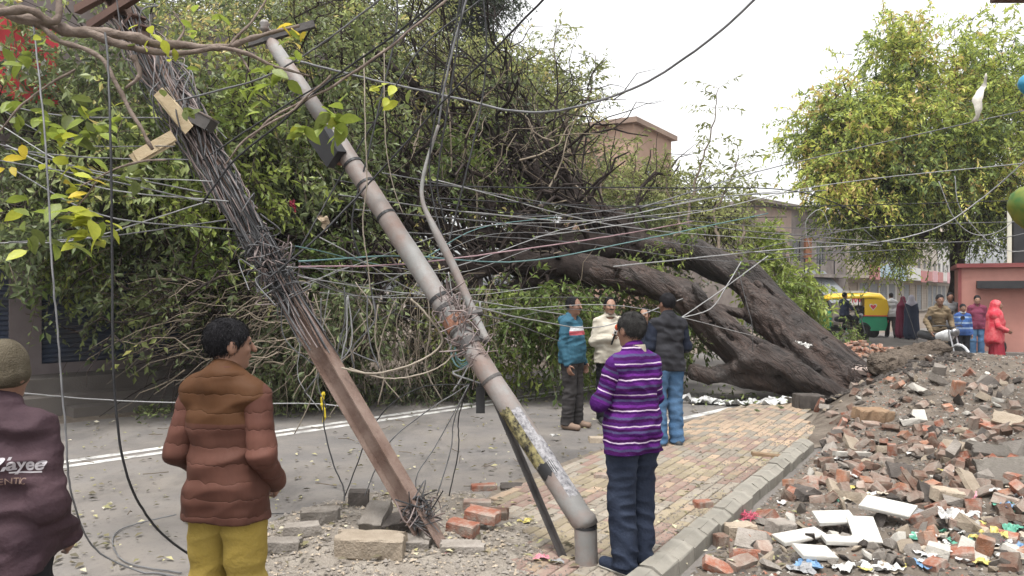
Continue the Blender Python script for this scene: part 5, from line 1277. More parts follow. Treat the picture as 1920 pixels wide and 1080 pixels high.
# tubular pole
b0 = W(1100, 1062, 5.0); 
pole = thing('tubular_pole', 'grey tubular street pole kinked at its foot and leaning left', 'pole', (b0[0], b0[1], 0.0))
o0 = np.array(pole.location)
def loc(*a): return W(*a) - o0
k1 = loc(1098, 985, 5.0); top = loc(612, 232, 6.35); top2 = loc(508, 78, 6.75)
m = MB(); m.tube(np.array([[0, 0, -.05], [0, 0, .02], k1 + (0, 0, -.02), k1]), [.074, .074, .0735, .073], 20); m.build('base_stub', M_galv, pole, True); m = MB(); m.tube(np.array([k1 + (0, 0, -.016), k1 + (0, 0, .005)]), [.0755, .0745], 22); m.build('torn_rim', M_black, pole)
P = np.vstack([k1 + (.004, 0, .006), k1 + (.0, 0, .020), k1 + (top - k1) * .014, k1 + (top - k1) * .03, k1 + (top - k1) * .25, k1 + (top - k1) * .5, top]); m = MB(); P = np.vstack([P[:4], [P[3] + (P[-1] - P[3]) * f for f in np.linspace(.02, 1, 40)]]); Rr = np.concatenate([[.077, .080, .079, .078], np.linspace(.078, .074, 40)]); m.tube(P, Rr, 22); V = m.V[0]; dn = snoise(61, 9, 4.5); dn2 = snoise(62, 9, 14); ax = k1 + np.outer(np.clip(((V - k1) @ (top - k1)) / np.dot(top - k1, top - k1), 0, 1), top - k1); V += unit(V - ax) * (.0035 * dn(V[:, 0], V[:, 1], V[:, 2]) + .0012 * dn2(V[:, 0], V[:, 1], V[:, 2]))[:, None]; m.build('shaft', M_galv, pole, True)
m = MB(); m.tube(np.array([top - (top2 - top) * .05, top + (top2 - top) * .5, top2]), [.062, .06, .056], 18); m.build('upper_shaft', M_galv, pole, True)
def band(t0, t1, r, ma, nm='band'):
    m = MB(); a, b = k1 + (top - k1) * t0, k1 + (top - k1) * t1; m.tube(np.array([a, b]), [r, r], 20); return m.build(nm, ma, pole, False)
for t_ in (.305, .42, .72, .81, .87): band(t_, t_ + .006, .0805, M_black if t_ > .5 else M_dkst)
band(.385, .40, .086, M_dkst, 'clamp'); band(.43, .455, .084, M_rustb, 'clamp'); band(.475, .483, .083, M_dkst, 'clamp'); band(.50, .507, .083, M_black)
for t0, t1, ma, a0, a1 in ((.05, .17, M_paper, -.1, 1.35), (.13, .235, M_paper, .6, 1.5), (.125, .245, M_yblack, 1.52, 2.9), (.10, .124, M_black, .9, 2.6)):
    m = MB(); A_ = k1 + (top - k1) * t0; B_ = k1 + (top - k1) * t1; Mf = np.array(frame_to(A_, B_)); zq = Mf[:3, 2]; yq = unit(np.array([0, -1.0, 0]) - zq * np.dot([0, -1.0, 0], zq)); Mf[:3, 1] = yq; Mf[:3, 0] = -np.cross(yq, zq); L_ = np.linalg.norm(B_ - A_)
    n = 10; an = np.linspace(a0, a1, n); V = []
    for zz in np.linspace(0, L_, 5):
        for i, a in enumerate(an):
            jz = zz + (random.uniform(-.012, .012) if zz in (0, L_) else 0); V.append(Mf[:3, :3] @ np.array([.0795 * math.cos(a), .0795 * math.sin(a), jz]) + Mf[:3, 3])
    Fq = [(r * n + c, r * n + c + 1, (r + 1) * n + c + 1, (r + 1) * n + c) for r in range(4) for c in range(n - 1)]
    m.add(V, [Fq]); m.build('notice', ma, pole, True)
# bracket box, cross arm, side pipe, brace
m = MB(); c = k1 + (top - k1) * 1.02; Mf = np.array(frame_to(top - (top - k1) * .07, top2)); m.box(-.03, .11, -.10, -.065, -.12, .22, .004, Mf); m.build('bracket_plate', M_rustb, pole)
m = MB(); m.box(.07, .15, -.13, .05, -.14, .18, .01, Mf); m.build('junction_box', M_black, pole)
a, b = loc(498, 72, 6.72), loc(590, 45, 6.78); m = MB(); Mf = np.array(frame_to(a, b)); m.box(-.03, .03, -.03, .03, -.18, np.linalg.norm(b - a), 0, Mf); m.build('cross_arm', M_dkst, pole)
m = MB(); m.lathe([(.0, 0), (.03, .01), (.045, .03), (.03, .05), (.045, .07), (.028, .10), (0, .11)], 12, Matrix.Translation(Vector(loc(496, 60, 6.7)))); m.build('insulator', M_galv, pole, True)
P = crom([loc(912, 640, 5.66), loc(888, 588, 5.75), loc(850, 500, 5.85), loc(815, 430, 5.9), loc(792, 375, 5.95), loc(796, 320, 6.0), loc(822, 235, 6.05)], 8)
m = MB(); m.tube(P, np.interp(np.linspace(0, 1, len(P)), [0, .45, .62, 1], [.034, .033, .018, .012]), 12); m.build('side_pipe', M_galv, pole, True)
for a in ((868, 592, 5.74, 905, 585), (855, 615, 5.66, 915, 640)):
    m = MB(); m.tube(np.array([loc(a[0], a[1], a[2]), loc(a[3], a[4], a[2])]), [.028, .028], 8); m.build('pipe_clamp', M_dkst, pole)
st_ = thing('steel_brace', 'thin dark steel brace propped behind the kinked pole', 'brace', tuple(G(1060, 1056)))
sb = np.array(st_.location); m = MB(); a = np.array([0, 0, -.02]); b = W(925, 745, 5.55) - sb; Mf = np.array(frame_to(a, b)); L_ = np.linalg.norm(b - a); m.box(-.022, .022, -.004, .004, 0, L_, 0, Mf); m.box(-.022, -.015, .0045, .03, 0, L_, 0, Mf); m.build('angle_bar', M_dkst, st_)

# rolled steel pole
b0 = G(838, 1030, 0.05)
ib = thing('steel_joist_pole', 'rusty steel joist pole leaning far left under a mat of wires', 'pole', tuple(b0)); o1 = np.array(ib.location)
def loci(*a): return W(*a) - o1
pa = np.array([0.0, 0, -.12]); pb_ = loci(195, -40, 6.25)
Mf = np.array(frame_to(pa, pb_)); L_ = np.linalg.norm(pb_ - pa)
# turn the section so the web faces the camera
zax = Mf[:3, 2]; view = unit(np.array([-.55, -1.0, .05])); ya = unit(view - zax * np.dot(view, zax)); xa = np.cross(ya, zax); Mf[:3, 0] = xa; Mf[:3, 1] = ya
m = MB(); w_, t_ = .058, .010
m.box(-w_, w_, -.005, .005, 0, L_, 0, Mf); m.box(-w_ - t_, -w_ - .0005, -.055, .055, 0, L_, 0, Mf); m.box(w_ + .0005, w_ + t_, -.055, .055, 0, L_, 0, Mf)
m.build('joist', M_rustp, ib)
MfI, LI = Mf.copy(), float(L_)
def onI(t, x=0, y=0): return MfI[:3, :3] @ np.array([x, y, t * LI]) + MfI[:3, 3]
for t_, ln, dx, ang in ((.935, .62, .10, .35), (.965, .7, .12, .42), (.995, .6, .05, .4)):
    m = MB(); c = onI(t_, 0, .06); dv = unit(Mf[:3, 0] + np.array([0, 0, ang])); m2 = np.array(frame_to(c - dv * ln * .45, c + dv * ln * .55)); m.box(-.028, .028, -.03, .03, 0, ln, 0, m2); m.build('cross_arm', M_brown, ib)
for k in range(5):
    m = MB(); c = onI(.90 + k * .022, random.uniform(-.03, .03), .02); m2 = Matrix.Translation(Vector(c)) @ frame_to(np.zeros(3), view); m.lathe([(0, 0), (.016, .0), (.016, .014), (.008, .015), (.008, .035), (0, .036)], 6, m2); m.build('bolt', M_black, ib)
for t_ in (.885, .905):
    m = MB(); m2 = MfI.copy(); m2[:3, 3] = onI(t_); m.box(-.11, .11, -.065, .065, 0, .02, 0, m2); m.build('clamp', M_brown, ib)
for (a, b, r, nm) in (((250, 302, 5.75), (322, 262, 5.8), .028, 'splintered pale plank end caught in the wires'), ((300, 172, 5.85), (352, 240, 5.8), .035, 'broken pale plank wedged in the wire mat above')):
    A_, B_ = W(*a), W(*b); t = thing('broken_plank', nm, 'plank', tuple(A_)); m = MB(); q = np.array(frame_to(np.zeros(3), B_ - A_)); L2 = np.linalg.norm(B_ - A_)
    m.box(-.018, .018, -.045, .045, 0, L2, .007, q); m.box(-.03, -.019, -.03, .05, L2 * .1, L2 * 1.1, .008, q); m.build('splinters', M_wood, t)
c = W(378, 226, 5.85); t = thing('junction_box', 'small grey junction box sitting on the wire mat', 'box', tuple(c)); m = MB(); m.box(-.09, .09, -.07, .07, -.05, .04, .004, Matrix.Rotation(.5, 4, 'Y')); m.build('box_body', M_dkst, t); m = MB(); m.box(-.095, .095, -.075, .075, .041, .055, .004, Matrix.Rotation(.5, 4, 'Y')); m.build('lid', M_galv, t)

# ------------------------------------------------------------------ wires
M_wb = mat('black_cable', (0.018, 0.018, 0.02), (0.035, 0.035, 0.038), 0.5, 10)
M_wg = mat('grey_cable', (0.10, 0.10, 0.105), (0.19, 0.19, 0.195), 0.5, 10)
M_wl = mat('pale_cable', (0.27, 0.27, 0.27), (0.37, 0.37, 0.37), 0.5, 10)
M_wt = mat('tan_cable', (0.26, 0.22, 0.17), (0.36, 0.31, 0.25), 0.6, 10)
M_wp = mat('faded_pink_cable', (0.34, 0.22, 0.24), (0.42, 0.28, 0.30), 0.6, 10)
M_wm = mat('mauve_brown_cable', (0.16, 0.115, 0.105), (0.30, 0.25, 0.24), 0.6, 10)
M_wy = mat('yellow_tape', (0.60, 0.46, 0.03), None, 0.6)
M_wc = mat('blue_green_cable', (0.10, 0.20, 0.20), (0.16, 0.27, 0.27), 0.6, 10)
def wire(label, pts, r, m, group=None, name='wire', cat='wire', k=9, wob=.0012):
    P = crom([W(*p) for p in pts], k); P[1:-1] += rng.normal(size=(len(P) - 2, 3)) * wob
    P[:, 2] = np.maximum(P[:, 2], .012)
    q = MB(); q.tube(P, r * .85, 6); o = q.build(name, m, None, True); tag(o, label, cat, group); return o
wire('thick black cable falling from the top centre to the joist pole', [(1032, -15, 5.2), (930, 90, 5.6), (840, 180, 5.8), (705, 330, 5.9), (600, 440, 5.7), (500, 525, 5.5)], .010, M_wb)
wire('grey cable sagging from top right across the sky to the poles', [(1440, -25, 5.5), (1330, 75, 5.8), (1200, 160, 6.2), (1060, 205, 6.5), (960, 208, 6.7), (860, 185, 6.8), (700, 150, 6.8), (540, 110, 6.7)], .012, M_wg)
wire('black cable hanging straight down left and trailing on the road', [(197, 62, 5.12), (202, 110, 4.75), (207, 250, 4.5), (211, 500, 4.45), (214, 720, 4.4), (235, 880, 4.45), (290, 985, 4.7), (375, 1048, 5.0), (480, 1060, 5.0)], .009, M_wb)
wire('grey cable hanging beside the beanie man and curling on the road', [(62, 42, 5.1), (84, 250, 4.75), (98, 500, 4.55), (108, 620, 4.5), (122, 800, 4.45), (135, 930, 4.5), (180, 1030, 4.8), (280, 1078, 4.9), (330, 1085, 4.83)], .007, M_wg)
wire('pale cable stretched low across the road from the left edge', [(40, 737, 6.5), (200, 750, 7.2), (400, 757, 7.6), (620, 759, 7.6), (700, 790, 7.2)], .007, M_wl)
wire('black cable end with a yellow tape flag dangling left of the joist', [(606, 738, 6.9), (608, 800, 6.8), (625, 870, 6.7), (645, 920, 6.6), (640, 975, 6.4)], .007, M_wb)
q = MB(); q.tube(crom([W(607, 735, 6.88), W(604, 755, 6.88), W(609, 775, 6.86), W(606, 792, 6.85)], 5), [.012, .02, .016, .02, .015, .012, .02, .013, .018, .012, .01, .012, .018, .014, .01, .008][:16], 6); tag(q.build('tape_flag', M_wy), 'yellow tape tied round a hanging cable', 'tape')
wire('curled cable loop lying on the road behind the russet jacket', [(330, 965, 5.9), (250, 985, 5.9), (212, 1020, 5.6), (235, 1060, 5.1), (340, 1075, 4.9)], .006, M_wg)
wire('thin wire lying on the road to the loose blocks', [(500, 965, 6.2), (560, 968, 6.2), (650, 972, 6.1), (720, 962, 6.15)], .005, M_wb)
wire('grey cable rising from the side pipe tip to the top edge', [(822, 236, 6.05), (832, 170, 6.08), (852, 80, 6.1), (880, -20, 6.15)], .010, M_wg)
V_TOP = [((745, -15, 6.3), (742, 60, 6.3), (715, 180, 6.2), (690, 290, 6.1), (660, 420, 6.0), (690, 520, 6.0), (710, 600, 5.9)), ((865, -15, 6.0), (850, 70, 6.0), (820, 200, 6.0), (805, 320, 6.0), (825, 430, 5.9), (838, 440, 5.9)), ((905, -15, 6.2), (912, 80, 6.2), (905, 180, 6.2), (880, 300, 6.1), (850, 420, 6.0), (842, 450, 5.9)),
         ((870, -15, 5.9), (855, 100, 5.9), (840, 200, 5.9), (820, 340, 5.9), (835, 420, 5.9)), ((900, 0, 6.4), (790, 90, 6.3), (720, 200, 6.2), (640, 330, 6.2), (560, 470, 5.9)), ((845, -15, 5.8), (760, 60, 5.9), (690, 120, 5.9), (590, 165, 5.9), (470, 240, 5.9), (380, 300, 5.8))]
TL = ['black wire hanging in the centre, leftmost of the top bundle', 'black wire of the top bundle ending at the side pipe', 'black wire hanging right of the top bundle down to the side pipe', 'straight black wire in the middle of the top bundle', 'black wire slanting down left from the top bundle', 'black wire running from top centre to the junction box']
for p, l in zip(V_TOP, TL): wire(l, p, .008, M_wb)
wire('thick grey cable from the top centre down left past the pole top', [(730, -15, 5.2), (640, 55, 5.4), (560, 110, 5.6), (480, 150, 5.7), (330, 190, 5.8)], .009, M_wg)
wire('dark branch thick cable crossing the pole bracket', [(840, -15, 5.0), (740, 65, 5.3), (620, 150, 5.5), (520, 235, 5.6), (440, 300, 5.6), (380, 380, 5.6)], .010, M_wb)
wire('long pale drop wire hanging in front of the tubular pole', [(682, 100, 5.6), (685, 250, 5.5), (688, 340, 5.5), (680, 420, 5.5), (690, 500, 5.5), (694, 545, 5.5)], .006, M_wt)
wire('pale drop wire beside the first hanging from the bracket', [(720, 90, 6.0), (722, 250, 5.9), (735, 340, 5.9), (755, 400, 5.9)], .005, M_wt)
# strung across to the right
R_ = [('grey wire highest on the right, in front of the neem crown', [(1200, 390, 9), (1420, 322, 10), (1620, 275, 10.5), (1930, 205, 10)], .009, M_wg),
      ('dark wire running level across the trunk top', [(780, 347, 7.5), (1000, 352, 8.5), (1240, 352, 9.5), (1500, 360, 10.5), (1660, 425, 11)], .009, M_wb),
      ('pale wire rising right under the neem crown', [(1000, 445, 8.5), (1300, 400, 9.5), (1560, 345, 10.5), (1930, 305, 10.5)], .008, M_wl),
      ('dark wire crossing the grey house', [(820, 372, 7.2), (1100, 385, 8.5), (1350, 388, 10), (1600, 385, 11), (1930, 375, 11)], .008, M_wb),
      ('pale cable sweeping up to the right edge', [(1150, 500, 9), (1440, 470, 10.2), (1640, 455, 11), (1760, 425, 11), (1850, 365, 10.8), (1935, 290, 10.3)], .011, M_wl),
      ('grey wire dipping through the neem shade', [(1280, 420, 9.5), (1480, 440, 10.5), (1700, 455, 11), (1850, 450, 11), (1935, 435, 11)], .008, M_wg),
      ('second grey wire dipping lower through the neem shade', [(1400, 470, 10.2), (1600, 430, 11), (1760, 420, 11), (1935, 415, 10.8)], .007, M_wg),
      ('slack wire hanging under the neem from branch to kiosk roof', [(1790, 330, 11.2), (1800, 390, 11.2), (1850, 450, 11.2), (1890, 470, 11.2), (1935, 470, 11)], .007, M_wl),
      ('slack loop wire next to the neem trunk', [(1760, 340, 11.2), (1790, 410, 11.2), (1830, 440, 11.2), (1880, 430, 11), (1935, 380, 10.8)], .007, M_wl),
      ('thin wire slanting across the far shops', [(1620, 430, 11), (1655, 470, 11.2), (1700, 580, 12), (1720, 640, 12.3)], .006, M_wg),
      ('thin diagonal wire over the yellow rickshaw', [(1560, 440, 11), (1545, 400, 11), (1530, 395, 11), (1510, 420, 11), (1520, 470, 11)], .006, M_wl),
      ('pink wire running from the joist knot to the trunk', [(560, 500, 5.5), (760, 495, 6.2), (960, 470, 7.5), (1160, 440, 9), (1300, 415, 9.8)], .008, M_wp),
      ('blue green wire sagging from the knot to the grey house', [(560, 490, 5.5), (760, 480, 6.2), (980, 490, 7.5), (1200, 450, 9), (1440, 400, 10.2)], .008, M_wc),
      ('pale wire from the knot crossing behind the tubular pole', [(570, 520, 5.5), (720, 545, 6.4), (860, 560, 7.2), (1060, 590, 8.8)], .007, M_wl),
      ('pale wire from pole clamps to the men in the road', [(890, 575, 5.8), (1000, 600, 7.5), (1130, 612, 9.4), (1280, 560, 10.5)], .008, M_wl),
      ('pale service cable from the trunk fork down to the men', [(1440, 480, 11), (1330, 560, 10.8), (1240, 620, 10.6)], .010, M_wl),
      ('second service cable beside the trunk fork', [(1390, 490, 11), (1360, 540, 10.8), (1330, 580, 10.7), (1260, 600, 10.5)], .009, M_wl),
      ('wire drooping down the trunk to the roots', [(1385, 510, 11.6), (1400, 570, 11.7), (1410, 610, 11.8), (1412, 660, 12.0)], .009, M_wg),
      ('grey wire between pole foot bands and the hoodie man', [(905, 590, 5.75), (960, 605, 7), (1050, 640, 9)], .006, M_wg),
      ('tan cable looping low between the two poles', [(640, 690, 5.45), (700, 700, 5.5), (780, 680, 5.6), (830, 640, 5.7), (800, 590, 5.7), (770, 560, 5.7)], .010, M_wt),
      ('second tan cable looping below the first', [(655, 690, 5.5), (730, 710, 5.5), (820, 690, 5.55), (870, 640, 5.65)], .007, M_wt),
      ('pale loop of cable round the pole clamp', [(870, 600, 5.7), (900, 660, 5.6), (870, 690, 5.6), (850, 700, 5.6), (905, 720, 5.55)], .008, M_wl)]
for l, p, r, m in R_: wire(l, p, r, m)
def famwire(n, label, group, gen, ms, r=(.004, .008)):
    for k in range(n):
        m_ = ms[rng.integers(len(ms))]; cn_ = m_.name.rsplit('_', 1)[0].replace('_', ' '); wire(cn_ + ' ' + label, gen(), rng.uniform(*r), m_, cn_ + ' ' + group, k=7)
def g1():
    a = (rng.uniform(520, 600), rng.uniform(440, 560), 5.5); e = (rng.uniform(900, 1420), rng.uniform(360, 640), rng.uniform(8.5, 10.5)); f = rng.uniform(.25, .45)
    mid = (a[0] + (e[0] - a[0]) * f, a[1] + (e[1] - a[1]) * f + rng.uniform(-40, 70), a[2] + (e[2] - a[2]) * f); m2 = (a[0] + (e[0] - a[0]) * .7, a[1] + (e[1] - a[1]) * .7 + rng.uniform(-8, 25), a[2] + (e[2] - a[2]) * .7)
    return [a, mid, m2, e]
famwire(10, 'thin wire strung from the joist pole knot across to the trunk', 'wires from the joist knot to the trunk', g1, [M_wl, M_wg, M_wg, M_wc, M_wl], (.003, .006))
def g2():
    a = (rng.uniform(-15, 20), rng.uniform(190, 480), rng.uniform(5.5, 7)); e = (rng.uniform(300, 460), 0, 5.7); e = (e[0], 215 + (e[0] - 300) * 1.4 + rng.uniform(-20, 40), 5.7)
    return [a, (a[0] * .6 + e[0] * .4, a[1] * .6 + e[1] * .4 + rng.uniform(-5, 45), 6), e]
famwire(10, 'wire running from the left edge to the wire mat', 'wires from the left edge to the wire mat', g2, [M_wl, M_wg, M_wg, M_wb], (.004, .007))
def g3():
    x = rng.uniform(540, 900); y = rng.uniform(500, 610); d = rng.uniform(5.6, 6.6); ln = rng.uniform(60, 210)
    return [(x, y, d), (x + rng.normal(0, 14), y + ln * .35, d), (x + rng.normal(0, 22), y + ln * .7, d), (x + rng.normal(0, 26), y + ln, d)]
famwire(26, 'loose wire end dangling between the two leaning poles', 'loose wire ends between the poles', g3, [M_wl, M_wt, M_wg, M_wt], (.004, .007))
def g4():
    x = rng.uniform(690, 860); y = rng.uniform(700, 860); d = 5.6
    return [(880, 720, 5.5), (x * .5 + 430, y, d), (x, y + 60, d), (x - rng.uniform(-10, 60), 930, 5.6)]
famwire(5, 'wire trailing from the pole clamps to the ground', 'wires trailing from the pole clamps', g4, [M_wb, M_wg], (.004, .006))
def g5():
    a = (rng.uniform(600, 900), rng.uniform(300, 460), rng.uniform(6.5, 8)); e = (rng.uniform(1450, 1930), rng.uniform(330, 480), rng.uniform(10.5, 11.5))
    return [a, (a[0] * .6 + e[0] * .4, a[1] * .6 + e[1] * .4 + rng.uniform(0, 45), a[2] * .6 + e[2] * .4), (a[0] * .25 + e[0] * .75, a[1] * .25 + e[1] * .75 + rng.uniform(0, 30), a[2] * .25 + e[2] * .75), e]
famwire(7, 'slack wire running behind the poles to the neem tree', 'slack wires to the neem tree', g5, [M_wg, M_wb, M_wl], (.006, .009))
# mat of wires wound about the joist
tg = [MB(), MB(), MB()]
for k in range(330):
    t_ = rng.uniform(.42, .88); dens = rng.uniform(.03, .06 + .30 * max(0, t_ - .5) / .35)
    L2 = rng.uniform(.06, .28); th = rng.uniform(0, 6.28); pts = []
    for s_ in np.linspace(-1, 1, 6):
        th += rng.uniform(.2, 1.0) if k % 3 == 0 and t_ > .6 else rng.uniform(-.1, .25)
        rr = rng.uniform(.066, .07 + dens * .5); pts.append(o1 + onI(t_ + s_ * L2 * .5, rr * math.cos(th) * 1.1, rr * math.sin(th)))
    tg[k % 3].tube(crom(pts, 4), rng.uniform(.003, .0065), 4, False)
for k in range(100):      # knot half way up
    t_ = rng.normal(.475, .03); c = o1 + onI(t_) ; pts = [c + rng.normal(size=3) * .085 for _ in range(5)]; tg[k % 3].tube(crom(pts, 5), rng.uniform(.003, .006), 4, False)
for k in range(40):       # knot near the foot
    c = o1 + onI(.075); pts = [c + rng.normal(size=3) * .07 + (.02, 0, .02) for _ in range(4)]; tg[k % 3].tube(crom(pts, 5), rng.uniform(.003, .006), 4, False)
for q, ma, l in zip(tg, (M_wg, M_wm, M_wb), ('mat of grey wires wound about the leaning joist pole', 'mat of brown wires wound about the leaning joist pole', 'mat of black wires wound about the leaning joist pole')):
    tag(q.build('wire_tangle', ma, None, True), l, 'wires', None, 'stuff')
tg = MB()
for k in range(42):       # loops round the tubular pole's clamps
    t_ = rng.uniform(.36, .52); c = o0 + k1 + (top - k1) * t_; pts = [c + rng.normal(size=3) * (.06, .05, .085) + (.02, -.05, 0) for _ in range(5)]; tg.tube(crom(pts, 5), rng.uniform(.003, .006), 4, False)
tag(tg.build('wire_loops', M_wm, None, True), 'tangled brown wire ends about the tubular pole clamps', 'wires', None, 'stuff')
c = W(862, 690, 6.2)
t = tag(MB().build('cable_coil', M_wc), 'coil of blue green cable hanging behind the tubular pole', 'cable'); q = MB()
for k in range(7):
    an = np.linspace(0, 6.28, 25); r = .11 + .012 * k; q.tube(np.stack([r * .55 * np.cos(an), .01 * k + 0 * an, r * np.sin(an)], -1) + rng.normal(size=3) * .008, .006, 5, False)
t.data = q.mesh('cable_coil', True); t.data.materials.append(M_wc); t.location = tuple(W(866, 655, 6.6))
q = MB(); q.box(-.03, .03, -.02, .02, -.09, .09, .003); q.box(-.02, .02, -.021, -.0205, .091, .12); t = tag(q.build('black_connector', M_black), 'black plastic connector dangling from the pole clamps', 'connector'); t.location = tuple(W(901, 750, 5.5))
# ------------------------------------------------------------------ foreground branch with big leaves
fb = thing('broken_branch', 'pale bare branch with bright leaves lying over the pole tops', 'branch', tuple(W(200, 60, 5.2))); f0 = np.array(fb.location)
M_pale = mat('brown_branch_bark', (0.13, 0.10, 0.082), (0.25, 0.20, 0.17), 0.85, 9, 0.8, 30, 0.2)
BR = [[(-30, 8, 5.1, .042), (60, 40, 5.1, .042), (140, 55, 5.15, .038), (230, 68, 5.2, .034), (330, 85, 5.25, .028), (420, 88, 5.3, .022), (480, 70, 5.4, .018), (560, 48, 5.5, .010)],
      [(150, 56, 5.15, .03), (220, 80, 5.15, .026), (300, 100, 5.2, .02), (430, 92, 5.25, .016), (520, 125, 5.3, .010), (580, 142, 5.3, .006)], [(-20, 20, 5.0, .03), (60, 20, 5.0, .026), (100, 40, 5.05, .024), (110, 5, 5.1, .02), (105, -30, 5.1, .02)],
      [(60, 40, 5.1, .022), (120, 80, 5.1, .018), (190, 110, 5.1, .016), (240, 200, 5.05, .014), (288, 280, 5.0, .011)], [(250, 105, 5.15, .02), (262, 140, 5.15, .016), (235, 165, 5.12, .01)], [(430, 88, 5.3, .012), (470, 40, 5.4, .008), (500, 0, 5.5, .006), (520, -30, 5.5, .004)],
      [(330, 85, 5.25, .010), (345, 55, 5.3, .007), (325, 20, 5.3, .004)], [(440, 90, 5.3, .010), (470, 135, 5.25, .006)], [(470, 260, 5.1, .006), (520, 215, 5.15, .008), (600, 175, 5.2, .009), (700, 110, 5.3, .009), (800, 30, 5.4, .008), (860, -20, 5.5, .008)], [(420, 310, 5.1, .004), (470, 255, 5.1, .007), (550, 205, 5.15, .008), (620, 140, 5.2, .007)],
      [(-15, 260, 5.0, .006), (60, 180, 5.05, .008), (140, 130, 5.1, .009)], [(150, 350, 4.9, .004), (190, 330, 4.95, .006), (260, 303, 5.0, .008), (310, 300, 5.0, .006)], [(100, 420, 5, .003), (150, 380, 5.0, .005), (180, 340, 5.0, .006)]]
bp = []
for L_ in BR:
    Q, R = limb_pts(L_); Q, R = knobbly((Q - f0) * 2.2, R, .9); Q = Q / 2.2; R = R * (1 + .12 * np.sin(np.arange(len(R)) * 1.7)); m = MB(); m.tube(Q, R, 9); m.build('bough', M_pale, fb, True); bp.append(Q)
def bigleaf():
    m = MB(); V = [(0, 0, 0), (0, .3, .0), (0, .6, -.02), (0, 1, -.12), (-.19, .18, .05), (-.27, .42, .06), (-.2, .72, .01), (.19, .18, .05), (.27, .42, .06), (.2, .72, .01), (0, -.18, .02), (.012, -.0, .0)]
    m.add(V, [[(0, 1, 5, 4), (1, 2, 6, 5), (0, 7, 8, 1), (1, 8, 9, 2)], [(2, 3, 6), (2, 9, 3), (10, 11, 0), (0, 4, 4)][:3]]); return m.mesh('leaf', True)
LM = bigleaf()
def lm(n, a, b): return mat(n, a, b, .45, 6, .1, 30, .4, rnd=.25, trans=.45)
ML = [lm('lime_leaf', (.40, .44, .05), (.50, .52, .07)), lm('fresh_leaf', (.24, .32, .05), (.33, .40, .07)), lm('olive_leaf', (.15, .19, .05), (.21, .25, .07)), lm('yellow_leaf', (.60, .46, .05), (.66, .52, .07))]
CL = [(275, 75, 5.1, 5, 26, 0), (320, 118, 5.1, 2, 24, 0), (160, 430, 4.95, 14, 44, 0), (125, 385, 5, 4, 40, 1), (745, 165, 5.6, 6, 30, 0), (610, 215, 5.1, 6, 44, 1), (560, 230, 5.2, 4, 40, 1), (130, 320, 5, 6, 34, 0), (20, 390, 5.2, 4, 36, 1), (60, 210, 5.1, 7, 34, 1), (150, 200, 5.2, 7, 34, 2), (40, 110, 5.1, 4, 34, 1), (70, 75, 5.1, 3, 30, 1), (480, 190, 5.2, 6, 30, 1), (550, 60, 5.4, 4, 30, 3), (520, 130, 5.3, 7, 32, 1), (180, 260, 5.1, 7, 34, 1), (260, 330, 5.1, 5, 32, 2), (150, 360, 5.0, 5, 34, 3), (360, 60, 5.3, 3, 24, 1), (640, 240, 5.2, 4, 40, 1), (90, 250, 5, 6, 34, 1), (20, 300, 5.1, 4, 30, 3), (400, 35, 5.4, 4, 26, 1), (340, 200, 5.3, 4, 28, 2), (220, 230, 5.2, 5, 30, 1), (75, 440, 5.1, 5, 34, 2)]
for px, py, d, n, sz, ci in CL:
    for k in range(int(n * 1.7)):
        c = W(px + random.gauss(0, 20), py + random.gauss(0, 18), d + random.gauss(0, .05)) - f0
        o = obj_m('leaf', LM, ML[ci] if random.random() < .75 else random.choice(ML[:3]), fb); o.location = tuple(c); s_ = sz * d / F * random.uniform(.75, 1.25)
        o.scale = (s_, s_, s_); o.rotation_euler = (random.uniform(-1.2, .5), random.uniform(-.8, .8), random.uniform(0, 6.28))
# hanging white strip, balloons
q = MB(); n = 14; V = []
for i in range(n):
    f = i / (n - 1); x = -.35 * f * .45 + .03 * math.sin(f * 9); w_ = .055 + .05 * f + .012 * math.sin(i * 2.1); 
    for s_ in (-1, 1): V.append((x + s_ * w_ * .6, .05 * math.sin(f * 7 + s_), -.62 * f + s_ * .02))
q.add(V, [[(2 * i, 2 * i + 1, 2 * i + 3, 2 * i + 2) for i in range(n - 1)]]); t = q.build('torn_cloth', mat('off_white_cloth', (.60, .57, .50), (.68, .65, .58), .85, 6, .3, 40), None, True); tag(t, 'torn off white cloth strip hanging against the neem crown', 'cloth'); t.location = tuple(W(1848, 138, 10)); s_ = t.modifiers.new('s', 'SOLIDIFY'); s_.thickness = .004
def balloon(px, py, d, r, m, label):
    t = thing('balloon', label, 'balloon', tuple(W(px, py, d))); q = MB(); q.lathe([(0.0, -r * 1.15), (r * .35, -r * 1.0), (r * .75, -r * .6), (r * .98, -r * .1), (r, r * .2), (r * .85, r * .65), (r * .5, r * .93), (0, r)], 20); q.build('skin', m, t, True); q = MB(); q.lathe([(0, -r * 1.28), (r * .1, -r * 1.27), (r * .04, -r * 1.16), (0, -r * 1.15)], 8); q.build('knot', m, t)
    q = MB(); q.tube(crom([(0, 0, r), (r * .2, 0, r * 2.5), (0, 0, r * 5)], 5), .004, 4); q.build('string', M_wg, t)
balloon(1935, 388, 9, .25, mat('green_yellow_plastic', (.03, .13, .03), (.26, .24, .03), .6, 5, spec=.3), 'green and yellow balloon at the right edge above the kiosk')
balloon(1930, 158, 9, .12, mat('blue_plastic', (.03, .24, .42), (.05, .30, .48), .35, 2, spec=.5), 'bright blue balloon at the top right edge')

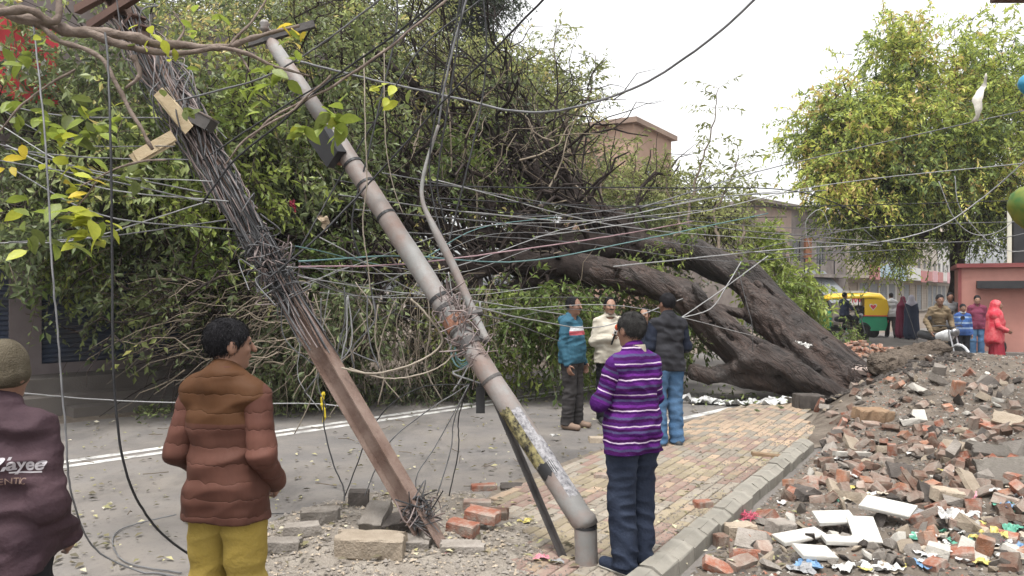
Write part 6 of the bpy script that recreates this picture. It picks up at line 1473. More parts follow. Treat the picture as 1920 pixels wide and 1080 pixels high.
# ------------------------------------------------------------------ rubble: bricks, blocks, tiles, litter
def chip(lx, ly, lz, seed, cut=.25, broken=False):
    """brick with knocked corners; broken ones end in a ragged face"""
    r = np.random.default_rng(seed); m = MB(); nx = 3
    xs = np.linspace(-lx / 2, lx / 2, nx + 1); V = []; b = min(ly, lz) * .10
    for i, x in enumerate(xs):
        ends = i in (0, nx); q = b if ends else 0
        for (yy, zz) in ((-1, -1), (1, -1), (1, 1), (-1, 1)):
            for kk in range(2):
                y = yy * ly / 2; z = zz * lz / 2
                if (kk == 0) == (yy * zz > 0): z -= zz * b
                else: y -= yy * b
                xo = x + (r.uniform(-.5, .5) * lx * .22 if (broken and i == nx) else 0)
                V.append((xo + r.normal(0, lx * .012), y - yy * q * .5 * r.uniform(.3, 1.5) + r.normal(0, .003), z - zz * q * .5 * r.uniform(.3, 1.5) + r.normal(0, .003)))
    Fq = []
    for i in range(nx):
        for j in range(8): Fq.append((i * 8 + j, i * 8 + (j + 1) % 8, i * 8 + 8 + (j + 1) % 8, i * 8 + 8 + j))
    m.add(V, [Fq, [tuple(range(7, -1, -1)), tuple(range(nx * 8, nx * 8 + 8))]]); return m.mesh('brick')
BW = [chip(.225, .108, .072, s) for s in range(5)]; BH = [chip(.13, .108, .072, 20 + s, broken=True) for s in range(6)]
def bm(n, a, b, d): return mat(n, a, b, .9, 14, .5, 90, .15, dirt=d, dscale=8, damt=.72, rnd=.2)
MBK = [bm('red_brick', (.27, .105, .07), (.34, .145, .095), (.33, .285, .245)), bm('orange_brick', (.34, .16, .10), (.40, .20, .13), (.36, .30, .25)), bm('dusty_brick', (.26, .185, .15), (.33, .24, .195), (.34, .30, .26)), bm('brown_brick', (.14, .08, .06), (.19, .118, .088), (.21, .175, .145))]
def rock(seed, r=1.0):
    rr = np.random.default_rng(seed); m = MB(); P = rr.normal(size=(14, 3)); P = unit(P) * rr.uniform(.7, 1.1, (14, 1)) * r * np.array([1, .8, .6])
    import bmesh
    b = bmesh.new(); [b.verts.new(p) for p in P]; bmesh.ops.convex_hull(b, input=b.verts[:]); me = bpy.data.meshes.new('rubble_stone'); b.to_mesh(me); b.free(); return me
RK = [rock(s) for s in range(8)]
MRK = [mat('grey_rubble', (.22, .195, .17), (.31, .28, .25), .95, 10, .6, 60, .1, rnd=.25), mat('dark_rubble', (.075, .066, .06), (.12, .105, .095), .95, 10, .6, 60, .1, rnd=.25), mat('tan_rubble', (.34, .28, .215), (.42, .355, .28), .95, 10, .6, 60, .1, rnd=.2), mat('chalky_rubble', (.46, .435, .39), (.55, .52, .47), .95, 10, .5, 60, .1, rnd=.15), mat('stained_slab', (.15, .135, .12), (.23, .21, .185), .95, 6, .6, 40, .1, dirt=(.08, .07, .06), dscale=4)]
def hnorm(x, y):
    e = .12; dx = (heap(x + e, y) - heap(x - e, y)) / (2 * e); dy = (heap(x, y + e) - heap(x, y - e)) / (2 * e); return float(dx), float(dy)
def lay(o, p, half, tilt=.25, yaw=None, sink=.3):
    dx, dy = hnorm(p[0], p[1]); o.location = (p[0], p[1], p[2] + half * (1 - sink))
    o.rotation_euler = (math.atan(dy) + random.gauss(0, tilt), -math.atan(dx) + random.gauss(0, tilt), random.uniform(0, 6.28) if yaw is None else yaw)
def zone_of(px, py):
    if py < 720: return 'far'
    if py < 815: return 'top'
    return 'kerb' if px < 1640 else 'right'
LB = {'far': ('brick half buried in the earth bank by the tree roots', 'bricks in the bank by the roots'), 'top': ('brick lying on the middle slope of the rubble', 'bricks on the middle slope'), 'kerb': ('brick among the rubble next to the kerb', 'bricks in the rubble next to the kerb'), 'right': ('brick in the litter strewn rubble at lower right', 'bricks in the rubble at lower right')}
LS = {k: (v[0].replace('brick', 'rubble stone', 1), v[1].replace('bricks', 'stones', 1)) for k, v in LB.items()}
poly = [(1560, 690), (1640, 655), (1760, 660), (1800, 690), (1915, 715), (1915, 1075), (1330, 1075), (1310, 1050), (1545, 840), (1580, 800), (1500, 770), (1520, 745)]
done = 0
bx_l = []
while done < 205:
    px = random.uniform(1300, 1918); py = 650 + 425 * random.random() ** .85
    if not inpoly(px, py, poly): continue
    if py > 990 and random.random() < .72: continue
    if py < 800 and random.random() < (.8 if px > 1640 else .35): continue
    if 1440 < px < 1710 and 945 < py < 1075: continue
    p = hit(px, py)
    if any((p[0] - q[0]) ** 2 + (p[1] - q[1]) ** 2 < .012 for q in bx_l): continue
    u_, v_ = uv(p[0], p[1])
    if v_ > -.16 and u_ < 4.5: continue
    bx_l.append(p); half = random.random() < .55
    o = obj_m('brick', random.choice(BH if half else BW), random.choices(MBK, (2.2, 1.3, 3.4, 3))[0]); o.scale = (random.uniform(.8, 1.1),) * 3; lay(o, p, .036, .35 if random.random() < .6 else .9, sink=.25)
    l, g = LB[zone_of(px, py)]; cn_ = o.material_slots[0].material.name.split('_')[0]; l = ('broken ' if half else 'whole ') + cn_ + ' ' + l; tag(o, l, 'brick', l.replace(' brick ', ' bricks ', 1)); done += 1
done = 0
while done < 280:
    px = random.uniform(1300, 1918); py = 650 + 425 * random.random() ** .9
    if not inpoly(px, py, poly): continue
    p = hit(px, py); u_, v_ = uv(p[0], p[1])
    if v_ > -.12 and u_ < 4.5: continue
    s_ = random.choice((.03, .04, .05, .06, .08)) * (1.25 if py < 800 else 1)
    o = obj_m('rubble_stone', random.choice(RK), random.choices(MRK[:4], (3, 2.4, 2, 1))[0]); lay(o, p, s_ * .5, .6); o.scale = (s_ * random.uniform(.8, 1.5), s_, s_ * random.uniform(.6, 1))
    l, g = LS[zone_of(px, py)]; l = o.material_slots[0].material.name.split('_')[0] + ' ' + l; tag(o, l, 'stone', l.replace(' stone ', ' stones ', 1)); done += 1
k = 0
CK = ['jagged grey concrete chunk', 'jagged dark clod', 'tan mortar lump', 'chalky plaster chunk']
while k < 46:
    px = random.uniform(1340, 1915); py = random.uniform(700, 1070)
    if not inpoly(px, py, poly) or (1440 < px < 1710 and 950 < py): continue
    p = hit(px, py); u_, v_ = uv(p[0], p[1])
    if v_ > -.2 and u_ < 4.5: continue
    ci = random.choices(range(4), (4, 2, 3, 2))[0]; s_ = random.uniform(.08, .17); rr_ = np.random.default_rng(900 + k); q = MB(); q.box(-s_, s_, -s_ * .7, s_ * .7, -s_ * .35, s_ * .35)
    import bmesh
    b_ = bmesh.new(); [b_.verts.new(v * rr_.uniform(.55, 1.05, 3)) for v in np.vstack([q.V[0], rr_.uniform(-1, 1, (8, 3)) * (s_, s_ * .7, s_ * .38)])]; bmesh.ops.convex_hull(b_, input=b_.verts[:]); me = bpy.data.meshes.new('rubble_chunk'); b_.to_mesh(me); b_.free()
    o = obj_m('rubble_chunk', me, MRK[ci]); lay(o, p, s_ * .3, .4, sink=.5); z_ = {'far': 'in the bank by the roots', 'top': 'on the middle slope of the rubble', 'kerb': 'in the rubble next to the kerb', 'right': 'in the rubble at lower right'}[zone_of(px, py)]; tag(o, CK[ci] + ' ' + z_, 'rubble', CK[ci] + 's ' + z_); k += 1
# pebbles and crumbs as ground cover
def crumbs(name, n, pts, size, m, label, flat=.6):
    V0 = np.array([(1, 0, -.3), (-.5, .85, -.3), (-.5, -.85, -.3), (.1, .1, .7), (-.3, .3, .5)]); F0 = np.array([(0, 1, 3), (1, 2, 4), (1, 4, 3), (2, 0, 3), (2, 3, 4), (0, 2, 1)])
    an = rng.uniform(0, 6.28, n); sz = rng.uniform(*size, n) * rng.uniform(.5, 1.2, n); ca, sa = np.cos(an), np.sin(an)
    V = V0[None] * (sz[:, None, None] * (1 + rng.normal(0, .25, (n, 5, 3)))); V[..., 2] *= flat
    X = V[..., 0] * ca[:, None] - V[..., 1] * sa[:, None]; Y = V[..., 0] * sa[:, None] + V[..., 1] * ca[:, None]
    V = np.stack([X, Y, V[..., 2]], -1) + pts[:, None]
    tag(obj(name, mesh_np(name, V.reshape(-1, 3), [(F0[None] + np.arange(n)[:, None, None] * 5).reshape(-1, 3)]), m), label, 'gravel', None, 'stuff')
def heap_pts(n, near=False):
    out = []
    while len(out) < n:
        y = rng.uniform(4.6, 14, 4000); w = rng.uniform(.05, 7.5, 4000); x = K0[0] + (y - K0[1]) * KU[0] / KU[1] + w / KU[1]
        ok = (np.abs(x / y * F) < 1350) & ((y < 8.6) | (w > 0)); x, y = x[ok], y[ok]
        out += list(zip(x, y, heap(x, y) + .008))
    return np.array(out[:n])
crumbs('grey_gravel', 12000, heap_pts(12000), (.008, .032), MRK[0], 'grey gravel and crumbs over the rubble bank')
crumbs('brick_crumbs', 3600, heap_pts(3600), (.008, .03), MBK[0], 'small red brick crumbs over the rubble bank')
crumbs('pale_crumbs', 3400, heap_pts(3400), (.006, .024), MRK[3], 'pale plaster crumbs over the rubble bank')
crumbs('dark_crumbs', 3800, heap_pts(3800), (.01, .035), MRK[1], 'dark clods over the rubble bank')
def disc_pts(n, cx, cy, rx, ry, zf):
    t = rng.uniform(0, 6.28, n); r = np.sqrt(rng.uniform(0, 1, n)); x = cx + rx * r * np.cos(t); y = cy + ry * r * np.sin(t); return np.stack([x, y, zf(x, y)], -1)
crumbs('pole_gravel', 3500, disc_pts(3500, -.75, 5.2, 1.3, 1.8, lambda x, y: np.maximum(patch(x, y), 0) + .004), (.006, .026), MRK[0], 'gravel scattered about the pole feet')
crumbs('pole_pale_gravel', 1400, disc_pts(1400, -.75, 5.1, 1.3, 1.7, lambda x, y: np.maximum(patch(x, y), 0) + .004), (.006, .024), MRK[2], 'tan chips scattered about the pole feet')
crumbs('root_clods', 1500, disc_pts(1500, 5.9, 12.6, 1.5, .9, lambda x, y: heap(x, y) + .02), (.02, .07), MRK[1], 'dark clods torn up round the roots')
_pg = np.array([K0 + KU * u + KV * v for u, v in zip(rng.uniform(-1, 6, 2600), .17 + rng.exponential(.55, 2600))]); _pg[:, 2] = .046
_pg = _pg[[inpoly(960 + F * q[0] / q[1], HZ + F * CAMZ / q[1], pav_poly) for q in _pg]]
crumbs('path_grit', len(_pg), _pg, (.004, .016), MRK[0], 'sandy grit lying on the footpath along the kerb')
# big slabs and blocks
def slab(label, px, py, size, rot, m, cat='slab', name='concrete_slab', lift=0.0, seed=0, p=None, rough=.03):
    r = np.random.default_rng(seed + int(px)); q = MB(); lx, ly, lz = size; n = 4 if max(lx, ly) < .3 else 6; V = []
    u = np.linspace(-1, 1, n + 1); s_ = min(size); rg = rough if max(lx, ly) < .3 else rough * 1.3
    jx = r.normal(0, lx * rg, (2, n + 1)); jy = r.normal(0, ly * rg, (2, n + 1))
    for zz in (-1, -.86, .86, 1):
        ins = .93 if abs(zz) == 1 else 1.0; ring = []
        for i in range(n): ring.append((u[i], -1, 0, jy[0, i]))
        for i in range(n): ring.append((1, u[i], jx[1, i], 0))
        for i in range(n): ring.append((-u[i], 1, 0, jy[1, i]))
        for i in range(n): ring.append((-1, -u[i], jx[0, i], 0))
        c = r.normal(0, s_ * .03, (len(ring), 3))
        for (a, b_, dx, dy), k in zip(ring, c): V.append((a * (lx / 2 - (1 - ins) * s_) + dx + k[0], b_ * (ly / 2 - (1 - ins) * s_) + dy + k[1], zz * lz / 2 + k[2] * .6))
    R = 4 * n; Fq = [(a * R + i, a * R + (i + 1) % R, a * R + R + (i + 1) % R, a * R + R + i) for a in range(3) for i in range(R)]
    q.add(V, [Fq, [tuple(range(R - 1, -1, -1)), tuple(range(3 * R, 4 * R))]])
    o = q.build(name, m); tag(o, label, cat); p = hit(px, py) if p is None else p; o.location = (p[0], p[1], p[2] + lift); o.rotation_euler = rot; return o
slab('big grey concrete slab leaning at the right edge', 1888, 905, (.46, .30, .06), (.62, -.1, -.25), MRK[4], lift=.08)
slab('dark cracked plaster slab behind the leaning grey slab', 1868, 862, (.42, .22, .08), (.35, .1, -.35), MRK[4], lift=.06)
slab('tan plank like slab at the right edge higher up', 1888, 800, (.30, .16, .05), (.9, .2, -.6), MRK[2], lift=.08)
M_clod = mat('layered_earth', (.10, .08, .064), (.19, .155, .125), .95, 9, 1.0, 30, .1, dirt=(.06, .048, .04), dscale=3, bdist=.05)
def clod(label, px, py, d, r, rot, seed):
    n1, n2, n3 = snoise(seed, 8, 1.2), snoise(seed + 1, 8, 3.5, (1, 1, 2.2)), snoise(seed + 2, 9, 8, (1, 1, 2)); r = np.array(r)
    f = lambda X, Y, Z: (np.maximum(np.maximum(np.abs(X) / r[0], np.abs(Y) / r[1]), np.abs(Z) / r[2]) - 1) * r[2] * .6 + pd(el((0, 0, 0), r * 1.15), X, Y, Z) * .5 + .10 * n1(X, Y, Z) + .06 * np.abs(n2(X, Y, Z)) + .03 * n3(X, Y, Z)
    P, Q = surfnet(f, -r * 1.5 - .1, r * 1.5 + .1, .035); o = obj('earth_clod', mesh_np('earth_clod', P, [Q], False), M_clod); tag(o, label, 'clod'); o.location = tuple(W(px, py, d)); o.rotation_euler = rot
clod('big layered earth clod crowning the rubble behind the roots', 1715, 672, 12.6, (.52, .36, .17), (.1, -.16, .3), 401)
clod('smaller earth clod sloping down beside the roots', 1660, 690, 12.3, (.26, .25, .18), (0, .3, .8), 411)
clod('low earth clod in front of the red veiled woman', 1850, 712, 12.2, (.40, .3, .10), (0, .1, .2), 421)
clod('flat earth clod below the boy', 1790, 705, 12.0, (.34, .28, .10), (0, 0, -.3), 431)
slab('pale timber slab resting across the torn roots', 1600, 690, (.75, .34, .07), (.15, .18, -.45), mat('pinkish_board', (.34, .27, .235), (.42, .34, .30), .9, 5, .4, 30), lift=.0, p=W(1598, 690, 12.7))
slab('dark square block at the corner of the trunk roots', 1516, 764, (.40, .26, .22), (0, .03, .1), MRK[1], 'block', 'stone_block', .09)
slab('brown faced stone at the edge of the mound', 1635, 788, (.40, .24, .16), (.1, .05, .15), mat('brown_stone', (.25, .16, .10), (.33, .23, .15), .9, 9, .5, 50), 'stone', 'stone_block', .06)
slab('white pipe like slab on top of kerbside bricks', 1600, 862, (.55, .07, .05), (.0, .12, .55), MRK[3], lift=.06)
slab('black broken plate standing in the kerbside rubble', 1690, 895, (.26, .16, .03), (.9, .2, .1), MRK[1], lift=.05)
slab('burnt black block among kerbside bricks', 1510, 938, (.15, .11, .09), (.2, .2, .5), MRK[1], 'block', 'stone_block', .03)
slab('grey square block by the white tiles', 1465, 1000, (.19, .15, .10), (.05, .1, .4), MRK[0], 'block', 'stone_block', .04)
slab('tan cement block lying nearest the kerb', 1386, 1008, (.21, .13, .10), (0, 0, .15), MRK[2], 'block', 'stone_block', .05)
slab('small brown cube stone next to the tan cement block', 1352, 1025, (.08, .09, .09), (0, 0, .3), MBK[3], 'block', 'stone_block', .04)
slab('tan broken brick pair leaning near the grey slab', 1775, 945, (.24, .13, .11), (.1, .15, .1), MRK[2], 'block', 'stone_block', .06)
slab('upright rust brown tile leaning in the litter', 1712, 925, (.20, .22, .05), (.9, .5, .9), MBK[3], 'tile', 'roof_tile', .08)
slab('tan tile propped against bricks at lower right', 1820, 930, (.16, .26, .04), (.8, .3, .4), MRK[2], 'tile', 'roof_tile', .10)
slab('orange brick standing on the earth bank', 1795, 743, (.15, .10, .22), (.2, .1, .2), MBK[1], 'brick', 'brick', .10)
M_tile = mat('white_glazed_tile', (.60, .585, .54), (.68, .665, .62), .35, 4, .04, 30, .5, dirt=(.45, .41, .35), dscale=7, damt=.25)
def wtile(label, px, py, lx, ly, rz, tx, ty, lift):
    q = MB(); x, y, h = lx / 2, ly / 2, .014
    q.box(-x, x, -y, y, -h, h - .003, .0015); q.box(-x + .004, x - .004, -y + .004, y - .004, h - .0028, h)
    V = q.V[0]; V[1, :2] *= random.uniform(.8, 1); o = q.build('floor_tile', M_tile); tag(o, label, 'tile', 'white floor tiles'); p = hit(px, py); o.location = (p[0], p[1], p[2] + lift); o.rotation_euler = (tx, ty, rz)
wtile('white tile topmost at the right of the tile heap', 1665, 985, .36, .20, -.75, .22, .05, .13)
wtile('white tile at the upper left of the tile heap', 1565, 997, .27, .20, -.1, .16, -.05, .10)
wtile('upright lying white tile in the middle of the heap', 1620, 1018, .18, .34, -.25, .25, -.03, .09)
wtile('long narrow white tile at the left of the heap', 1500, 1020, .36, .15, .30, .12, -.06, .05)
wtile('white tile lowest and nearest in the heap', 1528, 1046, .24, .17, .1, .15, .1, .035)
wtile('white tile mostly covered under the middle one', 1575, 1025, .22, .14, -.1, .05, 0, .04)
# loose pavers and kerb blocks round the pole foot
PB = [('grey kerb block on its side nearest the camera', 697, 1050, (.44, .22, .13), (.02, 0, -.12), MRK[2], .07), ('pale paving block pair left of the upheaval', 600, 985, (.27, .10, .12), (.1, 0, .25), MRK[0], .06), ('zigzag paver at the left of the upheaval', 565, 1012, (.25, .13, .08), (0, 0, .3), MRK[0], .05), ('zigzag paver furthest left beside the yellow trousers', 525, 1035, (.25, .13, .08), (0, .05, .2), MRK[0], .05),
      ('wavy topped paver tilted up in the middle', 705, 1003, (.17, .26, .08), (.45, 0, -.2), MRK[0], .09), ('dark square block standing at the road edge', 673, 950, (.16, .12, .12), (0, 0, .05), MRK[1], .06), ('low dark block behind the steel pole', 760, 942, (.22, .12, .08), (0, 0, .1), MRK[1], .04), ('tilted grey paver left of the steel pole foot', 800, 1025, (.13, .24, .09), (.3, .35, .5), MRK[0], .07),
      ('flat grey paver right under the steel pole foot', 866, 1042, (.28, .13, .05), (.05, .05, .1), MRK[0], .03), ('red paver stack right of the steel pole, lower one', 868, 1010, (.21, .12, .09), (.05, .1, -.4), MBK[0], .05), ('red paver stack right of the steel pole, upper one', 905, 998, (.24, .13, .08), (.1, .1, -.35), MBK[0], .10), ('dark red block behind the paver stack', 925, 975, (.22, .12, .08), (.1, 0, -.2), MBK[3], .05),
      ('dusty red paver behind the steel pole', 895, 955, (.22, .12, .06), (0, .05, 0), MBK[2], .04), ('red brick at the road edge furthest from the pole foot', 907, 912, (.22, .11, .06), (0, 0, .1), MBK[0], .03), ('dark lump beside the furthest red brick', 960, 912, (.2, .14, .07), (.1, 0, 0), MRK[1], .02), ('grey paver between tilted paver and kerb block', 770, 1035, (.24, .16, .07), (.1, .1, .1), MRK[0], .04), ('grey broken paver behind the wavy one', 740, 1005, (.2, .16, .09), (.2, -.2, .3), MRK[1], .05),
      ('brown brick lying on the pavers left of the striped man', 1130, 897, (.15, .10, .07), (0, 0, -.3), MBK[2], .05), ('tan paver lying on the road behind the striped man', 1122, 824, (.22, .14, .07), (0, 0, .05), MRK[2], .035), ('red brick half at the inner side of the kerb', 1318, 952, (.14, .10, .08), (0, 0, .25), MBK[0], .06), ('brown piece of timber on the pavers near the kerb end', 1442, 858, (.34, .09, .06), (0, .05, -.35), mat('brown_timber', (.20, .135, .085), (.27, .19, .125), .9, 8, .4, 40), .05), ('small red brick end below the kerb start', 1290, 990, (.08, .1, .05), (0, 0, 0), MBK[0], -.5)]
for l, px, py, sz, rot, m, lf in PB:
    if lf < -.1: continue
    p = G(px, py, .03); z = float(max(patch(p[0], p[1]), 0.0)) if p[0] < .7 else .0
    slab(l, px, py, sz, rot, m, 'block', 'paving_block', lf - .02, p=np.array([p[0], p[1], z + .01]))
# far brick pile
pc = G(1612, 668); 
for k in range(85):
    a = random.uniform(0, 6.28); r = math.sqrt(random.random()); x = pc[0] + 1.25 * r * math.cos(a); y = pc[1] + .75 * r * math.sin(a); z = .42 * max(0, 1 - r) + .03
    o = obj_m('brick', random.choice(BW), MBK[1] if random.random() < .7 else MBK[0]); o.location = (x, y, z); o.rotation_euler = (random.gauss(0, .3), random.gauss(0, .3), random.uniform(0, 3.14)); tag(o, 'orange brick in the loose pile before the rickshaw', 'brick', 'bricks in the far orange pile')
    if z > .15:
        o = obj_m('brick', random.choice(BW), MBK[1]); o.location = (x + .05, y + .05, z * .45); o.rotation_euler = (0, 0, random.uniform(0, 3.14)); tag(o, 'orange brick in the loose pile before the rickshaw', 'brick', 'bricks in the far orange pile')
# crumpled sheets and litter
def crumple(name, label, p, sx, sy, m, amp=.05, seed=0, group=None, rot=0.0, cat='plastic', n=22, kind=None):
    f1 = snoise(seed + 300, 8, 2.2 / max(sx, .12) * .5); f2 = snoise(seed + 301, 8, 6 / max(sx, .12) * .5); u = np.linspace(-1, 1, n); U, V = np.meshgrid(u, u, indexing='ij'); R = np.sqrt(U ** 2 + V ** 2); A = np.arctan2(V, U)
    out = .75 + .2 * np.sin(3 * A + seed) + .12 * np.sin(5 * A + 2 * seed); k = out / np.maximum(np.maximum(np.abs(np.cos(A)), np.abs(np.sin(A))) ** -1 * .95, .6)
    X = U * sx * k; Y = V * sy * k; Zz = np.abs(amp * f1(X, Y, 0)) + amp * .6 * np.abs(f2(X, Y, 1)) + .004
    X = X + amp * .4 * f2(X, Y, 5); Y = Y + amp * .4 * f2(X, Y, 9)
    ids = np.arange(n * n).reshape(n, n); q = np.stack([ids[:-1, :-1], ids[1:, :-1], ids[1:, 1:], ids[:-1, 1:]], -1).reshape(-1, 4)
    o = obj(name, mesh_np(name, np.stack([X, Y, Zz], -1).reshape(-1, 3), [q], False), m); o.location = tuple(p); o.rotation_euler = (0, 0, rot); tag(o, label, cat, group); return o
for px, py, d, l, c1, s_ in ((606, 418, 5.9, 'pale rag snagged on wires left of the tubular pole', (0.40, 0.32, 0.23), .085), (548, 385, 6.2, 'red and black scrap caught in the leaves', (0.20, 0.03, 0.045), .06), (1506, 648, 12.2, 'white rag lying on the trunk above the roots', (0.55, 0.54, 0.52), .16)):
    o = crumple('rag', l, W(px, py, d), s_, s_ * .5, mat('rag_cloth', c1, None, .9, 8, .4, 60), s_ * .35, int(px), cat='rag', n=12); o.rotation_euler = (1.3, 1.2, .4) if d < 8 else (.5, .3, 0)
M_wpl = mat('white_plastic_sheet', (.56, .56, .55), (.66, .66, .65), .4, 6, .2, 40, .5, dirt=(.36, .36, .34), dscale=5, damt=.4)
SH = [('crumpled white sheet under the trunk, leftmost', 1318, 757, .42, .20), ('crumpled white sheet under the trunk, in the middle', 1388, 760, .46, .18), ('crumpled white sheet beside the dark root block', 1458, 761, .42, .18), ('white sheet scrap behind the trunk seen under it', 1300, 700, .55, .4)]
for k, (l, px, py, sx, sy) in enumerate(SH): crumple('plastic_sheet', l, G(px, py), sx, sy, M_wpl, .10, k, rot=.2 * k)
PC = [('white', (.58, .57, .55), (.66, .65, .63)), ('yellow', (.55, .46, .12), (.62, .54, .20)), ('green', (.10, .34, .24), (.16, .42, .31)), ('blue', (.12, .24, .42), (.20, .34, .52)), ('beige', (.44, .38, .30), (.52, .46, .37)), ('pink', (.55, .20, .25), (.6, .28, .32)), ('grey', (.24, .24, .245), (.32, .32, .325))]
PM = {n: mat(n + '_plastic_scrap', a, b, .5, 8, .25, 60, .4) for n, a, b in PC}
k = 0
while k < 95:
    px = random.uniform(1400, 1915); py = random.uniform(930, 1078) if k < 70 else random.uniform(840, 950)
    if not inpoly(px, py, poly) or (1450 < px < 1700 and 965 < py < 1060): continue
    if px < 1560 and random.random() < .55: continue
    c = random.choices([n for n, *_ in PC], (5, 3, .8, 1, 4, .7, 2.5))[0]; p = hit(px, py); s_ = random.uniform(.035, .11)
    crumple('plastic_scrap', f'crumpled {c} plastic scrap in the rubble at lower right', p + (0, 0, .012), s_, s_ * random.uniform(.5, 1), PM[c], s_ * .35, 10 + k, f'{c} plastic scraps in the rubble', random.uniform(0, 6.28), n=9); k += 1
q = MB()
for k in range(46): c = rng.normal(size=3) * (.045, .04, .012); q.tube(crom([c, c + rng.normal(size=3) * (.035, .035, .015), c + rng.normal(size=3) * (.05, .05, .02)], 4), .0025, 4, False)
o = q.build('string_bundle', mat('pink_red_string', (.52, .08, .14), (.58, .12, .18), .7)); tag(o, 'frayed pink red string bundle beside the kerb', 'string'); o.location = tuple(hit(1408, 975) + (0, 0, .03))
crumple('plastic_scrap', 'bright green plastic bag at the lower right edge', hit(1895, 1010) + (0, 0, .04), .10, .07, PM['green'], .05, 77)
crumple('plastic_scrap', 'blue and white plastic bag at the right edge', hit(1895, 965) + (0, 0, .05), .10, .06, PM['blue'], .04, 78)
crumple('plastic_scrap', 'large dirty white sheet right of the tile heap', hit(1795, 985) + (0, 0, .05), .17, .10, PM['white'], .05, 79)
crumple('plastic_scrap', 'yellow plastic wrapper mound at lower right', hit(1855, 1020) + (0, 0, .03), .16, .07, PM['yellow'], .05, 80)
for k, (px, py, c, l) in enumerate([(648, 1027, 'pink', 'pink wrapper beside the nearest kerb block'), (835, 1045, 'pink', 'red pink wrapper near the flat paver'), (778, 1050, 'beige', 'crumpled beige paper right of the nearest block'), (1015, 1050, 'pink', 'red wrapper scrap on pavers left of the brace'), (1045, 1055, 'grey', 'lilac grey scrap at the foot of the brace'), (985, 980, 'yellow', 'yellow scrap on the pavers'), (1040, 820, 'white', 'white scrap on the road'), (970, 716, 'white', 'white plastic lump at the crown edge behind the poles')]):
    p = G(px, py, .04); crumple('litter_scrap', l, p, .06, .05, PM[c], .03, 120 + k, n=9)
# fallen leaves on road and path
fl = Foliage(); n = 1500
px = rng.uniform(0, 1500, n); py = 745 + 330 * rng.uniform(0, 1, n) ** 1.3; d = F * CAMZ / (py - HZ); base = np.stack([(px - 960) / F * d, d, np.full(n, .022)], -1); base[:, 2] += np.where((base[:, 0] < .7) & (d < 7.4), np.maximum(patch(base[:, 0], base[:, 1]), 0), 0.0) + np.where(px > 860, .02, 0)
dr = np.stack([rng.normal(size=n), rng.normal(size=n), rng.normal(0, .12, n)], -1)
fl.B.append(base); fl.D.append(unit(dr)); fl.N.append(unit(np.stack([rng.normal(0, .3, n), rng.normal(0, .3, n), np.ones(n)], -1))); L_ = rng.uniform(.03, .085, n); fl.L.append(L_); fl.W.append(L_ * .5); fl.T.append(rng.uniform(0, 1, n))
M_dry = leafmat('dry_fallen_leaves', [(0, (.055, .05, .035)), (.4, (.12, .10, .06)), (.7, (.20, .19, .09)), (.9, (.34, .31, .16)), (1, (.5, .46, .36))], .1, .7)
tag(obj('leaf_litter', fl.leaves_mesh('leaf_litter'), M_dry), 'dry leaves scattered over road and footpath', 'leaves', None, 'stuff')
fl = Foliage(); n = 2150      # green trimmings along the crown's foot
px = np.concatenate([rng.uniform(250, 1050, 2000), rng.uniform(1290, 1500, 150)]); py = np.where(px < 1100, 785 - (px - 250) * .06 + rng.normal(-12, 12, n), rng.normal(745, 12, n)); d = F * CAMZ / (py - HZ); base = np.stack([(px - 960) / F * d, d, rng.uniform(.02, .12, n)], -1)
fl.B.append(base); fl.D.append(unit(rng.normal(size=(n, 3)) * (1, 1, .5))); fl.N.append(unit(rng.normal(size=(n, 3)) + (0, 0, 1))); L_ = rng.uniform(.05, .11, n); fl.L.append(L_); fl.W.append(L_ * .42); fl.T.append(rng.uniform(.1, .8, n))
tag(obj('leaf_trimmings', fl.leaves_mesh('leaf_trimmings'), M_leafA), 'torn green leaves lying along the foot of the fallen crown', 'leaves', None, 'stuff')
sk = MB()
for k in range(60):
    x_ = rng.uniform(150, 1400); y_ = rng.uniform(770, 960); p = G(x_, y_, .03); dv = rng.normal(size=3) * (1, 1, .0); dv = unit(dv) * rng.uniform(.06, .3); sk.tube(np.array([p, p + dv * .5 + rng.normal(size=3) * .01, p + dv]), .004, 4, False)
tag(sk.build('fallen_sticks', M_twig), 'small dark sticks scattered on the road', 'sticks', None, 'stuff')

# ------------------------------------------------------------------ auto rickshaw and motorcycles
M_ry = mat('rickshaw_yellow', (.72, .46, .02), (.78, .52, .03), .4, 2, spec=.4); M_rg = mat('rickshaw_green', (.02, .24, .12), (.03, .29, .15), .4, 2, spec=.4); M_tyre = mat('tyre', (.02, .02, .02), (.035, .035, .035), .85); M_cloth = mat('dark_interior', (.03, .03, .032), None, .8); M_metal = mat('grey_metal', (.35, .35, .36), None, .35, metal=.8); M_red = mat('red_lamp', (.5, .02, .02), None, .4)
g = G(1610, 630); rk = thing('auto_rickshaw', 'yellow and green auto rickshaw parked in the far street', 'rickshaw', (g[0] - .42, 30.4, 0), math.radians(-20))
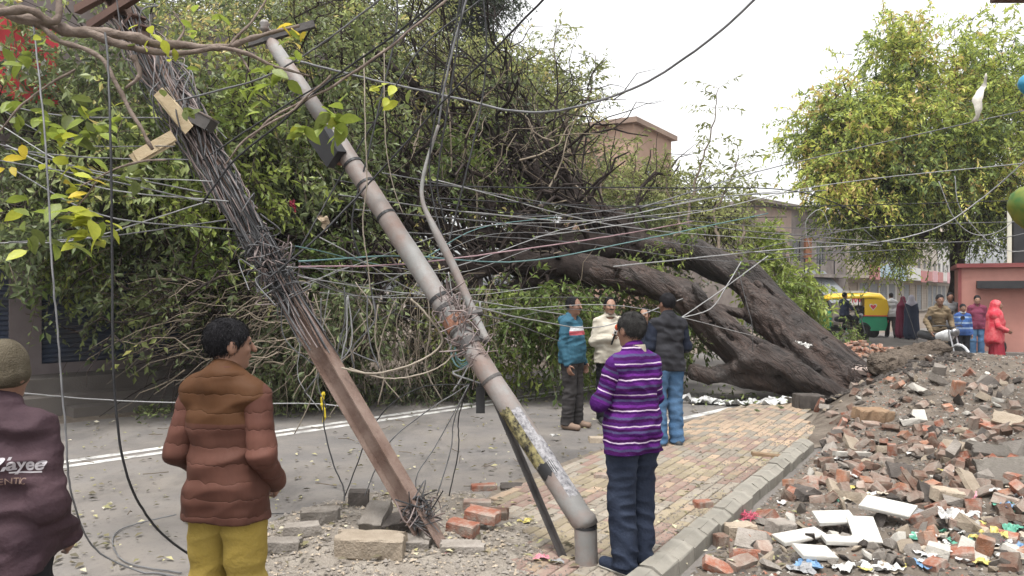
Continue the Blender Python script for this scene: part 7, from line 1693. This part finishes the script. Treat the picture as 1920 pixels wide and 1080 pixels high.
# local +x is the rear, -x the front; side facing the camera at -y
def wheel(root, x, y, r, w=.10):
    q = MB(); M_ = Matrix.Translation((x, y, r)) @ Matrix.Rotation(math.pi / 2, 4, 'X'); q.lathe([(r * .55, -w / 2), (r * .9, -w / 2), (r, -w * .25), (r, w * .25), (r * .9, w / 2), (r * .55, w / 2)], 18, M_); t = q.build('wheel', M_tyre, root, True); q = MB(); q.lathe([(0, -w * .4), (r * .54, -w * .42), (r * .54, w * .42), (0, w * .4)], 14, M_); q.build('rim', M_metal, t)
wheel(rk, .72, -.55, .22); wheel(rk, .72, .55, .22); wheel(rk, -1.12, 0, .22)
q = MB(); q.prism([(.25, -.64, .25), (1.15, -.64, .28), (1.22, -.64, .55), (1.18, -.64, .82), (.25, -.64, .82)], (0, 1.28, 0)); q.build('rear_body', M_rg, rk)
q = MB(); q.prism([(-.75, -.60, .22), (.249, -.60, .22), (.249, -.60, .36), (-.75, -.60, .36)], (0, 1.2, 0)); q.build('floor', M_rg, rk)
q = MB(); q.prism([(-1.28, -.34, .42), (-1.02, -.50, .25), (-.752, -.58, .25), (-.752, -.58, .98), (-1.1, -.46, .98), (-1.25, -.32, .8)], (0, .0, 0)); 
q = MB(); V = []; 
for z_, f_ in ((.28, .8), (.55, 1.0), (.85, 1.0), (1.0, .9)): V += [(-.75, -.58 * f_, z_), (-1.05, -.50 * f_, z_), (-1.27 * (.9 + .1 * f_), -.2 * f_, z_), (-1.27 * (.9 + .1 * f_), .2 * f_, z_), (-1.05, .50 * f_, z_), (-.75, .58 * f_, z_)]
q.add(V, [[(a * 6 + i, a * 6 + (i + 1) % 6, a * 6 + 6 + (i + 1) % 6, a * 6 + 6 + i) for a in range(3) for i in range(6)], [tuple(range(5, -1, -1)), tuple(range(18, 24))]]); q.build('front_cowl', M_rg, rk)
q = MB(); V = []
for x_, zt, w_ in ((-1.0, 1.58, .52), (-.8, 1.66, .58), (-.2, 1.70, .62), (.6, 1.72, .64), (1.0, 1.68, .63), (1.18, 1.5, .6)):
    for k in range(9):
        a = math.pi * k / 8; V.append((x_, -w_ * math.cos(a), zt - .22 + .22 * math.sin(a) ** .6))
q.add(V, [[(a * 9 + i, a * 9 + i + 1, a * 9 + 10 + i, a * 9 + 9 + i) for a in range(5) for i in range(8)], [tuple(range(45, 54))]]); o = q.build('canopy', M_ry, rk, True); s_ = o.modifiers.new('s', 'SOLIDIFY'); s_.thickness = .02
q = MB(); q.prism([(.42, -.645, .86), (1.20, -.645, .86), (1.27, -.645, 1.1), (1.2, -.645, 1.46), (.42, -.645, 1.50)], (0, 1.29, 0)); q.build('rear_hood', M_ry, rk)
q = MB(); q.box(.38, 1.24, -.655, .655, .822, .858); q.build('trim', M_signred, rk)
for y_ in (-.58, .58):
    q = MB(); q.tube(np.array([(-.76, y_, .98), (-.92, y_ * .93, 1.45)]), .025, 6); q.build('pillar', M_black, rk)
    q = MB(); q.tube(np.array([(.30, y_, .82), (.30, y_, 1.5)]), .022, 6); q.build('pillar', M_black, rk)
q = MB(); q.add([(-.82, -.52, 1.0), (-.82, .52, 1.0), (-.94, .5, 1.46), (-.94, -.5, 1.46)], [[(0, 1, 2, 3)]]); q.build('windscreen', M_glass, rk)
q = MB(); q.box(.15, .38, -.55, .55, .38, 1.2); q.box(-.1, .148, -.55, .55, .37, .58); q.build('seat', M_cloth, rk)
q = MB(); q.box(-.3, .5, -.4, .4, 1.725, 1.80, .01); q.build('roof_rack', M_shw, rk)
hv = [(0, -.10), (.10, .02), (.11, .07), (.08, .10), (.04, .10), (0, .06), (-.04, .10), (-.08, .10), (-.11, .07), (-.10, .02)]
for m_, s_, y_ in ((M_white, 1.25, -.6465), (M_signred, .9, -.6495)):
    q = MB(); q.prism([(.72 + a * s_, y_, 1.17 + b * s_) for a, b in hv], (0, .0025, 0)); q.build('heart_emblem', m_, rk)
for y_ in (-.5, .5): q = MB(); q.lathe([(0, 0), (.06, .0), (.055, .03), (0, .035)], 10, Matrix.Translation((1.235, y_, .62)) @ Matrix.Rotation(math.pi / 2, 4, 'Y')); q.build('tail_lamp', M_red, rk)
q = MB(); q.lathe([(0, 0), (.08, .0), (.07, .05), (0, .06)], 12, Matrix.Translation((-1.27, 0, .78)) @ Matrix.Rotation(-math.pi / 2, 4, 'Y')); q.build('headlight', M_metal, rk)
def motorcycle(label, loc_, rz, mt):
    t = thing('motorcycle', label, 'motorcycle', loc_, rz)
    wheel(t, 0, 0, .0001) if False else None
    for yw in (.64, -.64):
        q = MB(); M_ = Matrix.Translation((0, yw, .30)) @ Matrix.Rotation(math.pi / 2, 4, 'Y'); q.lathe([(.22, -.045), (.27, -.045), (.30, -.02), (.30, .02), (.27, .045), (.22, .045)], 20, M_); w = q.build('wheel', M_tyre, t, True); q = MB(); q.lathe([(0, -.05), (.04, -.05), (.04, .05), (0, .05)], 10, M_)
        for k in range(6): a = k * 1.047; q.tube(np.array([(0, yw, .30), (0, yw + .23 * math.cos(a), .30 + .23 * math.sin(a))]), .008, 4)
        q.build('rim', M_metal, w)
    P, Q = surfnet(usdf([rc((0, .30, .82), (0, .05, .78), .13, .10)], .03), (-.3, -.3, .5), (.3, .6, 1.1), .025); obj('tank', mesh_np('tank', P, [Q], True), mt, t)
    P, Q = surfnet(usdf([rc((0, .0, .76), (0, -.55, .80), .09, .10)], .03), (-.3, -.8, .5), (.3, .3, 1.1), .025); obj('seat', mesh_np('seat', P, [Q], True), M_black, t)
    P, Q = surfnet(usdf([el((0, .12, .42), (.14, .2, .17)), rc((0, -.1, .55), (0, .2, .6), .08)], .05), (-.3, -.4, .1), (.3, .6, .9), .025); obj('engine', mesh_np('engine', P, [Q], True), M_dkst, t)
    q = MB(); [q.tube(np.array([(s_ * .07, .64, .30), (s_ * .07, .42, .95)]), .02, 6) for s_ in (-1, 1)]; q.build('fork', M_metal, t)
    q = MB(); q.tube(crom([(-.36, .28, 1.02), (-.2, .38, 1.04), (0, .42, 1.0), (.2, .38, 1.04), (.36, .28, 1.02)], 4), .014, 6); q.build('handlebar', M_black, t)
    q = MB(); q.lathe([(0, 0), (.085, .0), (.08, -.08), (.03, -.14), (0, -.14)], 14, Matrix.Translation((0, .56, .90)) @ Matrix.Rotation(-math.pi / 2, 4, 'X')); q.build('headlight', M_metal, t, True)
    q = MB(); q.tube(crom([(.14, .1, .3), (.15, -.3, .28), (.16, -.7, .36)], 5), .035, 8); q.build('exhaust', M_metal, t)
    q = MB(); an = np.linspace(.4, 2.6, 9); q.tube(np.stack([0 * an, .64 + .34 * np.cos(an), .30 + .34 * np.sin(an)], -1), .03, 6); q.build('front_mudguard', mt, t)
    for s_ in (-1, 1): q = MB(); q.lathe([(0, 0), (.05, .0), (.05, .02), (0, .02)], 10, Matrix.Translation((s_ * .40, .26, 1.2)) @ Matrix.Rotation(math.pi / 2, 4, 'X')); q.tube(np.array([(s_ * .3, .3, 1.03), (s_ * .39, .27, 1.17)]), .006, 4); q.build('mirror', M_black, t)
    return t
p = W(1757, HZ, 17.25); motorcycle('silver and white motorcycle under the policeman', (p[0], 17.2, 0), math.pi + .15, M_shw)
p = W(1586, HZ, 27.5); motorcycle('black motorcycle under the dark jacketed rider', (p[0] + .1, 27.45, 0), math.radians(-70), M_black)
p = W(1825, HZ, 21); motorcycle('dark motorcycle parked behind the boy', (p[0], 21.2, 0), .6, M_denimB)

# ------------------------------------------------------------------ damp winter air
hz = MB(); hz.box(-75, 95, -40, 130, -1.2, 26)
hm = bpy.data.materials.new('thin_haze'); hm.use_nodes = True; hm.node_tree.nodes.clear()
_v = hm.node_tree.nodes.new('ShaderNodeVolumePrincipled'); _v.inputs['Color'].default_value = (.93, .95, 1, 1); _v.inputs['Density'].default_value = .0006; _v.inputs['Anisotropy'].default_value = .2
_o = hm.node_tree.nodes.new('ShaderNodeOutputMaterial'); hm.node_tree.links.new(_v.outputs[0], _o.inputs['Volume'])
tag(hz.build('haze', hm), 'thin pale haze filling the street', None, None, 'stuff')
